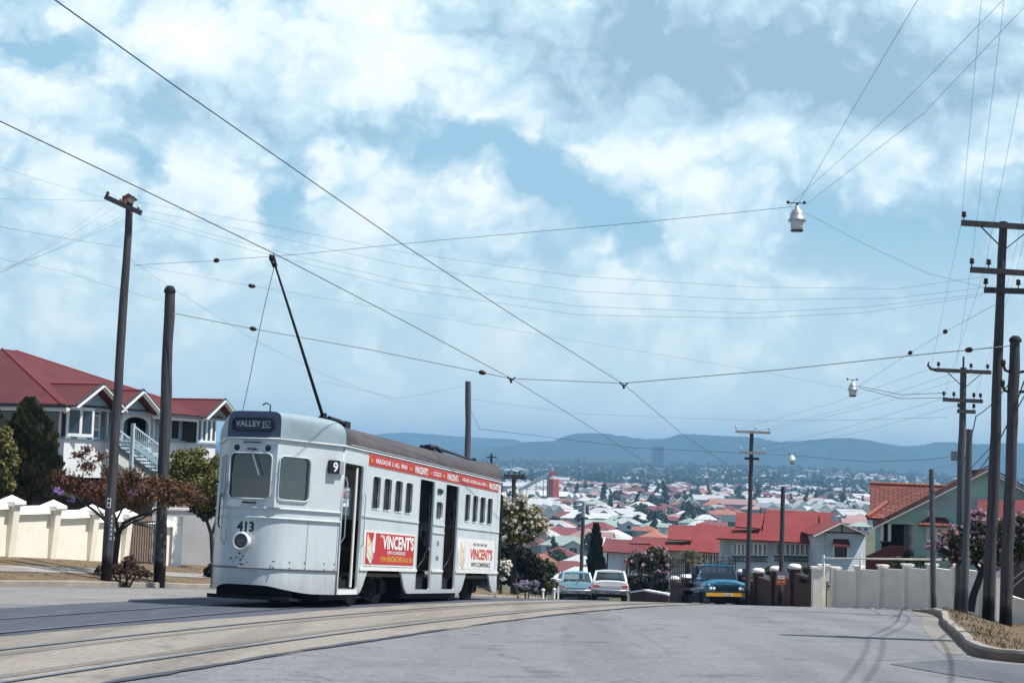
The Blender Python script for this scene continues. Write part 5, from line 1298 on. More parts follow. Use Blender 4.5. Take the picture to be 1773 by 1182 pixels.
f, g = MB(), MB(); a, b = L(1083, 970, Y2 + 0.5), L(1100, 970, Y2 + 0.5); z1, z0 = L(1090, 977, Y2 + 0.5).z, L(1090, 994, Y2 + 0.5).z; M = Matrix.Translation((0, a.y, 0)) @ Matrix.Scale(-1, 4, V((0, 1, 0))); casement(f, g, M, a.x, b.x, z0, z1, 3, 0.06); wf = f.build('window', M_TRIM, H0); g.build('pane', M_PANE, wf)
mb = MB(); zt = L(1090, 966, Y2 + 0.5).z; mb.quad((a.x - 0.1, a.y - 0.6, z1), (b.x + 0.1, a.y - 0.6, z1), (b.x + 0.1, a.y, zt), (a.x - 0.1, a.y, zt)); mb.build('window_hood', M_REDROOF3, H0)

# ---------------------------------------------------------------- green gabled house with terracotta tiles
def tile_mat():
    m, t, b = new_mat('terracotta_tiles'); uv = t.new('ShaderNodeUVMap').outputs[0]
    br = t.new('ShaderNodeTexBrick', offset=0.5); br.inputs['Scale'].default_value = 1.0; br.inputs['Brick Width'].default_value = 0.42; br.inputs['Row Height'].default_value = 0.27; br.inputs['Mortar Size'].default_value = 0.022
    br.inputs['Color1'].default_value = (0.25, 0.085, 0.066, 1); br.inputs['Color2'].default_value = (0.14, 0.055, 0.047, 1); br.inputs['Mortar'].default_value = (0.04, 0.02, 0.02, 1)
    t.link(uv, br.inputs['Vector'])
    n = t.noise(uv, 1.3, 5, 0.7); c = t.mix(t.ramp(n, 0.45, 0.75, 0, 0.45), br.outputs[0], (0.13, 0.06, 0.05))
    s = t.new('ShaderNodeSeparateXYZ'); t.link(uv, s.inputs[0]); fr = t.math('FRACT', t.math('DIVIDE', s.outputs[1], 0.27))
    bp = t.new('ShaderNodeBump'); bp.inputs['Strength'].default_value = 1; bp.inputs['Distance'].default_value = 0.08; t.link(t.math('SUBTRACT', 1.0, fr), bp.inputs['Height']); t.link(bp.outputs[0], b.inputs['Normal'])
    t.link(c, b.inputs['Base Color']); b.inputs['Roughness'].default_value = 0.8; b.inputs['Specular IOR Level'].default_value = 0.15; return m
M_TILE = tile_mat()
M_GREEN = mat('mint_green', (0.40, 0.62, 0.53), 0.6, 0.06, 1.5, streak=0.12, dirt=(0.15, 0.25, 0.22))
M_GRNSHADE = mat('gable_shadow_grey', (0.40, 0.48, 0.50), 0.6, 0.06, 1.5)  # grey that stands for shadow on the green gable
Y3 = 70
HG = thing('house', 'mint green gabled house with a terracotta tiled roof above the white corner wall', 'house', at(1640, 990, Y3), radians(-13))
class LocR(Loc):
    """as Loc, for a turned house: the ray meets the plane parallel to its front, Y - Y3 behind it"""
    def __init__(s, root, Yb): s.o = V(root.location); s.Yb = Yb; s.R = Matrix.Rotation(-root.rotation_euler.z, 3, 'Z')
    def __call__(s, px, py, Y):
        e, d = s.R @ (EYE - s.o), s.R @ ray(px, py); return e + d * ((Y - s.Yb - e.y) / d.y)
L = LocR(HG, Y3)
ap, fl = L(1709, 811, Y3), L(1511, 908, Y3); fr_ = V((2 * ap.x - fl.x, fl.y, fl.z)); bk = V((0, 9, 0))
mb = MB()
roof_sheet(mb, fl + V((0, -0.5, 0)), fl + bk, ap + bk, ap + V((0, -0.5, 0)), 0.12); roof_sheet(mb, fr_ + bk, fr_ + V((0, -0.5, 0)), ap + V((0, -0.5, 0)), ap + bk, 0.12)
# cross roof to the left with its ridge running along the street front, and the skirt over the corner verandah
ra, rb_ = L(1506, 838, Y3 + 6), L(1640, 843.5, Y3 + 6); ea, eb = L(1507, 884, Y3 + 2.2), L(1600, 888, Y3 + 2.2)
roof_sheet(mb, ea, eb + V((2, 0, 0)), rb_, ra, 0.12)
mb.quad(rb_, ra, L(1512, 862, Y3 + 10), rb_ + V((0, 4, -1.9)))
sa, sb = L(1501, 896, Y3 + 1.0), L(1560, 898, Y3 + 1.0)
roof_sheet(mb, sa, sb, eb, L(1535, 872, Y3 + 2.2), 0.10)
rf = mb.build('roof', M_TILE, HG)
mb = MB(); mb.tube([sa + V((0, 0, 0.06)), L(1535, 871, Y3 + 2.2) + V((0, 0, 0.05))], 0.10, 6); mb.tube([ra + V((0, 0, 0.05)), rb_ + V((0, 0, 0.05))], 0.10, 6); mb.build('ridge_tiles', mat('ridge_terracotta', (0.32, 0.11, 0.075), 0.8, 0.15, 4), rf)
mb = MB()
for p in (fl, fr_): mb.beam(p + V((0, -0.56, -0.16)), ap + V((0, -0.56, -0.10)), 0.06, 0.30, up=(0, -1, 0.001))
for p in (fl, fr_): mb.beam(p + V((0, -0.60, 0.04)), ap + V((0, -0.60, 0.10)), 0.06, 0.09, 1, up=(0, -1, 0.001))
mb.build('barge_board', [M_TRIM, M_GUTD], HG)
zb = fl.z - 4.2; xl0 = L(1516, 905, Y3).x; slope = (ap.z - fl.z) / (ap.x - fl.x)
def roofz(x): return (fl.z + (x - fl.x) * slope if x < ap.x else ap.z - (x - ap.x) * slope) - 0.14
xp0, xp1 = L(1526, 960, Y3).x, L(1577, 960, Y3).x; zp = L(1550, 906.5, Y3).z
xr = fr_.x - 0.3
mb = MB()
outline = [(xl0, zb), (xr, zb), (xr, roofz(xr)), (ap.x, ap.z - 0.14), (xl0, roofz(xl0))]
zs0 = L(1550, 955, Y3).z
MXZ = Matrix(((1, 0, 0, 0), (0, 0, 1, 0), (0, 1, 0, 0), (0, 0, 0, 1)))
for pl in ([(xl0, zb), (xp0, zb), (xp0, roofz(xp0)), (xl0, roofz(xl0))], [(xp0, zb), (xp1, zb), (xp1, zs0), (xp0, zs0)], [(xp0, zp), (xp1, zp), (xp1, roofz(xp1)), (xp0, roofz(xp0))], [(xp1, zb), (xr, zb), (xr, roofz(xr)), (ap.x, ap.z - 0.14), (xp1, roofz(xp1))]): mb.prism(pl, -0.08, 0.08, 0, MXZ)
mb.build('gable_wall', M_GREEN, HG)
mb = MB(); mb.box(xl0, xl0 + 0.12, 0.1, 8, zb, fl.z - 0.1); mb.box(xl0 + 0.2, xp1 + 0.2, 1.8, 1.9, zb, zp + 0.3, 1); mb.box(xp1, xp1 + 0.1, 0.08, 1.8, zb, zp, 1); mb.build('porch_wall', [M_GREEN, mat('porch_dark', (0.06, 0.075, 0.085), 0.7, 0.1, 2), M_GRNSHADE], HG)
gz0, gz1 = L(1650, 884, Y3).z, L(1650, 858.5, Y3).z
gx = [x for x in (fl.x + (gz0 - fl.z) / slope + 0.4, 2 * ap.x - (fl.x + (gz0 - fl.z) / slope + 0.4))]
x1_ = fl.x + (gz1 - fl.z) / slope + 0.4
mb = MB(); mb.add([(gx[0], -0.086, gz0), (gx[1], -0.086, gz0), (2 * ap.x - x1_, -0.086, gz1), (x1_, -0.086, gz1)], [(0, 1, 2, 3)]); mb.box(gx[0] - 0.1, gx[1] + 0.1, -0.12, -0.09, gz0 - 0.06, gz0 + 0.02, 1)  # grey trapezoid is a shadow painted on the gable; the strip is real
for k in range(4): x = gx[0] + 0.6 + k * 1.5; mb.box(x, x + 0.12, -0.2, -0.09, gz0 - 0.22, gz0 - 0.06, 2)
mb.build('gable_shadow_band', [M_GRNSHADE, M_GREEN, M_TRIM], HG)
mb = MB()
for p in (1527, 1540): x = L(p, 930, Y3).x; mb.box(x - 0.07, x + 0.07, -0.14, 0.0, L(p, 937, Y3).z, zp)
mb.box(xp0 - 0.05, L(1541, 930, Y3).x + 0.1, -0.16, 0.02, L(1530, 938.5, Y3).z, L(1530, 936, Y3).z, 1)
mb.build('porch_posts', [M_TRIM, M_MAROON], HG)
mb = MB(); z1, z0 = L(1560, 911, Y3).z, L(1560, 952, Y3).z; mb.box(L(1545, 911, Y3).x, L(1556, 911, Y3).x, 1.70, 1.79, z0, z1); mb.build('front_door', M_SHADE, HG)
# bay window under its own tiled hood
f, g = MB(), MB(); a, b = L(1605, 915, Y3 - 0.3), L(1648, 915, Y3 - 0.3); z1, z0 = L(1620, 912, Y3 - 0.3).z, L(1620, 941, Y3 - 0.3).z; M = Matrix.Translation((0, a.y, 0)) @ Matrix.Scale(-1, 4, V((0, 1, 0))); casement(f, g, M, a.x, b.x, z0, z1, 3, 0.09)
for i in range(3):
    for k in (1, 2): x = a.x + (b.x - a.x) * (i + k / 3) / 3; f.box(x - 0.014, x + 0.014, a.y - 0.012, a.y + 0.004, z0, z1)
for k in (1, 2): z = z0 + (z1 - z0) * k / 3; f.box(a.x, b.x, a.y - 0.012, a.y + 0.004, z - 0.014, z + 0.014)
f.box(a.x - 0.02, b.x + 0.02, a.y + 0.01, a.y + 0.28, z0 - 0.9, z0, 1); f.box(a.x - 0.02, a.x + 0.05, a.y + 0.01, a.y + 0.28, z0, z1)
wf = f.build('window', [M_TRIM, M_GREEN], HG); g.build('pane', M_PANE, wf)
mb = MB(); h0, h1 = L(1589, 907.5, Y3 - 0.9), L(1653, 910.5, Y3 - 0.9); t0, t1 = L(1610, 893, Y3), L(1635, 894, Y3)
roof_sheet(mb, h0, h1, t1, t0, 0.08); mb.tri(h0, t0, V((h0.x, t0.y, h0.z))); mb.tri(h1, V((h1.x, t1.y, h1.z)), t1); mb.build('window_hood', M_TILE, HG)
# stair wall, maroon
mb = MB(); s0, s1, s2 = L(1499, 966, Y3 - 3.2), L(1540, 944, Y3 - 1.2), L(1582, 946, Y3 - 1.2)
mb.prism([(s0.x, zb), (s2.x, zb), (s2.x, s2.z), (s1.x, s1.z), (s0.x, s0.z)], s1.y - 0.1, s1.y + 0.1, 0, Matrix(((1, 0, 0, 0), (0, 0, 1, 0), (0, 1, 0, 0), (0, 0, 0, 1)))); mb.build('stair_wall', M_MAROON, HG)
# lean-to at the right with a brownish red roof
mb = MB(); e0, e1 = L(1688, 898, Y3 - 3.5), L(1850, 902, Y3 - 3.5); r0, r1 = L(1694, 864.5, Y3 - 1.6), L(1850, 866, Y3 - 1.6); roof_sheet(mb, e0, e1, r1, r0, 0.1); mb.build('lean_to_roof', M_REDROOF3, HG)
mb = MB(); mb.box(e0.x + 0.25, e1.x, e0.y + 0.4, e0.y + 0.5, zb, e0.z - 0.12); mb.box(e0.x + 0.2, e0.x + 0.35, e0.y + 0.3, e0.y + 2, zb, e0.z + 0.2, 1); mb.build('lean_to_wall', [mat('lean_to_dark', (0.10, 0.06, 0.055), 0.7, 0.1, 2), M_TRIM], HG)
mb = MB(); p = L(1688, 830, Y3 + 3); mb.box(p.x - 0.2, p.x + 0.2, p.y, p.y + 0.4, p.z - 1.0, p.z + 0.45); mb.build('chimney', M_MAROON, rf)

# ---------------------------------------------------------------- brown brick wall and white corner wall
def brick_mat(name, c1, c2, mort):
    m, t, b = new_mat(name); tc = t.new('ShaderNodeTexCoord').outputs['Object']
    s = t.new('ShaderNodeSeparateXYZ'); t.link(tc, s.inputs[0]); cb = t.new('ShaderNodeCombineXYZ'); t.link(t.math('ADD', s.outputs[0], t.math('MULTIPLY', s.outputs[1], 1.0)), cb.inputs[0]); t.link(s.outputs[2], cb.inputs[1])
    br = t.new('ShaderNodeTexBrick'); br.inputs['Scale'].default_value = 1; br.inputs['Brick Width'].default_value = 0.24; br.inputs['Row Height'].default_value = 0.086; br.inputs['Mortar Size'].default_value = 0.008
    br.inputs['Color1'].default_value = (*c1, 1); br.inputs['Color2'].default_value = (*c2, 1); br.inputs['Mortar'].default_value = (*mort, 1); t.link(cb.outputs[0], br.inputs['Vector'])
    n = t.noise(tc, 2.0, 5, 0.7); c = t.mix(t.ramp(n, 0.4, 0.8, 0, 0.5), br.outputs[0], tuple(x * 0.6 for x in c2)); t.link(c, b.inputs['Base Color']); b.inputs['Roughness'].default_value = 0.85; return m
M_BRICK = brick_mat('maroon_brick', (0.085, 0.026, 0.026), (0.062, 0.02, 0.022), (0.07, 0.035, 0.03))
BW = thing('brick_wall', 'long maroon brick fence wall with white rounded pillar caps below the red roofed house', 'wall', at(1350, 1000, 68))
L = Loc(BW)
bp = [(1285, 993, 75.0), (1313, 991, 71.5), (1343, 988, 68.3), (1376, 984.5, 65.2), (1411, 982.5, 62.2)]
for (p0, y0, Ya), (p1, y1, Yb) in zip(bp, bp[1:]):
    a, b = L(p0, y0, Ya), L(p1, y1, Yb); d = (b - a); d.z = 0; zt = min(a.z, b.z) + 0.0
    mb = MB(); mb.beam(V((a.x, a.y, a.z - 0.16 - 1.2)), V((b.x, b.y, a.z - 0.16 - 1.2)), 0.22, 2.4, 0); mb.build('brick_panel', M_BRICK, BW)
for i, (p, y, Yp) in enumerate(bp):
    a = L(p, y, Yp); mb = MB(); mb.box(a.x - 0.21, a.x + 0.21, a.y - 0.21, a.y + 0.21, a.z - 2.9, a.z); po = mb.build('pillar', M_BRICK, BW)
    if i < 4: mb = MB(); mb.lathe([(0.0, 0.22), (0.14, 0.21), (0.25, 0.16), (0.28, 0.08), (0.25, 0.0), (0.0, -0.005)], 14, 0, a); mb.build('pillar_cap', M_CREAMW, po)
mb = MB(); a = L(1397, 1003, 63.0); mb.lathe([(0, -0.14), (0.14, -0.08), (0.2, 0.05), (0.12, 0.16), (0, 0.18)], 9, 0, a + V((-0.2, -0.25, 0))); mb.build('creeper_clump', mat('dark_creeper', (0.012, 0.014, 0.01), 0.9, 0.3, 9), BW)
BW2 = thing('brick_wall', 'short maroon brick wall with a stepped end beside the truck, left of its cage', 'wall', at(1175, 1010, 92))
L = Loc(BW2)
a, b = L(1164, 1004, 94), L(1187, 1002, 91); mb = MB(); mb.beam(V((a.x, a.y, a.z - 1.3)), V((b.x, b.y, a.z - 1.3)), 0.25, 2.6); mb.box(b.x - 0.25, b.x + 0.25, b.y - 0.25, b.y + 0.25, b.z - 2.6, b.z + 0.12); mb.build('brick_panel', M_BRICK, BW2)
mb = MB(); a = L(1168, 1003, 93.4); mb.lathe([(0.0, 0.22), (0.16, 0.22), (0.32, 0.12), (0.34, 0.0)], 12, 0, a); mb.lathe([(0.0, 0.2), (0.3, 0.18), (0.36, 0.02)], 12, 0, L(1187.5, 999.5, 91)); mb.build('wall_cap', M_CREAMW, BW2)
BW3 = thing('brick_wall', 'low maroon garden edging wall with pale coping beside the pink flowering tree', 'wall', at(1130, 1028, 96))
L = Loc(BW3)
pts = [(1095, 1026, 99), (1118, 1022.5, 97.5), (1160, 1030, 95)]
mb = MB()
for q0, q1 in zip(pts, pts[1:]): a, b = L(*q0), L(*q1); mb.beam(a + V((0, 0, -0.8)), b + V((0, 0, -0.8)), 0.3, 1.6)
mb.build('brick_panel', M_BRICK, BW3)
mb = MB()
for q0, q1 in zip(pts, pts[1:]): a, b = L(*q0), L(*q1); mb.beam(a + V((0, 0, 0.05)), b + V((0, 0, 0.05)), 0.36, 0.1)
mb.build('coping', M_CREAMW, BW3)

M_WW = mat('white_wall_render', (0.92, 0.86, 0.75), 0.85, 0.08, 1.6, bump=0.5, bscale=50, streak=0.3, dirt=(0.3, 0.28, 0.26))
M_WWC = mat('white_wall_cap', (0.86, 0.82, 0.75), 0.8, 0.08, 3)
WW = thing('garden_wall', 'off white rendered wall with capped posts stepping round the street corner on the right', 'wall', at(1550, 1000, 57))
L = Loc(WW)
wp = [(1447, 981.5, 60.3), (1487, 979.5, 58.7), (1528, 978, 57.0), (1571, 976.5, 55.3), (1613, 976, 53.6), (1655, 977, 52.0), (1700, 978.5, 50.4), (1733, 975, 49.2), (1800, 992, 48.5)]
for i, ((p0, y0, Ya), (p1, y1, Yb)) in enumerate(zip(wp, wp[1:])):
    a, b = L(p0, y0, Ya), L(p1, y1, Yb)
    d = 0.13 if i < 7 else 0.9
    za, zb_ = a.z - d + 0.02, b.z - d - 0.06
    mb = MB(); vv = []
    n2 = V((b.y - a.y, a.x - b.x, 0)).normalized() * 0.08
    for p, zt in ((a, za), (b, zb_)):
        for s_ in (-1, 1): vv += [V((p.x, p.y, a.z - 2.6)) + n2 * s_, V((p.x, p.y, zt)) + n2 * s_]
    mb.add(vv, [(0, 1, 3, 2), (4, 6, 7, 5), (0, 4, 5, 1), (2, 3, 7, 6), (1, 5, 7, 3), (0, 2, 6, 4)]); mb.build('wall_panel', M_WW, WW)
for i, (p, y, Yp) in enumerate(wp):
    a = L(p, y, Yp); w = 0.145 if i != 7 else 0.22; mb = MB(); mb.box(a.x - w, a.x + w, a.y - w - 0.05, a.y + w, a.z - 2.7, a.z - 0.05); po = mb.build('wall_post', M_WW if i != 7 else M_WWC, WW)
    mb = MB(); mb.box(a.x - w - 0.05, a.x + w + 0.05, a.y - w - 0.1, a.y + w + 0.05, a.z - 0.05, a.z + 0.02); mb.build('post_cap', M_WWC, po)
mb = MB()
r0, r1 = L(1425, 966, 60.4), L(1660, 968.5, 52.6)
mb.tube([r0, L(1540, 967, 56.5), r1], 0.035, 6)
for p, Yp in ((1426, 60.3), (1490, 58.4)): q = L(p, 965, Yp); mb.cyl((q.x, q.y, q.z - 0.75), (q.x, q.y, q.z + 0.1), 0.05, n=6)
mb.build('pipe_rail', M_WWC, WW)
mb = MB()
for k in (0, 0.22): mb.tube([L(1752, 1017, 47) + V((0, 0, k)), L(1775, 998, 48.4) + V((0, 0, k))], 0.025, 5)
mb.build('stair_rail', M_IRON, WW)
EP = thing('gate_pillar', 'two off white gate pillars and a pale gate between the brick and white walls', 'gate', at(1428, 1010, 61.5))
L = Loc(EP)
for p, y, w in ((1415.5, 984.5, 0.2), (1427, 980.5, 0.17)):
    a = L(p, y, 61.7); mb = MB(); mb.box(a.x - w, a.x + w, a.y - w, a.y + w, a.z - 2.7, a.z); po = mb.build('pillar', M_WW, EP); mb = MB(); mb.box(a.x - w - 0.05, a.x + w + 0.05, a.y - w - 0.05, a.y + w + 0.05, a.z, a.z + 0.09); mb.build('pillar_cap', M_WWC, po)
a, b = L(1431, 1007, 61.2), L(1440.5, 1007, 60.8); mb = MB(); mb.box(a.x, b.x, a.y, a.y + 0.05, a.z - 1.3, a.z); mb.box(a.x, b.x, a.y + 1.5, a.y + 1.6, a.z - 1.3, a.z + 0.55, 0); gt = mb.build('gate', mat('pale_gate', (0.60, 0.56, 0.46), 0.7, 0.08, 3), EP)
mb = MB(); mb.tube([(a.x, a.y - 0.02, a.z - 1.2), (a.x, a.y - 0.02, a.z + 0.02), (b.x, a.y - 0.02, a.z + 0.02)], 0.02, 5); c_ = (a + b) / 2; mb.box(c_.x - 0.08, c_.x + 0.08, a.y - 0.02, a.y, a.z - 0.18, a.z - 0.12); mb.build('latch', M_IRON, gt)
# ================================================================== vehicles
def car_paint(name, col): return mat(name, col, 0.28, 0.03, 2.0, spec=0.5, coat=0.5)
M_TYRE = mat('tyre_rubber', (0.012, 0.012, 0.013), 0.8, 0.2, 8)
M_HUB = mat('hub_cap', (0.5, 0.5, 0.52), 0.3, 0.1, 8, metal=0.8)
M_TAIL = mat('tail_lamp_red', (0.62, 0.03, 0.02), 0.25, 0.05, 6)
M_CARGLASS = glass_mat('car_glass', (0.035, 0.05, 0.06), 0.05)
M_PLATE = mat('number_plate', (0.03, 0.03, 0.035), 0.5, 0.1, 8)
M_PLATEW = mat('plate_white', (0.7, 0.7, 0.68), 0.5, 0.1, 8)
def loft_closed(mb, secs, mi=0, caps=True, smooth=True):
    n = len(secs[0]); vs = [p for s in secs for p in s]
    mb.add(vs, [(i * n + j, i * n + (j + 1) % n, (i + 1) * n + (j + 1) % n, (i + 1) * n + j) for i in range(len(secs) - 1) for j in range(n)], mi, smooth=smooth)
    if caps: mb.add(vs, [tuple(range(n)), tuple(range(len(vs) - 1, len(vs) - n - 1, -1))], mi)
def body_sec(y, w, z0, zt, crown=0.04, tuck=0.10, shoulder=0.16):
    """closed cross-section of the lower body"""
    h = [(w - tuck, z0), (w - 0.02, z0 + 0.12), (w, z0 + 0.45 * (zt - z0)), (w - 0.01, zt - shoulder), (w - 0.07, zt - 0.03), (w - 0.22, zt), (w * 0.5, zt + crown * 0.8), (0, zt + crown)]
    return [V((x, y, z)) for x, z in h] + [V((-x, y, z)) for x, z in reversed(h[:-1])]
def car(name, label, loc, rot, paint, wagon):
    t = thing(name, label, 'car', loc, rot=rot); t.scale = (1.04, 1.06, 1.06)
    W = 0.87
    mb = MB()
    if wagon: S = [(0.0, W - 0.05, 0.36, 0.86), (0.08, W - 0.01, 0.32, 0.88), (0.9, W, 0.27, 0.92), (2.3, W, 0.26, 0.94), (3.3, W, 0.27, 0.92), (4.2, W - 0.03, 0.3, 0.86), (4.45, W - 0.08, 0.36, 0.76)]
    else: S = [(0.0, W - 0.04, 0.40, 0.87), (0.06, W - 0.01, 0.34, 0.90), (0.6, W, 0.29, 0.93), (1.3, W, 0.27, 0.95), (2.6, W, 0.26, 0.94), (3.3, W, 0.27, 0.92), (4.3, W - 0.03, 0.3, 0.86), (4.5, W - 0.08, 0.38, 0.76)]
    loft_closed(mb, [body_sec(*s) for s in S]); bo = mb.build('body', paint, t)
    y0, y1, y2, y3 = (0.12, 0.42, 2.55, 3.15) if wagon else (0.98, 1.42, 2.6, 3.2)
    zb, zr = 0.90, 1.44
    wb, wr = W - 0.07, W - 0.20
    # roof
    def rsec(y, w, z): return [V((w, y, z - 0.05)), V((w - 0.05, y, z - 0.01)), V((w * 0.5, y, z + 0.03)), V((0, y, z + 0.04)), V((-w * 0.5, y, z + 0.03)), V((-w + 0.05, y, z - 0.01)), V((-w, y, z - 0.05))]
    mb = MB(); loft_closed(mb, [rsec(y1 - 0.07, wr - 0.02, zr - 0.03), rsec(y1 + 0.1, wr, zr), rsec((y1 + y2) / 2, wr + 0.01, zr + 0.02), rsec(y2 + 0.08, wr - 0.01, zr - 0.03)]); mb.build('roof', paint, t)
    # pillars
    mb = MB()
    for s in (-1, 1):
        mb = MB(); mb.beam((s * (wb - 0.02), y0, zb), (s * (wr - 0.01), y1, zr - 0.05), 0.09, 0.12 if not wagon else 0.10); mb.beam((s * (wb - 0.02), y3, zb), (s * (wr - 0.01), y2, zr - 0.05), 0.06, 0.06)
        ym = (y1 + y2) / 2; mb.beam((s * (wb - 0.02), ym, zb), (s * (wr - 0.01), ym, zr - 0.05), 0.05, 0.07)
        if wagon: mb.beam((s * (wb - 0.02), 1.25, zb), (s * (wr - 0.01), 1.25, zr - 0.05), 0.05, 0.07)
        mb.build('pillars', paint, t)
    mb = MB(); mb.quad((-wb + 0.07, y0 - 0.01, zb), (wb - 0.07, y0 - 0.01, zb), (wr - 0.07, y1 - 0.01, zr - 0.06), (-wr + 0.07, y1 - 0.01, zr - 0.06)); mb.build('rear_window', clear_glass('car_clear_glass', (0.55, 0.62, 0.62), 0.14), t)
    mb = MB(); mb.quad((wb - 0.04, y3 - 0.01, zb), (-wb + 0.04, y3 - 0.01, zb), (-wr + 0.04, y2, zr - 0.06), (wr - 0.04, y2, zr - 0.06)); mb.build('windscreen', MATS['car_clear_glass'], t)
    for s in (-1, 1):
        mb = MB(); mb.quad((s * (wb - 0.01), y0 + 0.03, zb), (s * (wb - 0.01), y3, zb), (s * (wr + 0.0), y2, zr - 0.06), (s * (wr + 0.0), y1, zr - 0.06)); mb.build('side_window', MATS['car_clear_glass'], t)
    mb = MB()
    for yy in ((2.6, 1.4) if not wagon else (2.5, 1.5)): mb.box(-0.66, 0.66, yy - 0.1, yy + 0.05, 0.6, 1.08)
    mb.build('seat_back', mat('seat_fawn', (0.20, 0.16, 0.11), 0.8, 0.1, 5), t)
    if wagon:
        mb = MB()
        for x, z, r in ((-0.42, 0.98, 0.07), (0.25, 0.97, 0.06), (0.45, 0.97, 0.06), (0.02, 0.99, 0.05)): mb.box(x - r, x + r, 0.3, 0.55, 0.86, z + r, 0 if x else 1)
        mb.build('luggage', [mat('ochre_parcel', (0.55, 0.36, 0.10), 0.7, 0.1, 5), M_PLATEW], t)
    for s in (-1, 1):
        mb = MB()
        if wagon: mb.lathe([(0.0, -0.05), (0.05, -0.045), (0.075, 0.0), (0.08, 0.06)], 12, 0, (s * 0.70, 0.0, 0.66), 'Y')
        else: mb.box(s * 0.68 - 0.13, s * 0.68 + 0.13, -0.035, 0.05, 0.62, 0.72); mb.box(s * 0.56 - 0.04, s * 0.56 + 0.04, -0.03, 0.05, 0.63, 0.71, 1)
        mb.build('tail_light', [M_TAIL, M_CHROME], t)
    mb = MB()
    if not wagon: mb.box(-0.80, 0.80, -0.012, 0.01, 0.61, 0.625); mb.box(-0.5, 0.5, -0.02, 0.01, 0.63, 0.71, 1)
    else: mb.box(-0.6, 0.6, -0.012, 0.01, 0.56, 0.60, 2); mb.box(-0.04, 0.04, -0.03, 0.0, 0.90, 0.93, 1)
    mb.build('trim_strip', [M_CHROME, mat('silver_panel', (0.55, 0.56, 0.55), 0.4, 0.05, 5), M_PLATE], t)
    mb = MB(); mb.tube([(-W - 0.02, 0.25, 0.50), (-W + 0.02, -0.04, 0.49), (-0.4, -0.11, 0.48), (0.4, -0.11, 0.48), (W - 0.02, -0.04, 0.49), (W + 0.02, 0.25, 0.50)], 0.055, 8); mb.box(-0.78, 0.78, -0.02, 0.05, 0.34, 0.46, 1); mb.build('bumper', [M_CHROME, mat('valance', (0.25, 0.25, 0.25), 0.5, 0.1, 4)], t)
    mb = MB(); mb.box(-0.2, 0.2, -0.135, -0.12, 0.36, 0.46); mb.box(-0.15, -0.02, -0.14, -0.136, 0.39, 0.43, 1); mb.box(0.04, 0.15, -0.14, -0.136, 0.39, 0.43, 1); mb.build('number_plate', [M_PLATE, M_PLATEW], t)
    for y in (0.95, 3.55):
        for s in (-1, 1):
            mb = MB(); mb.lathe([(0.18, -0.09), (0.29, -0.09), (0.315, -0.06), (0.315, 0.06), (0.29, 0.09), (0.18, 0.09)], 20, 0, (s * (W - 0.13), y, 0.315), 'X'); w = mb.build('wheel', M_TYRE, t)
            mb = MB(); mb.lathe([(0.0, 0.07 * s), (0.12, 0.075 * s), (0.18, 0.06 * s)], 16, 0, (s * (W - 0.13), y, 0.315), 'X'); mb.build('hub_cap', M_HUB, w)
    mb = MB(); mb.box(-0.7, 0.7, 0.3, 4.2, 0.18, 0.34); mb.build('underbody', M_TDARK, t)
    return t
slope = math.atan(0.083)
xw = at(1058.5, 1020, 78).x
car('saloon_car', 'white saloon car with red tail lights, seen from behind, right of the blue wagon', (xw, 78.5, G(78.5) + 0.05), (-slope, 0, radians(-2)), car_paint('car_white', (0.76, 0.76, 0.72)), False)
xb = at(1000, 1020, 85).x
car('station_wagon', 'pale blue station wagon with round tail lights, seen from behind, left of white saloon', (xb, 85.5, G(85.5) + 0.06), (-slope, 0, radians(3)), car_paint('car_pale_blue', (0.27, 0.50, 0.60)), True)

# truck: local y points to its front
M_TRB = car_paint('truck_blue', (0.03, 0.165, 0.27)); M_TRD = car_paint('truck_deep_blue', (0.012, 0.05, 0.10))
TK = thing('truck', 'blue flat tray truck with quad headlamps and a yellow bumper, parked facing uphill', 'truck', (at(1262, 1020, 71).x, 71.5, G(71.5) - 0.16), rot=(slope * 0.9, 0, pi + radians(7)))
def T_(x, y, z): return V((-x, y, z))
mb = MB()
secs = []
for y, w, z0, zt in ((-1.45, 0.93, 0.75, 1.22), (-1.0, 0.95, 0.62, 1.24), (-0.3, 0.96, 0.7, 1.22), (-0.06, 0.93, 0.72, 1.18), (0.0, 0.88, 0.76, 1.12)): secs.append(body_sec(y, w, z0, zt, 0.10, 0.06, 0.12))
loft_closed(mb, secs); mb.build('bonnet', M_TRB, TK)
mb = MB(); loft_closed(mb, [body_sec(-2.75, 0.90, 0.6, 1.36, 0.0), body_sec(-1.4, 0.92, 0.6, 1.30, 0.0)]); mb.build('cab', M_TRB, TK)
mb = MB(); loft_closed(mb, [[V((s * (w - 0.0), y, z)) for s, w, z in ((1, .74, 1.93), (1, .66, 1.99), (1, .3, 2.03), (-1, .3, 2.03), (-1, .66, 1.99), (-1, .74, 1.93))] for y in (-2.75, -2.2, -1.62)]); mb.build('cab_roof', M_TRB, TK)
for s in (-1, 1): mb = MB(); mb.beam((s * 0.84, -1.36, 1.28), (s * 0.72, -1.66, 1.95), 0.07, 0.08); mb.beam((s * 0.86, -2.7, 1.3), (s * 0.73, -2.7, 1.95), 0.12, 0.12); mb.beam((s * 0.85, -2.68, 1.3), (s * 0.85, -1.45, 1.3), 0.05, 0.06); mb.build('cab_pillars', M_TRD, TK)
mb = MB(); mb.box(-0.8, 0.8, -2.76, -2.7, 1.3, 1.55); mb.box(-0.9, 0.9, -5.8, -0.5, 0.25, 0.6); mb.build('chassis', M_TDARK, TK)
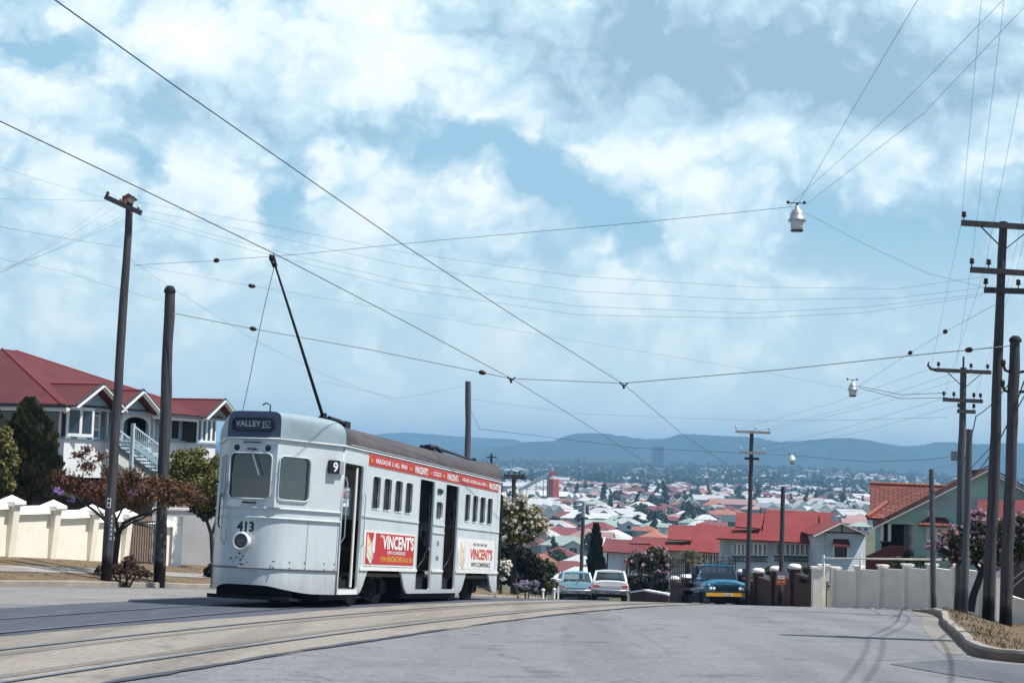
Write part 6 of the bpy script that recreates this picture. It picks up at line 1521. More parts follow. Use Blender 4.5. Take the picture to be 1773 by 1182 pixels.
mb = MB(); mb.quad((-0.8, -1.37, 1.30), (0.8, -1.37, 1.30), (0.69, -1.66, 1.93), (-0.69, -1.66, 1.93)); mb.build('windscreen', clear_glass('truck_glass', (0.4, 0.45, 0.47), 0.2), TK)
for s in (-1, 1):
    mb = MB(); mb.quad((s * 0.86, -2.62, 1.3), (s * 0.86, -1.45, 1.3), (s * 0.73, -1.7, 1.93), (s * 0.73, -2.62, 1.93)); mb.build('side_window', MATS['truck_glass'], TK)
mb = MB(); mb.box(-0.7, 0.7, -2.6, -2.35, 0.9, 1.62); mb.lathe([(0.17, 0.0), (0.185, 0.01), (0.17, 0.02)], 14, 0, (0.38, -1.75, 1.32), 'Y'); mb.build('seat_back', M_INT, TK)
mb = MB(); mb.box(-0.56, 0.56, -0.02, 0.025, 0.80, 0.98); 
for i in range(4): mb.box(-0.55, 0.55, 0.025, 0.035, 0.82 + 0.045 * i, 0.835 + 0.045 * i, 1)
mb.build('grille', [M_TDARK, M_TRD], TK)
mb = MB(); mb.box(-0.62, 0.62, -0.06, 0.012, 1.02, 1.07); mb.box(-0.08, 0.08, 0.0, 0.03, 1.07, 1.15, 1); mb.build('bonnet_badge', [M_TDARK, M_CHROME], TK)
for s in (-1, 1):
    for k in (0.60, 0.76):
        mb = MB(); mb.lathe([(0.0, 0.055), (0.05, 0.05), (0.072, 0.02), (0.08, -0.03)], 14, 0, (s * k, 0.0, 0.90), 'Y'); mb.build('headlight', M_CHROME if 0 else mat('headlamp_glass', (0.72, 0.74, 0.75), 0.15, 0.05, 6), TK)
    mb = MB(); mb.lathe([(0.0, 0.05), (0.03, 0.05), (0.045, 0.0)], 10, 0, (s * 0.84, -0.02, 1.06), 'Y'); mb.build('indicator', mat('amber_lens', (0.7, 0.62, 0.5), 0.3, 0.05, 5), TK)
mb = MB(); mb.box(-1.0, 1.0, 0.10, 0.19, 0.56, 0.72); mb.box(-0.5, -0.4, -0.1, 0.1, 0.56, 0.66); mb.box(0.4, 0.5, -0.1, 0.1, 0.56, 0.66); mb.build('bumper', mat('bumper_yellow', (0.72, 0.35, 0.02), 0.45, 0.06, 4), TK)
mb = MB(); mb.box(-0.18, 0.18, 0.19, 0.20, 0.58, 0.69); mb.box(-0.13, -0.01, 0.2, 0.203, 0.61, 0.66, 1); mb.box(0.03, 0.13, 0.2, 0.203, 0.61, 0.66, 1); mb.build('number_plate', [M_PLATEW, M_NUM], TK)
for s in (-1, 1):
    mb = MB(); mb.lathe([(0.2, -0.11), (0.36, -0.11), (0.40, -0.07), (0.40, 0.07), (0.36, 0.11), (0.2, 0.11)], 20, 0, (s * 0.80, -0.75, 0.40), 'X'); w = mb.build('wheel', M_TYRE, TK)
    mb = MB(); mb.lathe([(0.0, 0.08 * s), (0.2, 0.05 * s)], 14, 0, (s * 0.80, -0.75, 0.40), 'X'); mb.build('rim', M_HUB, w)
    mb = MB(); mb.lathe([(0.2, -0.2), (0.36, -0.2), (0.40, -0.16), (0.40, 0.16), (0.36, 0.2), (0.2, 0.2)], 20, 0, (s * 0.82, -4.3, 0.40), 'X'); mb.build('wheel', M_TYRE, TK)
    mb = MB(); mb.lathe([(0.43, -0.14), (0.46, 0.0), (0.43, 0.14)], 16, 0, (s * 0.84, -0.75, 0.42), 'X'); mb.build('mudguard', M_TRD, TK)
mb = MB(); mb.box(-1.22, 1.22, -6.2, -2.9, 0.92, 1.04); mb.box(-1.24, 1.24, -2.98, -2.88, 1.04, 1.14); mb.box(-0.4, 0.4, -6.0, -1.2, 0.62, 0.8); mb.build('tray', M_TDARK, TK)
mb = MB()
for s in (-1.2, 1.2):
    for z in (1.3, 1.62, 1.94, 2.26): mb.tube([(s, -6.1, z), (s, -2.95, z)], 0.02, 4)
    for k in range(8): y = -6.1 + 3.15 * k / 7; mb.tube([(s, y, 1.04), (s, y, 2.3)], 0.022, 4)
for z in (1.3, 1.7, 2.1, 2.36): mb.tube([(-1.2, -2.95, z), (1.2, -2.95, z)], 0.02, 4)
for k in range(9): x = -1.2 + 2.4 * k / 8; mb.tube([(x, -2.95, 1.04), (x, -2.95, 2.4 + 0.05 * (k % 3))], 0.022, 4)
mb.build('stock_cage', M_IRON, TK)
mb = MB(); mb.beam((0.9, -2.85, 1.2), (0.9, -2.85, 2.42), 0.09, 0.09); mb.build('cage_post', M_MAROON, TK)
for s in (-1, 1):
    mb = MB(); mb.tube([(s * 0.82, -1.5, 1.5), (s * 1.2, -1.45, 1.55), (s * 1.2, -1.45, 1.75)], 0.015, 4); mb.box(s * 1.2 - 0.09, s * 1.2 + 0.09, -1.47, -1.43, 1.55, 1.85); mb.build('mirror', M_TRD, TK)
WB_ = thing('bin', 'tapered pale grey bin hanging below the truck tray on its left', 'bin', at(1206, 1030, 83.5))
L = Loc(WB_); z0, z1 = L(1206, 1030, 83.5).z, L(1206, 1014, 83.5).z
mb = MB(); mb.lathe([(0.0, z0), (0.18, z0), (0.24, z1), (0.27, z1), (0.27, z1 + 0.05), (0.0, z1 + 0.05)], 14); mb.build('bin_body', mat('bin_grey', (0.45, 0.48, 0.50), 0.5, 0.1, 4), WB_)
mb = MB(); mb.tube([(-0.15, 0, z1), (-0.15, 0, z1 + 0.25), (0.15, 0, z1 + 0.25), (0.15, 0, z1)], 0.02, 4); mb.build('bin_handle', M_IRON, WB_)

# ================================================================== poles
def wood(name, c0, c1, foot):
    m, t, b = new_mat(name); tc = t.new('ShaderNodeTexCoord').outputs['Object']
    g = t.noise(t.mapping(tc, (14, 14, 0.55)), 1.5, 7, 0.75); c = t.mix(t.ramp(g, 0.3, 0.7), c0, c1)
    s = t.new('ShaderNodeSeparateXYZ'); t.link(tc, s.inputs[0]); wob = t.math('ADD', s.outputs[2], t.math('MULTIPLY', t.noise(tc, 3, 3, 0.6), 0.5))
    c = t.mix(t.ramp(wob, 0.55, 0.75, 1, 0), c, foot)
    t.link(c, b.inputs['Base Color']); b.inputs['Roughness'].default_value = 0.9; b.inputs['Specular IOR Level'].default_value = 0.12
    bp = t.new('ShaderNodeBump'); bp.inputs['Strength'].default_value = 0.8; bp.inputs['Distance'].default_value = 0.02; t.link(g, bp.inputs['Height']); t.link(bp.outputs[0], b.inputs['Normal']); return m
M_POLE = wood('weathered_pole', (0.035, 0.033, 0.039), (0.12, 0.113, 0.118), (0.012, 0.01, 0.012))
M_POLEG = wood('grey_pole', (0.07, 0.075, 0.085), (0.15, 0.155, 0.165), (0.05, 0.05, 0.055))
M_ARM = mat('crossarm_wood', (0.06, 0.055, 0.06), 0.85, 0.3, 6); M_ARMP = mat('crossarm_pale', (0.34, 0.33, 0.31), 0.8, 0.2, 6)
M_INSB = mat('brown_insulator', (0.035, 0.018, 0.014), 0.3, 0.1, 8); M_INSW = mat('white_insulator', (0.6, 0.6, 0.58), 0.3, 0.1, 8)
M_RUST = mat('rusty_cap', (0.16, 0.06, 0.035), 0.8, 0.4, 5, col2=(0.35, 0.3, 0.27))
M_POLEBLK = mat('painted_sign_white', (0.65, 0.65, 0.62), 0.6, 0.1, 6)
POLES = {}
def pole(key, label, base, top, Y, r0, r1, arms=(), material=None, extra=None, sink=0.5, name='power_pole', cat='power pole', group=None, zb=None):
    """arms: (px of the pole centre height y in photo, left length m, right length m, yaw deg, pale?, insulators)"""
    b, tp = at(*base, Y), at(*top, Y)
    d = tp - b; Lg = d.length
    q = V((0, 0, 1)).rotation_difference(d.normalized())
    t = thing(name, label, cat, b, rot=q.to_euler(), group=group)
    mb = MB(); rnd = random.Random(hash(key) % 1000 if 0 else sum(map(ord, key))); pts, rs = [], []
    n = 12
    for i in range(n + 1):
        f = i / n; z = -sink + (Lg + sink) * f
        pts.append((rnd.uniform(-1, 1) * r0 * 0.09, rnd.uniform(-1, 1) * r0 * 0.09, z)); rs.append((r0 + (r1 - r0) * f) * rnd.uniform(0.95, 1.06))
    mb.tube(pts, rs, 14); po = mb.build('pole_shaft', material or M_POLE, t)
    for (py, ll, rl, yaw, pale, ins) in arms:
        # height along the pole from the photo row
        f = (base[1] - py) / (base[1] - top[1]); z = f * Lg
        M = Matrix.Translation((0, -r1 * 1.15, z)) @ Matrix.Rotation(radians(yaw), 4, 'Z')
        th_ = 0.15 if key == 'N' else 0.05
        mb = MB(); mb.box(-ll, rl, -th_, th_, -0.055, 0.055, 0, M); arm = mb.build('crossarm', M_ARMP if pale else M_ARM, t)
        for x in ins:
            mb = MB(); c = M @ V((x, 0, 0.055)); mb.cyl(c, c + V((0, 0, 0.08)), 0.012, n=6); mb.lathe([(0.0, 0.06), (0.045, 0.07), (0.055, 0.10), (0.035, 0.12), (0.05, 0.14), (0.04, 0.18), (0.0, 0.19)], 10, 0, c); mb.build('insulator', M_INSW if pale else M_INSB, arm)
        if ll + rl > 1.5 and not yaw > 30:
            mb = MB()
            for s in (-1, 1):
                if (s < 0 and ll > 0.6) or (s > 0 and rl > 0.6): mb.beam((s * 0.5, -r1 * 1.15 - 0.02, z - 0.05), (0, -r1 * 1.3, z - 0.5), 0.03, 0.02)
            if mb.v: mb.build('arm_brace', M_ARM, arm)
    POLES[key] = (t, b, d.normalized(), Lg)
    return t
pA = pole('A', 'tall dark power pole with one tilted crossarm and a rusty cap by the cream wall', (184, 998), (225, 345), 38.0, 0.132, 0.088, [(352, 0.62, 0.36, 0, False, ())])
# its single arm hangs askew
for ch in pA.children:
    if ch.name.startswith('crossarm'): ch.name = 'old_crossarm'; bpy.data.objects.remove(ch)
zt = POLES['A'][3]
mb = MB(); Mx = Matrix.Translation((0, -0.14, zt - 0.22)) @ Matrix.Rotation(radians(22), 4, 'Y'); mb.box(-0.62, 0.36, -0.05, 0.05, -0.06, 0.06, 0, Mx); ar = mb.build('crossarm', M_ARM, pA)
for x in (-0.58, -0.22, -0.02, 0.26): mb = MB(); c = Mx @ V((x, 0, 0.06)); mb.lathe([(0.0, 0.0), (0.03, 0.01), (0.045, 0.05), (0.03, 0.09), (0.0, 0.1)], 8, 0, c); mb.build('insulator', M_INSW if x in (-0.22, 0.26) else M_INSB, ar)
mb = MB(); mb.box(-0.13, 0.13, -0.14, 0.14, zt - 0.02, zt + 0.03); mb.add([(-0.15, -0.17, zt + 0.03), (0.15, -0.17, zt + 0.03), (0.17, 0.17, zt + 0.0), (-0.15, 0.17, zt + 0.03), (0.0, -0.17, zt + 0.12), (0.0, 0.17, zt + 0.12)], [(0, 1, 4), (1, 2, 5, 4), (2, 3, 5), (3, 0, 4, 5)]); mb.box(-0.15, 0.15, -0.165, -0.15, zt - 0.12, zt + 0.05); mb.build('pole_cap', M_RUST, pA)
mb = MB(); zz = (998 - 872) / (998 - 345) * zt; mb.box(-0.045, 0.045, -0.2, -0.17, zz - 0.12, zz + 0.12); mb.box(-0.025, 0.025, -0.203, -0.2, zz + 0.02, zz + 0.09, 1); mb.box(-0.025, 0.025, -0.203, -0.2, zz - 0.09, zz - 0.02, 1); mb.build('number_tag', [M_POLEBLK, M_BLK], pA)
mb = MB()
for i in range(6): z = zz - 0.35 - 0.105 * i; mb.box(0.07, 0.105, -0.172, -0.15, z, z + 0.06)
mb.build('painted_mark', M_POLEBLK, pA)
pB = pole('B', 'shorter dark tram span pole with a rounded top beside the iron gate', (276, 1004), (294, 504), 40.0, 0.145, 0.13, name='span_pole', cat='pole')
zt = POLES['B'][3]; mb = MB(); mb.lathe([(0.15, zt - 0.04), (0.155, zt - 0.02), (0.14, zt + 0.05), (0.09, zt + 0.13), (0.0, zt + 0.15)], 14); mb.build('pole_cap', M_TDARK, pB)
pole('C', 'grey wooden span pole rising behind the tram roof', (807, 1010), (811, 660), 62, 0.14, 0.115, name='span_pole', cat='pole', material=M_POLEG, sink=2)
pole('D', 'small distant power pole with one crossarm above the tram roof end', (848, 960), (851, 785), 135, 0.14, 0.1, [(791, 0.42, 0.45, 0, False, ())], sink=2)
pole('E', 'power pole with two stubby crossarms standing behind the white flowering tree', (888, 1015), (890, 821), 88, 0.15, 0.12, [(823, 0.55, 0.6, 0, False, (-0.3, 0, 0.3)), (827, 0.62, 0.68, 8, False, (-0.5, 0.55))], sink=1)
pF = pole('F', 'slim dark pole with a pale grey metal top behind the pale blue wagon', (1006, 1000), (1011, 868), 104, 0.15, 0.10, name='lamp_pole', cat='pole', sink=2)
zt = POLES['F'][3]; mb = MB(); mb.cyl((0, 0, zt - 1.0), (0, 0, zt + 0.02), 0.135, 0.12, 12); mb.build('metal_sleeve', mat('grey_metal', (0.35, 0.38, 0.42), 0.5, 0.1, 4), pF)
pole('G', 'power pole with two pale crossarms in front of the red roofed house', (1294, 1040), (1302, 745), 68, 0.115, 0.085, [(748, 0.72, 0.78, 0, True, (-0.7, 0.15, 0.74)), (784, 0.52, 0.58, 0, True, (-0.5, 0.5)), (794, 0.3, 0.33, -14, False, ())], sink=1.5)
pH = pole('H', 'bare round topped pole carrying the orange sign beside the brick wall', (1351, 1044), (1356, 842), 61, 0.115, 0.075, name='span_pole', cat='pole', sink=1.5)
pole('I', 'short slender stub pole at the kerb in front of the white wall', (1617, 1062), (1613, 812), 38, 0.075, 0.058, name='stub_pole', cat='pole', material=M_POLEG)
pole('J', 'grey power pole with a curved bracket and two crossarms, behind the tallest right hand poles', (1660, 1052), (1668, 636), 46, 0.128, 0.092, [(643, 0.85, 0.80, 4, False, (-0.78, 0.2, 0.7)), (694, 0.62, 0.56, 4, False, (-0.6, -0.3, 0.3, 0.5)), (713, 0.18, 0.36, 10, False, (-0.15, 0.32))], material=M_POLEG)
tJ, bJ, dJ, LJ = POLES['J']; mb = MB(); z = (1052 - 643) / (1052 - 636) * LJ
mb.tube([(-0.85, -0.13, z), (-1.0, -0.13, z + 0.03), (-1.08, -0.13, z + 0.13), (-1.05, -0.13, z + 0.24)], [0.05, 0.045, 0.035, 0.015], 6); mb.build('curved_bracket', M_ARM, tJ)
mb = MB(); mb.tube([(0, 0, LJ), (0.0, 0, LJ + 0.32)], 0.03, 6); mb.build('earth_spike', M_ARM, tJ)
mb = MB(); zz = (1052 - 790) / (1052 - 636) * LJ; mb.box(-0.33, -0.17, -0.2, -0.05, zz - 0.16, zz + 0.12); mb.build('switch_box', mat('box_grey', (0.12, 0.15, 0.18), 0.5, 0.1, 3), tJ)
pole('K', 'plain grey pole close behind the stub pole, right of the pole with the curved bracket', (1669, 1050), (1679, 743), 43, 0.105, 0.085, name='span_pole', cat='pole', material=M_POLEG)
pole('L', 'tallest dark power pole with three crossarms on the grass verge', (1711, 1076), (1738, 384), 31.5, 0.128, 0.078, [(392, 0.88, 0.80, 0, False, (-0.84, 0.52)), (473, 0.66, 0.62, 0, False, (-0.64, -0.3, 0.5)), (506, 0.36, 0.62, -14, False, (-0.33, 0.3))])
pM = pole('M', 'dark round topped span pole at the right edge, in front of the tallest pole', (1740, 1092), (1758, 590), 31.0, 0.128, 0.098, name='span_pole', cat='pole')
tM, bM, dM, LM = POLES['M']; mb = MB(); mb.lathe([(0.125, LM - 0.02), (0.12, LM + 0.04), (0.06, LM + 0.1), (0, LM + 0.11)], 12)
mb.build('pole_cap', M_TDARK, pM)
mb = MB()
for z in (LM - 0.62, LM - 1.02):
    for s in (-1, 1): mb.tube([(s * 0.1, -0.02, z), (s * 0.2, -0.06, z + 0.02), (s * 0.24, -0.06, z + 0.12)], 0.03, 5); mb.lathe([(0, -0.08), (0.05, -0.05), (0.06, 0.02), (0.04, 0.07), (0, 0.08)], 8, 0, (s * 0.25, -0.06, z + 0.16))
mb.build('pin_insulators', M_INSB, pM)
# the corner pole just out of frame whose arms and wires shade the road
pN = pole('N', 'corner power pole with stacked crossarms standing just outside the right edge', (2036, 1135), (2052, 60), 21.0, 0.17, 0.12, [(80, 0.95, 0.95, -4, False, (-0.9, 0.5)), (150, 0.85, 0.85, -4, False, (-0.8, -0.4, 0.4, 0.8)), (215, 0.8, 0.8, -4, False, (-0.7, 0.6)), (270, 0.7, 0.7, -4, False, ())])
# sign on pole H
tH, bH, dH, LH_ = POLES['H']
SG = thing('bus_stop_sign', 'orange sign with blue band and white panel on the pole by the brick wall', 'sign', at(1352, 1001, 60.6))
L = Loc(SG); a, b = L(1343.5, 1012, 60.6), L(1361.5, 989, 60.6); w, h = b.x - a.x, b.z - a.z
MS = frame_M((a.x, 0, a.z), (1, 0, 0), (0, 0, 1))
plate('sign_board', [rrect(0, w, 0, h, 0.02)], MS, mat('sign_orange', (0.36, 0.085, 0.025), 0.5, 0.08, 5), SG, 0.02)
plate('blue_band', [rrect(0.02, w - 0.02, h * 0.66, h - 0.02)], MS @ Matrix.Translation((0, 0, 0.012)), mat('sign_blue', (0.12, 0.17, 0.27), 0.5, 0.1, 5), SG, 0.006)
wp_ = plate('white_panel', [rrect(w * 0.16, w * 0.84, h * 0.44, h * 0.70)], MS @ Matrix.Translation((0, 0, 0.014)), M_PLATEW, SG, 0.008)
lettering('stop_word', 'STOP', MS, w * 0.26, h * 0.51, w * 0.48, h * 0.12, mat('sign_red', (0.5, 0.04, 0.03), 0.5, 0.05, 5), wp_, 0.02, lift=0.0195)
mb = MB()
for x in (0.2, 0.62): mb.add([MS @ V((w * x, h * 0.22, 0.0115)), MS @ V((w * (x + 0.2), h * 0.22, 0.0115)), MS @ V((w * (x + 0.2), h * 0.27, 0.0115)), MS @ V((w * x, h * 0.27, 0.0115))], [(0, 1, 2, 3)])
mb.build('sign_lines', M_PLATEW, SG)
# bollards and small posts at the left kerb
for i, (p, y0, y1, Yb) in enumerate(((940, 1034, 1018, 72), (959.5, 1034, 1017, 76))):
    t = thing('bollard', ('short white knobbed kerb post nearer the tram' if i == 0 else 'short white knobbed kerb post nearer the blue wagon'), 'bollard', at(p, y0, Yb), group='white posts at the left kerb')
    h = (at(p, y1, Yb) - at(p, y0, Yb)).z
    mb = MB(); mb.cyl((0, 0, -0.5), (0, 0, h - 0.13), 0.055, 0.05, 8); mb.build('post', M_CREAMW, t); mb = MB(); mb.lathe([(0, h + 0.0), (0.07, h - 0.03), (0.09, h - 0.09), (0.06, h - 0.14)], 10); mb.build('knob', M_CREAMW, t)
t = thing('letterbox_post', 'small white letterbox on a post left of the blue wagon', 'letterbox', at(966.5, 1030, 84))
h = (at(966, 1006, 84) - at(966, 1030, 84)).z
mb = MB(); mb.box(-0.05, 0.05, -0.05, 0.05, -0.6, h); mb.build('post', M_CREAMW, t); mb = MB(); mb.box(-0.13, 0.13, -0.2, 0.2, h, h + 0.13); mb.build('letterbox', M_CREAMW, t)
pole('O', 'short grey gate stump in the dark foliage beside the tram', (887, 1018), (889, 962), 74, 0.09, 0.08, name='stub_post', cat='post', material=M_POLEG)
pole('P', 'broken dark tree stump post in front of the green house', (1573, 972), (1574, 906), 62, 0.22, 0.17, name='stub_post', cat='post')

# ================================================================== street lamps on span wires and the overhead wires
M_LAMPAL = mat('lamp_aluminium', (0.50, 0.52, 0.54), 0.35, 0.1, 6, metal=0.6); M_LAMPGL = mat('lamp_prism_glass', (0.55, 0.60, 0.62), 0.12, 0.08, 20, spec=0.7)
def lamp(label, px, py, Y, wpx, white=False):
    s = wpx / FPX * Y / 0.42
    c = at(px, py, Y); t = thing('street_lamp', label, 'street lamp', c, group='street lamps hung over the road'); t.scale = (s, s, s)
    mb = MB(); mb.lathe([(0.0, 0.36), (0.05, 0.36), (0.06, 0.28), (0.12, 0.25), (0.17, 0.16), (0.18, 0.05), (0.21, 0.03), (0.21, -0.02), (0.16, -0.03)], 20); mb.build('canopy', M_LAMPAL if not white else M_CREAMW, t)
    mb = MB(); mb.lathe([(0.16, -0.02), (0.155, -0.16), (0.13, -0.25), (0.0, -0.29)], 20); mb.build('globe', M_LAMPGL, t)
    mb = MB(); mb.lathe([(0.158, -0.235), (0.15, -0.255), (0.1, -0.27)], 16); mb.cyl((0, 0, 0.36), (0, 0, 0.43), 0.03, n=8); mb.build('hanger', M_IRON, t)
    for s_ in (-0.22, 0.17): mb = MB(); mb.lathe([(0, -0.04), (0.035, -0.02), (0.035, 0.03), (0, 0.05)], 8, 0, (s_, 0, 0.43)); mb.beam((s_, 0, 0.42), (0, 0, 0.42), 0.02, 0.02); mb.build('insulator', M_INSB, t)
    return t
lamp('large silver street lamp hanging highest over the road', 1380, 382, 26, 31)
lamp('medium silver street lamp hanging over the road left of the right hand poles', 1476.5, 675, 45, 18)
lamp('small white capped street lamp hanging far down the hill', 1371.5, 796, 74, 11, True)
M_WIRE = mat('overhead_wire', (0.03, 0.032, 0.04), 0.6, 0.1, 5); M_WIREG = mat('pale_cable', (0.30, 0.32, 0.33), 0.6, 0.1, 5)
def wire(label, pts, r=0.006, material=None, beads=(), name='power_line', cat='wire', sag=0.0, group=None):
    """pts: (px, py, Y); long spans sampled and hung with a slight sag"""
    W = [at(*p) for p in pts]; path = []
    for i, (a, b) in enumerate(zip(W, W[1:])):
        n = 10
        for k in range(n): f = k / n; q = a.lerp(b, f); q.z -= sag * 4 * f * (1 - f); path.append(q)
    path.append(W[-1])
    t = bpy.data.objects.new
    o0 = path[0].copy()
    mb = MB(); mb.tube([p - o0 for p in path], r * (0.58 if r < 0.0075 else 1.0), 4, caps=False)
    o = mb.build(name, material or M_WIRE); o.location = o0; tag(o, label, cat, group)
    for f in beads:
        k = f * (len(path) - 1); i = min(len(path) - 2, int(k)); q = path[i].lerp(path[i + 1], k - i); d = (path[i + 1] - path[i]).normalized()
        m2 = MB(); m2.tube([q - o0 - d * 0.1, q - o0 - d * 0.06, q - o0, q - o0 + d * 0.06, q - o0 + d * 0.1], [0.012, 0.05, 0.058, 0.05, 0.012], 8); m2.build('insulator', M_INSB, o)
    return o
# trolley wires: running wire of the tram, and of the near track
wire('trolley wire touching the tram pole, the lower of the two heavy wires crossing the sky', [(-60, 182, 16.8), (0, 210, 18.3), (240, 325, 21.5), (473, 438, 26.0), (700, 556, 32.0), (885, 655, 38.0), (1000, 725, 46), (1100, 788, 62), (1180, 846, 85)], 0.008, name='trolley_wire')
wire('upper heavy trolley wire running from the top left corner down to the hills', [(40, -36, 12.8), (95, 0, 13.9), (300, 147, 16.6), (520, 300, 20.5), (700, 425, 25.0), (900, 553, 31), (1080, 665, 38.0), (1180, 750, 50), (1260, 805, 66), (1330, 852, 88)], 0.008, name='trolley_wire')
wire('pale span wire holding both trolley wires between the left and right round topped poles', [(300, 542, 39.8), (438, 569, 39.5), (640, 605, 39), (885, 655, 38), (1080, 663, 38), (1350, 640, 35), (1600, 613, 33), (1757, 598, 31)], 0.011, M_WIREG, (0.143, 0.40, 0.93), name='span_wire')
for (px, py, Yx) in ((885, 657, 37.9), (1080, 667, 37.9)):
    t = thing('wire_hanger', 'small dark hanger clipping the ' + ('left' if px < 1000 else 'right') + ' trolley wire to the pale span wire', 'hanger', at(px, py, Yx)); mb = MB(); mb.tube([(-0.10, 0, 0.06), (0, 0, -0.03), (0.10, 0, 0.06)], 0.018, 5); mb.cyl((0, 0, -0.08), (0, 0, 0.02), 0.03, n=8); mb.build('clip', M_INSB, t)
wire('thin span wire from the tall left pole up to the large street lamp', [(232, 459, 38), (360, 452, 36), (520, 440, 33), (760, 416, 30), (1100, 386, 27.5), (1372, 358, 26)], 0.007, None, (0.22,), name='span_wire')
wire('steep wire rising from the large lamp, leftmost of its three', [(1382, 352, 26), (1482, 180, 22), (1596, -12, 18.5)], 0.0055, name='span_wire')
wire('steep wire rising from the large lamp, middle one of its three', [(1366, 356, 26), (1560, 182, 21), (1745, -8, 17.5)], 0.0055, name='span_wire')
wire('steep wire rising from the large lamp, rightmost of its three', [(1396, 354, 26), (1600, 196, 21), (1800, -15, 17)], 0.0055, name='span_wire')
wire('faint stay wire from the large lamp down to the right hand poles', [(1394, 368, 26), (1500, 424, 28), (1608, 474, 30), (1716, 500, 31.5)], 0.005, name='span_wire')
for i, (y0, ys_) in enumerate(((350, ((440, 385), (700, 437), (1000, 478), (1300, 497), (1550, 500), (1712, 478))), (362, ((440, 402), (700, 460), (1000, 504), (1300, 519), (1550, 516), (1735, 494))), (372, ((440, 425), (700, 488), (1000, 530), (1300, 542), (1500, 531), (1706, 508))), (378, ((440, 434), (700, 500), (1000, 545), (1300, 551), (1500, 541), (1700, 512))))):
    wire(('topmost', 'second', 'third', 'lowest')[i] + ' of the four faint lines strung from the tilted crossarm across the street', [(240, y0, 38)] + [(x, y, 38 - 6.5 * (x - 240) / 1470) for x, y in ys_], 0.004, group='lines across the street')
for i, (x0, y0, x1, y1) in enumerate(((-15, 482, 186, 352), (-15, 478, 200, 358), (-15, 476, 214, 372), (-15, 470, 215, 380))):
    wire(('uppermost', 'upper middle', 'lower middle', 'lowermost')[i] + ' of the four lines falling left from the tilted crossarm', [(x0, y0 - 0, 30 + i * 0.5), (x1, y1, 38)], 0.004, sag=0.08, group='lines left of the tall pole')
wire('faint line crossing behind the tall left pole near its top, upper one', [(-15, 284, 44), (90, 318, 44), (212, 350, 38)], 0.004)
wire('faint line at crossarm height left of the tall pole, level one', [(-15, 344, 42), (190, 348, 38)], 0.004)
wire('line from the left edge to the middle of the tall left pole', [(-15, 390, 30), (120, 414, 34), (212, 428, 38)], 0.005)
wire('thin line running past both left poles down to the tram', [(-15, 445, 32), (110, 470, 36), (225, 506, 38), (285, 522, 40)], 0.004)
wire('long fine line from the tall left pole past the tram to the right hill', [(228, 451, 38), (300, 500, 40), (440, 588, 44), (560, 648, 50), (700, 700, 60)], 0.005)
wire('beaded stay line from the tall left pole toward the far right pole', [(236, 459, 38), (436, 495, 40), (700, 540, 42), (1000, 590, 46), (1300, 640, 48), (1466, 672, 45)], 0.004, None, (0.2,), name='span_wire')
wire('beaded wire from the middle street lamp up to the tallest pole', [(1484, 670, 45), (1577, 610, 40), (1638, 573, 36), (1722, 528, 31.5)], 0.007, None, (0.33, 0.66), name='span_wire')
for i, (ya, yb, yc) in enumerate(((668, 683, 680), (671, 690, 688))):
    wire(('upper', 'lower') [i] + ' slack cable from the middle street lamp to the curved bracket pole', [(1486, ya, 45), (1560, yb, 45.5), (1640, yc, 46)], 0.008)
wire('sagging span wire of the far lamp reaching the right hand poles', [(810, 700, 62), (830, 742, 64), (1100, 775, 70), (1371, 788, 74), (1500, 799, 66), (1600, 796, 56), (1662, 788, 46)], 0.008, None, (), name='span_wire')
wire('faint span wire with small beads between the tram and the far lamp', [(560, 660, 58), (690, 690, 60), (805, 668, 62)], 0.006)
wire('grey wire from the pole behind the tram sweeping to the pale crossarm pole', [(812, 690, 62), (1000, 716, 64), (1150, 722, 66), (1300, 728, 62), (1466, 727, 55), (1640, 722, 46)], 0.006)
for i in range(5):
    xs0, ys0 = ((1278, 743), (1305, 748), (1333, 745), (1280, 783), (1322, 783))[i]; xe, ye = ((1606, 640), (1656, 645), (1716, 640), (1632, 690), (1690, 692))[i]
    wire(('first', 'second', 'third', 'fourth', 'fifth')[i] + ' line from pale crossarm pole to curved bracket pole, counting along the crossarms', [(xs0, ys0, 68), ((xs0 + xe) / 2, (ys0 + ye) / 2 + 6, 57), (xe, ye, 46)], 0.006, sag=0.0, group='lines along the right hand poles')
for i in range(5):
    xs0, ys0 = ((1612, 636), (1656, 632), (1712, 638), (1634, 686), (1688, 688))[i]; xm, ym = ((1664, 388), (1680, 470), (1768, 388), (1704, 468), (1760, 470))[i]; xe, ye = ((1700, -10), (1740, -10), (1830, -10), (1765, 160), (1842, 140))[i]
    wire(('first', 'second', 'third', 'fourth', 'fifth')[i] + ' steep line rising past the tallest right hand pole, counted from the left', [(xs0, ys0, 46), (xm, ym, 31.5), (xe, ye, 23)], 0.0045, group='steep lines beside the tallest pole')
for i, (x, z0_) in enumerate(((9.3, 7.9), (9.5, 7.9), (9.75, 6.9))):
    pa = V((x, 21.2, z0_ - 0.4)); pb = V((x + 3.1, 34, z0_ - 1.7)); pc = V((x - 4.6, 6, z0_ + 0.1))
    q = [proj(pc) if 0 else None]
    path = [pc.lerp(pa, f / 10) - V((0, 0, 0.5 * 4 * f / 10 * (1 - f / 10))) for f in range(10)] + [pa.lerp(pb, f / 10) - V((0, 0, 0.5 * 4 * f / 10 * (1 - f / 10))) for f in range(11)]
    mb = MB(); mb.tube([p - pa for p in path], 0.012 if i < 2 else 0.016, 4, caps=False); o = mb.build('power_line', M_WIRE); o.location = pa
    tag(o, ('inner', 'outer', 'lower thick')[i] + ' service cable running above the right hand verge from the corner pole', 'wire', 'cables from the corner pole')
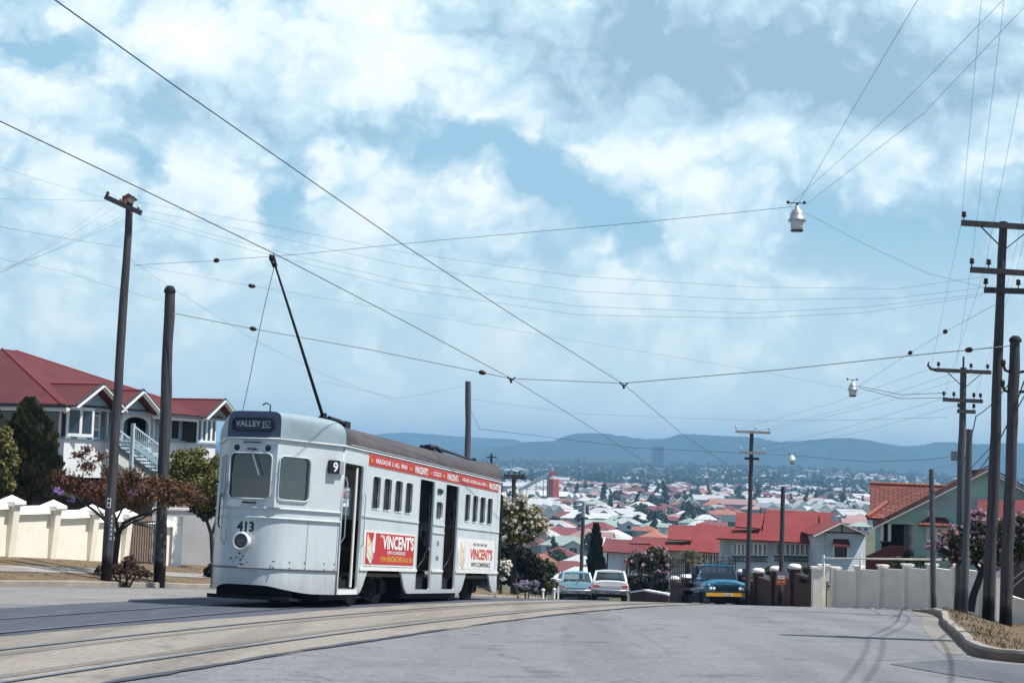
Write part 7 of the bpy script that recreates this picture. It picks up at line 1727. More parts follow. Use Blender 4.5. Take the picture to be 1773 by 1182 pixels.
for i, (pts) in enumerate((((1757, 650, 31), (1690, 720, 38), (1668, 800, 43)), ((1773, 660, 29), (1725, 770, 36), (1676, 830, 43)))):
    wire(('upper', 'lower')[i] + ' dark cable hanging between the right edge pole and the plain grey pole', list(pts), 0.014, sag=0.1)
wire('cable from the stub pole to the curved bracket pole over the green house roof', [(1613, 812, 38), (1640, 806, 42), (1662, 800, 46)], 0.006)
wire('dark cable rising right of the plain grey pole to the right edge', [(1680, 812, 43), (1735, 752, 34), (1800, 640, 27)], 0.013)
wire('cable from the sign pole to the pale crossarm pole above the red roof', [(1296, 887, 68), (1354, 886, 61), (1500, 884, 55), (1612, 838, 38)], 0.007)
# ================================================================== plants near the street
def leaf_cloud(blobs, n, size, seed, droop=0.0, shell=0.35, aspect=0.45):
    """many small leaf faces through a set of ellipsoids: blobs = (centre, (rx, ry, rz)); denser towards the outside"""
    rnd = random.Random(seed); mb = MB()
    vols = [b[1][0] * b[1][1] * b[1][2] for b in blobs]; tot = sum(v ** 0.75 for v in vols)
    for (c, r), v in zip(blobs, vols):
        c = V(c)
        for _ in range(int(n * v ** 0.75 / tot)):
            d = V((rnd.gauss(0, 1), rnd.gauss(0, 1), rnd.gauss(0, 1))).normalized()
            f = (shell + (1 - shell) * rnd.random()) * (1 + 0.22 * sin(5 * d.x + seed) * cos(4 * d.z + 2 * d.y))
            p = c + V((d.x * r[0], d.y * r[1], d.z * r[2])) * f
            nrm = (d * 0.7 + V((rnd.uniform(-1, 1), rnd.uniform(-1, 1), rnd.uniform(-0.5, 1)))).normalized()
            a = nrm.cross(V((rnd.uniform(-1, 1), rnd.uniform(-1, 1), rnd.uniform(-1, 1)))).normalized(); b = nrm.cross(a)
            if droop: a = (a + V((0, 0, -droop))).normalized()
            s = size * rnd.uniform(0.6, 1.35)
            mb.add([p - a * s, p + b * s * aspect, p + a * s, p - b * s * aspect], [(0, 1, 2, 3)])
    return mb
def blobs_px(L, lst, Y):
    out = []
    for px, py, rx, ry, *dy in lst:
        Yb = Y + (dy[0] if dy else 0); k = Yb / FPX
        out.append((L(px, py, Yb), (rx * k, max(rx, ry) * k * 0.8, ry * k)))
    return out
def limb(mb, L, pts, r0, r1, Y, n=7):
    P_ = [L(p[0], p[1], Y + (p[2] if len(p) > 2 else 0)) for p in pts]; k = len(P_)
    mb.tube(P_, [r0 + (r1 - r0) * i / (k - 1) for i in range(k)], n)
M_BARK = mat('dark_bark', (0.035, 0.028, 0.026), 0.9, 0.3, 8, bump=0.6); M_BARKG = mat('grey_bark', (0.10, 0.09, 0.085), 0.9, 0.3, 8, bump=0.6)
LF_RED = leaf_mat('bronze_leaves', (0.055, 0.022, 0.018), (0.21, 0.088, 0.045)); LF_REDG = leaf_mat('bronze_green_leaves', (0.07, 0.045, 0.02), (0.14, 0.10, 0.04))
LF_YG = leaf_mat('yellow_green_leaves', (0.07, 0.085, 0.018), (0.25, 0.22, 0.07)); LF_DK = leaf_mat('dark_leaves', (0.008, 0.011, 0.007), (0.03, 0.036, 0.017))
LF_CYP = leaf_mat('cypress_leaves', (0.022, 0.025, 0.010), (0.10, 0.095, 0.036)); LF_GR = leaf_mat('mid_green_leaves', (0.035, 0.055, 0.018), (0.10, 0.12, 0.045))
LF_OLE = leaf_mat('oleander_leaves', (0.02, 0.025, 0.012), (0.085, 0.085, 0.04)); FL_PINK = leaf_mat('pink_blossom', (0.38, 0.20, 0.27), (0.62, 0.44, 0.51), trans=0.3)
FL_WHITE = leaf_mat('white_blossom', (0.68, 0.64, 0.54), (0.88, 0.85, 0.76), trans=0.3); FL_PURP = leaf_mat('purple_blossom', (0.36, 0.20, 0.52), (0.62, 0.42, 0.74), trans=0.3); FL_OR = leaf_mat('orange_blossom', (0.6, 0.2, 0.03), (0.8, 0.35, 0.05))
LF_TWIG = leaf_mat('dry_twigs', (0.06, 0.035, 0.028), (0.16, 0.10, 0.07)); LF_PALE = leaf_mat('pale_leaves', (0.12, 0.12, 0.06), (0.42, 0.38, 0.22))
def clusters(L, lst, Y, r, seed, per=1):
    """little blossom heads on the outside of crown blobs"""
    rnd = random.Random(seed); out = []
    for px, py, rx, ry, n, *dy in lst:
        Yb = Y + (dy[0] if dy else 0); k = Yb / FPX; c = L(px, py, Yb)
        for _ in range(n):
            d = V((rnd.gauss(0, 1), rnd.gauss(-0.5, 0.8), rnd.gauss(0.25, 1))).normalized(); f = rnd.uniform(0.8, 1.08)
            s = r * rnd.uniform(0.6, 1.4); out.append((c + V((d.x * rx * k, d.y * rx * k * 0.8, d.z * ry * k)) * f, (s, s, s * 0.8)))
    return out

# bronze leaved street tree by the tall left pole
T1 = thing('bronze_leaved_tree', 'bronze red leaved small tree with forked trunk, beside the tall left pole', 'tree', at(196, 984, 39.2)); L = Loc(T1); Y = 39.2
mb = MB()
limb(mb, L, [(196, 992), (199, 965), (203, 938), (205, 925)], 0.10, 0.075, Y)
limb(mb, L, [(205, 927), (202, 905), (196, 884), (186, 866)], 0.06, 0.02, Y); limb(mb, L, [(205, 925), (214, 906), (232, 896), (262, 886, 0.3), (285, 872, 0.4)], 0.06, 0.018, Y); limb(mb, L, [(208, 918), (226, 905), (247, 897), (270, 882)], 0.035, 0.015, Y)
limb(mb, L, [(203, 930), (184, 902), (164, 884, -0.3), (142, 868, -0.4), (125, 850)], 0.05, 0.015, Y); limb(mb, L, [(184, 900), (170, 880), (160, 862)], 0.025, 0.012, Y); limb(mb, L, [(202, 900), (212, 880), (218, 856)], 0.03, 0.012, Y); limb(mb, L, [(196, 884), (190, 858), (188, 830), (170, 800)], 0.025, 0.01, Y)
mb.build('trunk', M_BARK, T1)
bl = blobs_px(L, [(112, 832, 26, 20), (140, 842, 30, 24), (170, 850, 32, 24, -0.5), (150, 806, 22, 16), (136, 788, 20, 8), (150, 778, 14, 9), (176, 792, 14, 12), (205, 842, 34, 30, 0.6), (232, 826, 26, 22), (255, 852, 30, 26, -0.4), (290, 846, 30, 22), (320, 852, 28, 20, 0.4), (345, 862, 20, 14), (232, 872, 26, 14), (100, 820, 16, 12), (190, 815, 18, 14), (268, 832, 20, 14), (300, 868, 26, 10)], Y)
leaf_cloud(bl, 5600, 0.048, 3, 0.3, 0.15).build('crown', LF_RED, T1); leaf_cloud(bl[7:], 2600, 0.048, 5, 0.3, 0.2).build('crown', LF_REDG, T1)
# yellow-green tree behind it
T2 = thing('flowering_tree', 'yellow green leafy tree between the round topped pole and the tram front', 'tree', at(369, 985, 49)); L = Loc(T2); Y = 49
mb = MB(); limb(mb, L, [(370, 992), (368, 955), (366, 925), (358, 900), (345, 880)], 0.09, 0.03, Y); limb(mb, L, [(367, 925), (374, 900), (376, 875)], 0.05, 0.02, Y); limb(mb, L, [(360, 905), (340, 890), (322, 872)], 0.03, 0.015, Y); mb.build('trunk', M_BARK, T2)
bl = blobs_px(L, [(322, 800, 34, 22), (350, 812, 34, 26, 0.5), (300, 822, 24, 22), (372, 838, 22, 26, -0.5), (335, 840, 34, 24), (356, 868, 30, 18), (312, 786, 16, 10), (345, 782, 18, 9), (376, 800, 14, 16)], Y)
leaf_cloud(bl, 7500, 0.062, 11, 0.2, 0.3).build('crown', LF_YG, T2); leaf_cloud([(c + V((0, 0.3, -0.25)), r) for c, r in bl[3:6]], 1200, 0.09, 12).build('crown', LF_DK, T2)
# conifers
def conifer(label, px, y0, y1, Y, prof, lfmat, n, size, name='conifer'):
    t = thing(name, label, 'tree', at(px, y0, Y)); L = Loc(t); rnd = random.Random(px + 7); mb = MB(); k = Y / FPX
    for _ in range(n):
        f = rnd.random() ** 0.8; py = y0 + (y1 - y0) * f; rx = lerp_tab(prof, f) * k; a = rnd.uniform(0, 2 * pi)
        lump = 1 + 0.16 * sin(a * 4 + f * 17 + px) + 0.11 * sin(a * 7 - f * 31) + 0.07 * sin(a * 13 + f * 60)
        rr = rx * lump * rnd.uniform(0.75, 1.05); c = L(px + lerp_tab([(0, 0), (1, 0)], f), py, Y) + V((cos(a) * rr, sin(a) * rr, 0))
        up = V((cos(a) * 0.5, sin(a) * 0.5, 0.85)).normalized(); sd = up.cross(V((rnd.uniform(-1, 1), rnd.uniform(-1, 1), rnd.uniform(-0.3, 0.3)))).normalized(); s = size * rnd.uniform(0.6, 1.4)
        mb.add([c - up * s, c + sd * s * 0.5, c + up * s * 1.1, c - sd * s * 0.5], [(0, 1, 2, 3)])
    mb.build('crown', lfmat, t)
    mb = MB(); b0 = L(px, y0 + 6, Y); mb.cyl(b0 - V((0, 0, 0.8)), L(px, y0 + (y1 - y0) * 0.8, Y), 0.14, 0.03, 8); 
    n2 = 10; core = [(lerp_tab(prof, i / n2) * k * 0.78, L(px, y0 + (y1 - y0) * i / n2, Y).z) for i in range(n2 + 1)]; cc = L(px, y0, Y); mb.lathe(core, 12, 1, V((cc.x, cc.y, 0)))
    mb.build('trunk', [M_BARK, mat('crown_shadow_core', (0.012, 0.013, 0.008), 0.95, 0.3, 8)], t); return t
conifer('big dense rounded dark green cypress on the lawn in front of the white house', 52, 858, 690, 57, [(0, 41), (0.2, 46), (0.4, 45), (0.6, 39), (0.78, 29), (0.92, 16), (1, 5)], LF_CYP, 13000, 0.085)
conifer('dark conifer cut by the left edge of the view beside the big cypress', -12, 850, 700, 60, [(0, 34), (0.4, 32), (0.8, 18), (1, 3)], LF_CYP, 2200, 0.11)
conifer('tall slim dark cypress standing behind the parked cars', 1032, 1022, 908, 122, [(0, 13), (0.2, 14), (0.5, 11), (0.8, 6), (1, 1.5)], LF_DK, 1500, 0.24)
def shrub(name, label, cat, base, Y, blobs, lf, n, size, seed, stems=3, flowers=None, fr=0.05, fn=0, fmat=None, droop=0.0):
    t = thing(name, label, cat, at(*base, Y)); L = Loc(t); bl = blobs_px(L, blobs, Y)
    leaf_cloud(bl, n, size, seed, droop, 0.2).build('foliage', lf, t)
    mb = MB(); rnd = random.Random(seed)
    for i in range(stems):
        c, r = bl[i % len(bl)]; mb.tube([V((rnd.uniform(-0.1, 0.1), rnd.uniform(-0.1, 0.1), -0.3)), c * 0.5 + V((0, 0, 0.02)), c], [0.03, 0.02, 0.008], 5)
    mb.build('stems', M_BARK, t)
    if flowers: leaf_cloud(clusters(L, flowers, Y, fr, seed + 1), fn, fr * 0.55, seed + 2, aspect=0.8).build('blossom', fmat, t)
    return t
shrub('flowering_shrub', 'pale leaved shrub at the left edge beside the big cypress', 'shrub', (4, 856), 50, [(2, 752, 20, 14), (14, 776, 14, 14), (6, 812, 22, 22), (22, 800, 12, 14), (12, 838, 16, 12)], LF_YG, 2600, 0.085, 21)
shrub('twiggy_shrub', 'brown twiggy shrub around the foot of the tall left pole', 'shrub', (215, 1000), 38.3, [(222, 985, 26, 10), (240, 990, 18, 7), (200, 985, 12, 10), (172, 985, 8, 8), (225, 972, 14, 12), (255, 994, 10, 5)], LF_TWIG, 1700, 0.06, 22, 6)
shrub('dark_shrub', 'small dark shrub on the verge just left of the tram', 'shrub', (362, 1003), 45, [(361, 990, 9, 10), (366, 982, 7, 8)], LF_DK, 500, 0.06, 23)
shrub('bougainvillea', 'purple flowered shrub on the lawn below the bronze tree', 'shrub', (112, 868), 46, [(105, 855, 12, 8), (122, 860, 12, 6)], LF_GR, 350, 0.06, 24, 3, [(103, 850, 9, 5, 16), (121, 862, 7, 4, 8)], 0.07, 420, FL_PURP)
shrub('bougainvillea', 'purple flowered shrub behind the bronze tree, right of the tall left pole', 'shrub', (225, 880), 47, [(215, 862, 16, 12), (238, 864, 16, 10)], LF_GR, 500, 0.06, 25, 3, [(212, 850, 14, 8, 14), (238, 858, 12, 6, 10)], 0.06, 380, FL_PURP)
# white flowering tree beyond the tram
T3 = thing('white_flowering_tree', 'large shrubby tree covered in white blossom rising behind the tram rear', 'tree', at(890, 1020, 73)); L = Loc(T3); Y = 73
mb = MB(); limb(mb, L, [(893, 1030), (890, 985), (888, 950), (895, 915), (905, 890)], 0.14, 0.04, Y); limb(mb, L, [(888, 955), (872, 925), (865, 895)], 0.08, 0.03, Y); limb(mb, L, [(890, 945), (915, 925), (935, 905)], 0.07, 0.03, Y); mb.build('trunk', M_BARK, T3)
W3 = [(868, 880, 22, 22), (890, 895, 26, 26), (912, 905, 26, 24), (932, 908, 18, 20), (880, 925, 26, 16), (905, 930, 26, 14), (902, 868, 14, 14), (862, 905, 18, 22), (928, 885, 12, 10)]
leaf_cloud(blobs_px(L, W3, Y), 4200, 0.12, 31, 0.1, 0.2).build('crown', LF_YG, T3)
fl3 = [(b[0], b[1], b[2] * 1.05, b[3] * 1.05, n_) for b, n_ in zip(W3, (34, 32, 29, 25, 18, 15, 25, 21, 14))]
leaf_cloud(clusters(L, fl3, Y, 0.092, 32), 3900, 0.062, 33, aspect=0.8).build('blossom', FL_WHITE, T3)
leaf_cloud([(L(932, 908, Y - 1.3), (0.06, 0.06, 0.06))], 12, 0.06, 34).build('blossom', FL_OR, T3)
shrub('dark_bush', 'big dark leafy bush below the white blossom, right of the tram', 'bush', (895, 1024), 77, [(880, 960, 24, 22), (905, 968, 26, 26), (925, 985, 20, 22), (890, 995, 30, 22), (915, 1005, 26, 16), (868, 985, 16, 26), (935, 1005, 12, 14)], LF_DK, 5200, 0.14, 41, 4)
shrub('green_bush', 'mid green bush by the kerb posts left of the blue wagon', 'bush', (940, 1034), 79, [(932, 1000, 18, 14), (950, 1012, 16, 12), (928, 1018, 16, 10), (955, 985, 10, 12), (945, 978, 14, 10)], LF_GR, 2600, 0.12, 42, 4)
shrub('white_flower_spray', 'white flower spray low beside the tram rear', 'shrub', (868, 1016), 66, [(868, 990, 10, 14), (874, 978, 8, 10)], LF_GR, 260, 0.09, 43, 3, [(870, 988, 12, 18, 34), (876, 978, 8, 8, 12)], 0.09, 900, FL_WHITE)
shrub('hydrangea', 'mauve flowered hydrangea at the foot of the dark bush', 'shrub', (912, 1028), 71, [(905, 1018, 12, 8), (920, 1016, 10, 8)], LF_GR, 500, 0.09, 44, 3, [(905, 1014, 12, 8, 14), (922, 1013, 9, 8, 10)], 0.10, 500, leaf_mat('mauve_blossom', (0.28, 0.24, 0.36), (0.48, 0.42, 0.55)))
# hedge and pink tree beyond the white car
shrub('hedge', 'clipped dark green hedge right of the white saloon', 'hedge', (1120, 1026), 101, [(1098, 1010, 16, 15), (1115, 1009, 16, 15), (1132, 1010, 16, 15), (1148, 1012, 12, 13)], LF_DK, 3600, 0.15, 45, 4)
T4 = thing('pink_flowering_tree', 'small tree with pink blossom in front of the dull red roofed house', 'tree', at(1128, 1034, 98)); L = Loc(T4); Y = 98
mb = MB(); limb(mb, L, [(1127, 1040), (1127, 1018), (1131, 1000)], 0.14, 0.10, Y); limb(mb, L, [(1131, 1002), (1120, 985), (1108, 970)], 0.07, 0.03, Y); limb(mb, L, [(1131, 1000), (1142, 985), (1152, 970)], 0.07, 0.03, Y); mb.build('trunk', M_BARK, T4)
W4 = [(1112, 968, 24, 14), (1135, 960, 22, 14), (1150, 976, 18, 14), (1122, 982, 24, 14), (1100, 978, 14, 10), (1140, 992, 16, 10)]
leaf_cloud(blobs_px(L, W4, Y), 2400, 0.15, 51, 0.1, 0.2).build('crown', LF_OLE, T4)
leaf_cloud(clusters(L, [(b[0], b[1], b[2] * 1.05, b[3] * 1.1, 11) for b in W4], Y, 0.10, 52), 800, 0.085, 53, aspect=0.8).build('blossom', FL_PINK, T4)
# palm
PT = thing('palm', 'short bushy palm with drooping fronds between the pink tree and the truck', 'palm', at(1190, 1022, 116)); L = Loc(PT); Y = 116
mb = MB(); limb(mb, L, [(1190, 1030), (1190, 1000), (1191, 968)], 0.22, 0.2, Y); mb.build('trunk', M_BARKG, PT)
rnd = random.Random(5); mb = MB(); c0_ = L(1191, 968, Y)
for k in range(46):
    a = rnd.uniform(0, 2 * pi); e = rnd.uniform(-0.35, 1.3); ln = rnd.uniform(1.2, 1.75); pts = []
    for i in range(7): f = i / 6; pts.append(c0_ + V((cos(a) * cos(e) * ln * f, sin(a) * cos(e) * ln * f, sin(e) * ln * f - 0.75 * f * f * ln * 0.6)))
    for i in range(6):
        d = (pts[i + 1] - pts[i]); sd = d.cross(V((0, 0, 1))).normalized()
        for s in (-1, 1):
            for q in (0.2, 0.7):
                p = pts[i] + d * q; w_ = 0.30 * (1 - 0.6 * abs(i / 6 - 0.4)); tip = p + sd * s * w_ + d * 0.5 - V((0, 0, 0.10)); mb.add([p, p + d * 0.35, tip], [(0, 1, 2)])
mb.build('fronds', leaf_mat('palm_fronds', (0.05, 0.06, 0.025), (0.20, 0.19, 0.09)), PT)
# oleander on the right verge
T5 = thing('oleander', 'leaning oleander tree with masses of pink blossom behind the right hand poles', 'tree', at(1681, 1052, 44.5)); L = Loc(T5); Y = 44.5
mb = MB(); limb(mb, L, [(1680, 1058), (1685, 1030), (1695, 1003), (1700, 985)], 0.12, 0.09, Y); limb(mb, L, [(1699, 990), (1680, 965), (1655, 945), (1630, 938)], 0.06, 0.02, Y); limb(mb, L, [(1700, 986), (1712, 955), (1715, 920)], 0.07, 0.03, Y); limb(mb, L, [(1700, 986), (1730, 965), (1760, 950)], 0.06, 0.02, Y); mb.build('trunk', M_BARK, T5)
W5 = [(1700, 915, 34, 24), (1660, 930, 32, 24), (1735, 925, 34, 30), (1690, 950, 40, 26), (1640, 952, 22, 18), (1765, 950, 30, 30), (1720, 965, 40, 18), (1655, 968, 20, 10), (1770, 905, 24, 20), (1615, 944, 14, 6), (1690, 893, 16, 10), (1795, 930, 30, 40)]
leaf_cloud(blobs_px(L, W5, Y), 6200, 0.075, 61, 0.1, 0.25, 0.35).build('crown', LF_OLE, T5)
leaf_cloud(clusters(L, [(b[0], b[1], b[2] * 1.06, b[3] * 1.1, 15) for b in W5], Y, 0.06, 62), 3600, 0.04, 63, aspect=0.8).build('blossom', FL_PINK, T5)
# plants over the walls
for i, (lab, px, py, Y, w, h, fl) in enumerate((('round green shrub above the white wall, left of the pole stump', 1555, 972, 60.5, 13, 10, None), ('spreading green shrub above the white wall, right of the pole stump', 1594, 972, 59.5, 20, 9, None),
        ('green shrub above the brick wall between its left caps', 1335, 988, 72, 10, 8, None), ('low plants with red flowers above the brick wall right of the orange sign', 1372, 986, 69, 9, 5, 'r'), ('low bushy plants above the right end of the brick wall', 1401, 986, 67, 12, 7, None), ('pale leafy plant above the brick wall beside the crossarm pole', 1304, 998, 76, 6, 6, None))):
    shrub('shrub', lab, 'shrub', (px, py + h + 14), Y, [(px - w * 0.4, py, w * 0.6, h), (px + w * 0.45, py + 2, w * 0.6, h * 0.85), (px, py - h * 0.3, w * 0.5, h * 0.8)], LF_GR if i != 5 else LF_PALE, 900, 0.07, 70 + i, 3, [(px, py - 1, w, h, 8)] if fl else None, 0.06, 160, leaf_mat('red_blossom', (0.4, 0.03, 0.03), (0.6, 0.1, 0.08)))
# dry grass on the verges
def grass_patch(label, pts_fn, n, h, seed, name='grass'):
    rnd = random.Random(seed); mb = MB()
    for _ in range(n):
        p = pts_fn(rnd)
        if p is None: continue
        a = rnd.uniform(0, 2 * pi); hh = h * rnd.uniform(0.4, 1.4); w = 0.008 + 0.006 * rnd.random(); d = V((cos(a), sin(a), 0)); lean = V((rnd.uniform(-1, 1), rnd.uniform(-1, 1), 0)) * hh * 0.5
        mb.add([p - d * w, p + d * w, p + lean + V((0, 0, hh))], [(0, 1, 2)])
    o = mb.build(name, leaf_mat('dry_grass', (0.07, 0.065, 0.03), (0.26, 0.195, 0.11), trans=0.15), fix=False); tag(o, label, None, kind='stuff')
def gr(rnd):
    y = 18.2 + 32 * rnd.random() ** 1.4; k_ = xk(kr, max(y, 18.8)); d = 0.18 + rnd.random() ** 1.3 * 4.5; x = (k_ if y > 18.7 else 6.0) + d
    if vnoise(x * 1.7, y * 1.3) < 0.34: return None
    return V((x, y, z_right(x, y) - 0.01))
grass_patch('dry straw coloured grass on the right hand verge', gr, 5200, 0.06, 91)
def gl(rnd):
    i = rnd.randrange(len(vl) - 1); p = vl[i]
    if not (33 < p.y < 60): return None
    d = 0.2 + 3.6 * rnd.random(); x = p.x - d * 0.95; y = p.y + d * 0.25
    if vnoise(x * 1.5 + 9, y * 1.5) < 0.4 or 1.2 < d < 2.3: return None
    return V((x, y, z_left(x, y) - 0.01))
grass_patch('short dry grass on the left hand verge', gl, 16000, 0.06, 92)
# ================================================================== the suburb in the valley
ORD = ['nearest', 'second nearest', 'third nearest', 'fourth nearest', 'fifth nearest', 'sixth nearest', 'seventh nearest', 'eighth nearest', 'ninth nearest', 'tenth nearest', 'eleventh nearest', 'twelfth nearest', 'thirteenth nearest', 'fourteenth nearest', 'fifteenth nearest', 'sixteenth nearest', 'seventeenth nearest', 'eighteenth nearest', 'nineteenth nearest']
TENS = {2: 'twenty', 3: 'thirty', 4: 'forty', 5: 'fifty', 6: 'sixty', 7: 'seventy', 8: 'eighty', 9: 'ninety'}
TENTH = {2: 'twentieth', 3: 'thirtieth', 4: 'fortieth', 5: 'fiftieth', 6: 'sixtieth', 7: 'seventieth', 8: 'eightieth', 9: 'ninetieth'}
ONES = ['', 'first', 'second', 'third', 'fourth', 'fifth', 'sixth', 'seventh', 'eighth', 'ninth']
def ordinal(k):          # k from 0
    n = k + 1
    if n <= 19: return ORD[k]
    t_, o_ = divmod(n, 10)
    return (TENTH[t_] if o_ == 0 else TENS[t_] + '-' + ONES[o_]) + ' nearest'
MARKS = {'the red silo': (957, 835), 'the tower block': (1139, 788), 'the slim dark cypress': (1032, 950), 'the pale crossarm pole': (1298, 830), 'the blue wagon': (998, 1000), 'the tile roofed green house': (1510, 870)}
def rank_labels(items, noun, fmt):
    """items: list of dict(px, py, kind); unique true label by closeness in view to a landmark among its own kind"""
    for kind in sorted(set(i['kind'] for i in items)):
        S = [i for i in items if i['kind'] == kind]
        rk = {}
        for mk, (mx, my) in MARKS.items():
            for r, it in enumerate(sorted(S, key=lambda i: (i['px'] - mx) ** 2 + (i['py'] - my) ** 2)): rk.setdefault(id(it), []).append((r, mk))
        for it in S:
            r, mk = min(rk[id(it)]); it['label'] = fmt(kind, ordinal(r), mk)

ROOFS = {'white': (0.62, 0.63, 0.62), 'silvery grey': (0.44, 0.46, 0.46), 'red': (0.24, 0.078, 0.07), 'maroon': (0.22, 0.06, 0.065), 'terracotta': (0.42, 0.17, 0.11), 'pale green': (0.33, 0.42, 0.36), 'dark grey': (0.10, 0.10, 0.11), 'pinkish': (0.46, 0.27, 0.24)}
RW = [('white', 36), ('silvery grey', 11), ('red', 12), ('maroon', 15), ('terracotta', 8), ('pale green', 7), ('dark grey', 4), ('pinkish', 7)]
WALLS = [mat('valley_wall_white', (0.66, 0.68, 0.68), 0.6, 0.08, 1.0), mat('valley_wall_cream', (0.56, 0.52, 0.42), 0.6, 0.08, 1.0), mat('valley_wall_blue', (0.42, 0.52, 0.56), 0.6, 0.08, 1.0), mat('valley_wall_grey', (0.36, 0.38, 0.38), 0.6, 0.08, 1.0)]
RM = {k: roof_mat('valley_roof_' + k.replace(' ', '_'), c, 14, 0.2, None, depth=0.3, obj_rand=0.34) for k, c in ROOFS.items()}
M_VWIN = glass_mat('valley_window', (0.03, 0.035, 0.045), 0.15)
def house_geo(variant):
    """returns list of (part, builder) in local space; variants: hip, hip with street gable, gable, L hip"""
    w, d, h0, h1, rz = [(10.5, 9.5, 1.6, 4.6, 2.3), (11.5, 10, 2.0, 5.0, 2.5), (9.5, 11, 1.2, 4.2, 2.1), (12.5, 9, 2.4, 5.3, 2.2), (9, 8.5, 1.0, 3.9, 1.9)][variant]
    hw, hd = w / 2, d / 2; wall, roof = MB(), MB(); wins = []
    wall.box(-hw, hw, -hd, hd, h0, h1); wall.box(-hw + 0.5, hw - 0.5, -hd + 0.6, hd - 0.6, -1.0, h0, 1)
    o = 0.55; e = h1 - 0.05
    a, b, c, dd = V((-hw - o, -hd - o, e)), V((hw + o, -hd - o, e)), V((hw + o, hd + o, e)), V((-hw - o, hd + o, e))
    if variant == 2:
        r0, r1 = V((0, -hd - o, e + rz)), V((0, hd + o, e + rz)); roof.quad(dd, a, r0, r1); roof.quad(b, c, r1, r0); wall.add([(-hw, -hd - 0.02, e), (hw, -hd - 0.02, e), (0, -hd - 0.02, e + rz * 0.92)], [(0, 1, 2)])
    else:
        rl = max(0.4, hw - hd + 1.2); r0, r1 = V((-rl, 0, e + rz)), V((rl, 0, e + rz)); roof.quad(a, b, r1, r0); roof.tri(b, c, r1); roof.quad(c, dd, r0, r1); roof.tri(dd, a, r0)
        if variant in (1, 3):
            gx, gw, gy, gz = (hw * 0.45 if variant == 1 else -hw * 0.4), 2.3, -hd - 2.2, rz * 0.62
            p0, p1, p2 = V((gx - gw - .4, gy, e)), V((gx + gw + .4, gy, e)), V((gx, gy, e + gz)); bk = V((0, 4.5, 0)); roof.quad(p0 + bk, p0, p2, p2 + bk); roof.quad(p1, p1 + bk, p2 + bk, p2)
            wall.box(gx - gw, gx + gw, gy + 0.4, -hd, h0, h1); wall.add([(gx - gw, gy + 0.39, e), (gx + gw, gy + 0.39, e), (gx, gy + 0.39, e + gz * 0.9)], [(0, 1, 2)]); wins.append((gx, gy + 0.36, 1.8))
    for x in (-hw * 0.62, 0.0, hw * 0.62):
        if not any(abs(x - q[0]) < 2.6 for q in wins): wins.append((x, -hd - 0.04, 1.5))
    return wall, roof, wins, (h0, h1, hw, hd)
TEMPL = {}
def template(variant, kind, wi, near):
    key = (variant, kind, wi, near)
    if key in TEMPL: return TEMPL[key]
    wall, roof, wins, (h0, h1, hw, hd) = house_geo(variant)
    if near:
        t = bpy.data.objects.new('house', None); COL.objects.link(t)
        wall.build('wall', [WALLS[wi], MATS['house_stump']], t); roof.build('roof', RM[kind], t)
        for (x, y, ww) in wins:
            mb = MB(); mb.box(x - ww / 2, x + ww / 2, y - 0.05, y, h0 + 1.0, h1 - 0.5); wo = mb.build('window', M_VWIN, t)
            mb = MB()
            for sx in (-ww / 2 - 0.1, -0.05, ww / 2): mb.box(x + sx, x + sx + 0.1, y - 0.09, y - 0.04, h0 + 0.95, h1 - 0.45)
            mb.build('frame', MATS['white_trim'], wo)
    else:
        k = MB(); k.v, k.f, k.m, k.uv, k.sm = list(wall.v), list(wall.f), list(wall.m), list(wall.uv), list(wall.sm)
        nv = len(k.v); k.v += roof.v; k.f += [tuple(i + nv for i in f) for f in roof.f]; k.m += [2] * len(roof.f); k.uv += roof.uv; k.sm += roof.sm
        for (x, y, ww) in wins: k.box(x - ww / 2, x + ww / 2, y - 0.05, y, h0 + 1.0, h1 - 0.5, 3)
        t = k.build('house', [WALLS[wi], MATS['house_stump'], RM[kind], M_VWIN])
    TEMPL[key] = t; t['_first'] = 1
    return t
HIDE = [(860, 1100), (866, 945), (950, 960), (952, 1002), (968, 995), (1043, 990), (1044, 935), (1096, 927), (1156, 929), (1157, 907), (1206, 904), (1243, 912), (1273, 884), (1326, 880), (1444, 886), (1456, 903), (1500, 903), (1505, 836), (1600, 836)]
def shown(px, py): return 864 < px < 1503 and py < lerp_tab(HIDE, px)
rnd = random.Random(2024)
HOUSES = []
def pick():
    s = sum(w for _, w in RW); r = rnd.uniform(0, s)
    for k, w in RW:
        r -= w
        if r <= 0: return k
    return 'white'
# the ones nearest the foot of the hill, as the photograph shows them: (px, roof row, roof colour, variant)
HAND = [(985, 976, 'red', 1), (1002, 957, 'white', 0), (968, 945, 'maroon', 0), (1024, 947, 'dark grey', 0), (1010, 990, 'white', 4), (976, 921, 'red', 3), (1016, 926, 'pinkish', 1), (1037, 908, 'maroon', 0), (1050, 921, 'white', 0), (1085, 925, 'white', 4), (952, 911, 'pinkish', 3), (975, 901, 'terracotta', 1), (980, 887, 'red', 0), (1012, 896, 'white', 2), (975, 873, 'white', 2), (1015, 869, 'white', 0), (1075, 886, 'white', 3), (1100, 890, 'white', 1), (1120, 893, 'white', 0), (1048, 885, 'pale green', 0), (1043, 876, 'white', 1), (935, 950, 'terracotta', 4), (925, 930, 'maroon', 0), (1070, 868, 'red', 0), (1140, 900, 'silvery grey', 4)]
def placed(X, Y, sep): return all((h['X'] - X) ** 2 + (h['Y'] - Y) ** 2 > sep ** 2 for h in HOUSES)
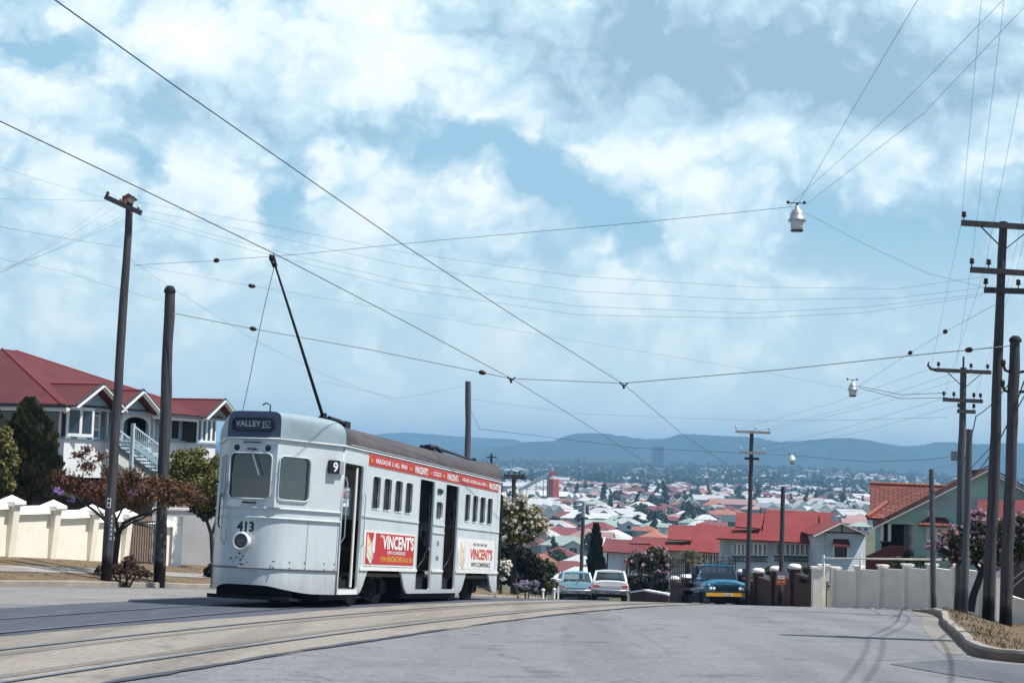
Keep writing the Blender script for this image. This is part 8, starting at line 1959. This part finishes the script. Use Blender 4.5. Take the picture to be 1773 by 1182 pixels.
for px, py, kind, var in HAND:
    # distance from the row of the roof: solve for the house standing on the valley floor
    best = min((abs(at(px, py, Yt).z - (H(at(px, py, Yt).x, Yt) + 6.2)), Yt) for Yt in [300 + 4 * i for i in range(200)])
    Yt = best[1]; X = at(px, py, Yt).x
    if placed(X, Yt, 11): HOUSES.append(dict(X=X, Y=Yt, kind=kind, var=var))
Y = 318
row = 0
while Y < 1650 and len(HOUSES) < 520:
    x0, x1 = -0.012 * Y, 0.232 * Y; X = x0 + rnd.uniform(0, 10); step = 15.5 if Y < 900 else 17
    while X < x1:
        yy = Y + rnd.uniform(-5, 5); px, py = proj((X, yy, H(X, yy) + 6))
        if shown(px, py) and rnd.random() < (0.80 if Y < 1000 else 0.6) and placed(X, yy, 13.0): HOUSES.append(dict(X=X, Y=yy, kind=pick(), var=rnd.randrange(5)))
        X += step + rnd.uniform(-1.5, 4)
    row += 1; Y += 21 + (6 if row % 2 else 13)
for h in HOUSES:
    h['px'], h['py'] = proj((h['X'], h['Y'], H(h['X'], h['Y']) + 6)); h['wi'] = rnd.choice([0, 0, 0, 1, 2, 3])
HOUSES = [h for h in HOUSES if shown(h['px'], h['py'])]
HOUSES.sort(key=lambda h: h['Y'])
REST = HOUSES[285:]; HOUSES = HOUSES[:285]
rank_labels(HOUSES, 'house', lambda k, o_, m_: f'{k} roofed valley house, {o_} {m_} among {k} roofs')
LONG = [h for h in HOUSES if len(h['label'].split()) > 16]
for h in HOUSES:
    near = h['Y'] < 620
    t = template(h['var'], h['kind'], h['wi'], near); loc = V((h['X'], h['Y'], H(h['X'], h['Y']))); rz = rnd.choice([0, 0, pi / 2, 0, -pi / 2, 0.2, -0.2]) + rnd.uniform(-0.12, 0.12) - 0.15
    if t.get('_first') == 1:
        t['_first'] = 0; o = t; o.location = loc; o.rotation_euler = (0, 0, rz)
    else: o = dup(t, loc, rz)
    tag(o, h['label'], 'house', 'houses on the valley floor'); q = rnd.uniform(0.84, 1.14); o.scale = (q * rnd.uniform(0.92, 1.1), q, q)
for o in list(SC.objects):
    if '_first' in o: del o['_first']
# everything further back that merges into a carpet of roofs
rnd = random.Random(77)
far_mats = [WALLS[0], WALLS[2], WALLS[3]] + [RM[k] for k in ('white', 'silvery grey', 'red', 'maroon', 'terracotta', 'pale green', 'dark grey')]
mb = MB()
def far_house(X, Y, kind_i, s=1.0):
    z = H(X, Y); w, d, h, r = 5.0 * s * rnd.uniform(0.8, 1.3), 4.4 * s * rnd.uniform(0.8, 1.3), 3.8, 2.2; M = Matrix.Translation((X, Y, z)) @ Matrix.Rotation(rnd.uniform(-0.4, 0.4) + rnd.choice([0, pi / 2]), 4, 'Z')
    mb.box(-w, w, -d, d, -1, h, rnd.randrange(3), M); o = 0.5
    a, b, c, dd = [M @ V(p) for p in ((-w - o, -d - o, h), (w + o, -d - o, h), (w + o, d + o, h), (-w - o, d + o, h))]; q = max(0.3, w - d); r0, r1 = M @ V((-q, 0, h + r)), M @ V((q, 0, h + r))
    mi = 3 + kind_i; mb.quad(a, b, r1, r0, mi); mb.tri(b, c, r1, mi); mb.quad(c, dd, r0, r1, mi); mb.tri(dd, a, r0, mi)
for h in REST: far_house(h['X'], h['Y'], {'white': 0, 'silvery grey': 1, 'red': 2, 'maroon': 3, 'terracotta': 4, 'pale green': 5, 'dark grey': 6, 'pinkish': 4}[h['kind']])
n = 0
for _ in range(9000):
    Y = 1150 + 2700 * rnd.random() ** 0.95; X = rnd.uniform(-0.15, 0.34) * Y
    px, py = proj((X, Y, H(X, Y) + 5))
    if not (500 < px < 1800): continue
    if rnd.random() > (0.7 if Y < 1700 else 0.5): continue
    if vnoise(X / 150 + 11, Y / 220) < 0.36: continue
    far_house(X, Y, rnd.choices(range(7), (20, 24, 10, 10, 11, 7, 18))[0], rnd.uniform(0.8, 1.25) * (1 if Y < 1800 else 1.25)); n += 1
    if n > 2300: break
for _ in range(900):       # the same suburb carries on behind the tram
    Y = 260 + 900 * rnd.random(); X = rnd.uniform(-0.19, -0.02) * Y
    if vnoise(X / 60 + 4, Y / 70) > 0.30 and rnd.random() < 0.42: far_house(X, Y, rnd.choices(range(7), (26, 16, 14, 12, 12, 6, 8))[0])
o = mb.build('distant_houses', far_mats); tag(o, 'carpet of tiny roofs climbing the far rise below the hills', None, kind='stuff')
# long sheds of the industrial strip
SHEDS = [(958, 854, 26, 'white'), (905, 862, 34, 'white'), (925, 868, 30, 'white'), (915, 851, 36, 'white'), (945, 877, 26, 'silvery grey'), (995, 846, 16, 'white'), (998, 857, 15, 'white'), (1025, 848, 9, 'white'), (1180, 863, 22, 'white'), (1225, 861, 26, 'white'), (1268, 868, 40, 'pinkish'), (1330, 866, 30, 'white'), (1405, 869, 26, 'white'), (1350, 874, 34, 'silvery grey'), (1440, 876, 30, 'white'), (1475, 873, 24, 'white'), (1470, 887, 22, 'white'), (1110, 860, 16, 'white'), (1490, 858, 14, 'white'), (885, 838, 18, 'white'), (925, 838, 24, 'white'), (970, 828, 16, 'white'), (1090, 827, 14, 'silvery grey')]
items = []
for px, py, hw, kind in SHEDS:
    Yt = min((abs(at(px, py, Yq).z - (H(at(px, py, Yq).x, Yq) + 7.5)), Yq) for Yq in [600 + 10 * i for i in range(260)])[1]
    items.append(dict(px=px, py=py, kind=kind, Y=Yt, X=at(px, py, Yt).x, w=hw * Yt / FPX))
rank_labels(items, 'shed', lambda k, o_, m_: f'long {k} roofed shed, {o_} {m_} among {k} sheds')
for it in items:
    t = thing('warehouse', it['label'], 'shed', (it['X'], it['Y'], H(it['X'], it['Y'])), rnd.uniform(-0.12, 0.12), 'long sheds in the valley'); w, d, h = it['w'], rnd.uniform(9, 16), 6.0
    mb = MB(); mb.box(-w, w, -d, d, -1, h); mb.build('wall', rnd.choice(WALLS), t)
    mb = MB(); nb = 1 if rnd.random() < 0.6 else 3
    for k in range(nb):
        a, b = -w - 0.4 + 2 * (w + 0.4) * k / nb, -w - 0.4 + 2 * (w + 0.4) * (k + 1) / nb
        if nb == 1: mb.quad((a, -d - .5, h), (b, -d - .5, h), (b, 0, h + 3.2), (a, 0, h + 3.2)); mb.quad((b, d + .5, h), (a, d + .5, h), (a, 0, h + 3.2), (b, 0, h + 3.2)); mb.add([(a + .4, -d, h), (a + .4, d, h), (a + .4, 0, h + 3.1)], [(0, 1, 2)]); mb.add([(b - .4, -d, h), (b - .4, d, h), (b - .4, 0, h + 3.1)], [(0, 1, 2)])
        else: m_ = (a + b) / 2; mb.quad((a, d, h), (a, -d, h), (m_, -d, h + 2.6), (m_, d, h + 2.6)); mb.quad((b, -d, h), (b, d, h), (m_, d, h + 2.6), (m_, -d, h + 2.6)); mb.add([(a, -d, h), (b, -d, h), (m_, -d, h + 2.6)], [(0, 1, 2)])
    mb.build('roof', RM[it['kind']], t)
# red silo with its conveyor
Ys = 1050; ST = thing('silo', 'orange red eight sided silo with a grey cone roof and a long sloping conveyor', 'silo', at(957, 860, Ys)); L = Loc(ST)
M_SILO = mat('silo_red', (0.50, 0.085, 0.05), 0.6, 0.12, 0.3, streak=0.3, dirt=(0.25, 0.06, 0.04))
k = Ys / FPX; c = L(957, 847, Ys)
mb = MB(); zt, zb = L(957, 829, Ys).z, H(c.x + ST.location.x, Ys) - ST.location.z - 2; mb.lathe([(10.2 * k, zb), (10.2 * k, zt), (9.2 * k, zt + 0.2)], 8, 0, (0, 0, 0), smooth=False)
for i in range(8): a = 2 * pi * i / 8; mb.beam((10.3 * k * cos(a), 10.3 * k * sin(a), zb), (10.3 * k * cos(a), 10.3 * k * sin(a), zt), 0.3, 0.3)
mb.build('silo_body', M_SILO, ST)
mb = MB(); zc = L(957, 822, Ys).z; mb.lathe([(9.6 * k, zt), (4.5 * k, zc)], 8, 0, (0, 0, 0), smooth=False); mb.build('cone_roof', RM['silvery grey'], ST)
mb = MB(); z2 = L(957, 817, Ys).z; mb.box(-5.5 * k, 5.5 * k, -5 * k, 5 * k, zc - 0.3, z2); mb.box(-2.5 * k, 2.5 * k, -2 * k, 2 * k, z2, z2 + 0.8); mb.build('head_house', M_SILO, ST)
mb = MB(); mb.beam(L(899, 848, Ys - 10), L(952, 820, Ys), 1.9, 2.0); cv = mb.build('conveyor', mat('conveyor_grey', (0.20, 0.22, 0.25), 0.6, 0.1, 0.5), ST)
mb = MB()
for f in (0.25, 0.55, 0.8): p = L(899, 848, Ys - 10).lerp(L(952, 820, Ys), f); mb.beam(p, (p.x, p.y, zb), 0.5, 0.5)
mb.build('trestle', MATS['conveyor_grey'], cv)
# tower block and the long pale block on the far rise
def block(label, px0, px1, yt, yb, Yb, cols, rows, m):
    c = at((px0 + px1) / 2, yb, Yb); t = thing('tower_block', label, 'building', c); L = Loc(t); a, b = L(px0, yb, Yb), L(px1, yb, Yb); zt = L((px0 + px1) / 2, yt, Yb).z; d = min(30, (b.x - a.x) * 0.6)
    mb = MB(); mb.box(a.x, b.x, 0, d, -25, zt); mb.box(a.x - 1, a.x, -1, d, -25, zt + 1.5); mb.box(b.x, b.x + 1, -1, d, -25, zt + 1.5); mb.box(a.x, b.x, -1, 0, zt - 1.5, zt + 1.5); mb.build('wall', m, t)
    for r in range(rows):
        mb = MB(); z = zt - 3 - (zt + 5) * r / rows; mb.box(a.x + 1, b.x - 1, -0.6, -0.05, z - (zt + 5) / rows * 0.55, z); mb.build('window_band', M_VWIN, t)
    mb = MB(); mb.box(a.x * 0.3, b.x * 0.3, d * 0.3, d * 0.7, zt, zt + 4); mb.build('lift_house', m, t)
block('lone tall slab tower block rising against the blue hills', 1129, 1149, 772, 806, 3650, 6, 14, mat('tower_grey', (0.30, 0.31, 0.33), 0.7, 0.1, 0.05))
block('long pale many windowed block on the rise behind the pale crossarm pole', 1273, 1334, 803, 824, 3300, 8, 6, mat('block_pale', (0.34, 0.31, 0.30), 0.7, 0.1, 0.05))

# trees of the valley
def tree_mesh(kind, seed):
    rnd = random.Random(seed); mb = MB()
    if kind == 'round': bl = [(V((rnd.uniform(-1.8, 1.8), rnd.uniform(-1.8, 1.8), rnd.uniform(3.2, 6.2))), (rnd.uniform(1.2, 2.0),) * 3) for _ in range(9)]
    elif kind == 'tall': bl = [(V((rnd.uniform(-0.9, 0.9), rnd.uniform(-0.9, 0.9), 2.5 + 1.25 * i)), (2.0 - 0.2 * i, 2.0 - 0.2 * i, 1.3)) for i in range(7)]
    else: bl = [(V((rnd.uniform(-2.6, 2.6), rnd.uniform(-2, 2), rnd.uniform(1.4, 3.0))), (rnd.uniform(1.2, 1.8), rnd.uniform(1.2, 1.8), 1.2)) for _ in range(8)]
    return leaf_cloud(bl, 520, 0.62, seed, 0, 0.25, 0.7)
LF_V = [leaf_mat('valley_leaves_dark', (0.016, 0.028, 0.014), (0.045, 0.06, 0.03), trans=0.1), leaf_mat('valley_leaves_mid', (0.035, 0.06, 0.022), (0.085, 0.11, 0.045), trans=0.1), leaf_mat('valley_leaves_bright', (0.07, 0.11, 0.03), (0.13, 0.17, 0.055), trans=0.1)]
KINDS_T = {'dark round': ('round', 0), 'dark tall': ('tall', 0), 'green round': ('round', 1), 'bright bushy': ('low', 2), 'green bushy': ('low', 1)}
TT = {}
for i, (kname, (shape, mi)) in enumerate(KINDS_T.items()):
    for v in range(3):
        me = tree_mesh(shape, 300 + i * 10 + v).mesh('crown', LF_V[mi]); tr = MB(); tr.cyl((0, 0, -0.5), (0, 0, 4.0 if shape != 'low' else 1.6), 0.22, 0.1, 6); TT[(kname, v)] = (me, tr.mesh('trunk', M_BARK))
rnd = random.Random(99); TREES = []
for px, py, k, s in ((1046, 861, 'dark tall', 1.5), (1062, 858, 'dark round', 1.5), (1150, 862, 'dark tall', 1.7), (1137, 868, 'dark round', 1.5), (1190, 880, 'green round', 1.3), (1196, 895, 'dark tall', 1.0), (1110, 905, 'dark round', 1.0), (1125, 908, 'dark tall', 0.9), (1070, 905, 'dark round', 0.9), (905, 870, 'green round', 1.0), (995, 905, 'green bushy', 1), (1000, 965, 'bright bushy', 0.8), (962, 968, 'green round', 0.9), (1028, 965, 'bright bushy', 0.9), (948, 940, 'green bushy', 1.0), (1180, 815, 'dark round', 2.2), (1200, 812, 'dark round', 2.6), (960, 930, 'green round', 0.8)):
    Yt = min((abs(at(px, py, Yq).z - (H(at(px, py, Yq).x, Yq) + 4.5 * s)), Yq) for Yq in [300 + 8 * i for i in range(300)])[1]; TREES.append(dict(px=px, py=py, X=at(px, py, Yt).x, Y=Yt, kind=k, s=s))
for _ in range(5000):
    if len(TREES) >= 295: break
    Y = 312 + 1300 * rnd.random() ** 0.8; X = rnd.uniform(-0.012, 0.232) * Y; px, py = proj((X, Y, H(X, Y) + 4))
    if not shown(px, py + 3): continue
    if any((h['X'] - X) ** 2 + (h['Y'] - Y) ** 2 < 8.5 ** 2 for h in HOUSES) or any((q['X'] - X) ** 2 + (q['Y'] - Y) ** 2 < 9 ** 2 for q in TREES): continue
    TREES.append(dict(px=px, py=py, X=X, Y=Y, kind=rnd.choices(list(KINDS_T), (30, 12, 26, 14, 18))[0], s=rnd.uniform(0.65, 1.3)))
rank_labels(TREES, 'tree', lambda k, o_, m_: f'{k} valley tree, {o_} {m_} among {k} trees')
for i, q in enumerate(TREES):
    cm, tm = TT[(q['kind'], i % 3)]; t = thing('valley_tree', q['label'], 'tree', (q['X'], q['Y'], H(q['X'], q['Y'])), rnd.uniform(0, 6.28), 'trees among the valley houses'); t.scale = (q['s'],) * 3
    link('crown', cm, t); link('trunk', tm, t)
# the wooded far rise, read as one mass
rnd = random.Random(123); mb = MB(); n = 0
for _ in range(420):       # and trees on the slope left of the road
    Y = 95 + 700 * rnd.random() ** 1.4; X = min(rnd.uniform(-0.20, -0.035) * Y, -5.0); s = rnd.uniform(1.6, 3.4); c = V((X, Y, H(X, Y) + s * 0.9))
    for _k in range(70):
        d = V((rnd.gauss(0, 1), rnd.gauss(0, 1), rnd.gauss(0.2, 1))).normalized(); p = c + d * s * rnd.uniform(0.4, 1.0); nr = (d + V((rnd.uniform(-.6, .6), rnd.uniform(-.6, .6), rnd.uniform(-.3, .6)))).normalized(); a = nr.cross(V((0.3, 0.2, 1))).normalized(); b = nr.cross(a); w_ = s * rnd.uniform(0.1, 0.2); mb.add([p - a * w_, p - b * w_, p + a * w_, p + b * w_], [(0, 1, 2, 3)])
while n < 6000:
    Y = 1300 + 2900 * rnd.random() ** 0.8; X = rnd.uniform(-0.15, 0.36) * Y; px, py = proj((X, Y, H(X, Y)))
    if not (500 < px < 1820) or vnoise(X / 130 + 5, Y / 190 + 2) < (0.50 if Y < 2000 else 0.28): continue
    n += 1; s = rnd.uniform(2.6, 5.8) * (0.8 if Y < 2000 else 0.95); hgt = rnd.choice((1, 1, 1.5, 2.0)) * s; c = V((X, Y, H(X, Y) + hgt * 0.75))
    for _ in range(15 if Y < 2400 else 12):
        d = V((rnd.gauss(0, 1), rnd.gauss(0, 1), rnd.gauss(0.2, 1))).normalized(); p = c + V((d.x * s, d.y * s, d.z * hgt)) * rnd.uniform(0.4, 1.0)
        nr = (d + V((rnd.uniform(-.6, .6), rnd.uniform(-.6, .6), rnd.uniform(-.3, .6)))).normalized(); a = nr.cross(V((0.3, 0.2, 1))).normalized(); b = nr.cross(a); w_ = s * rnd.uniform(0.35, 0.65); mb.add([p - a * w_, p - b * w_, p + a * w_, p + b * w_], [(0, 1, 2, 3)])
o = mb.build('far_trees', leaf_mat('far_leaves', (0.012, 0.022, 0.012), (0.05, 0.065, 0.034), trans=0.1), fix=False); tag(o, 'dark woodland spread over the far rise between the tiny roofs', None, kind='stuff')
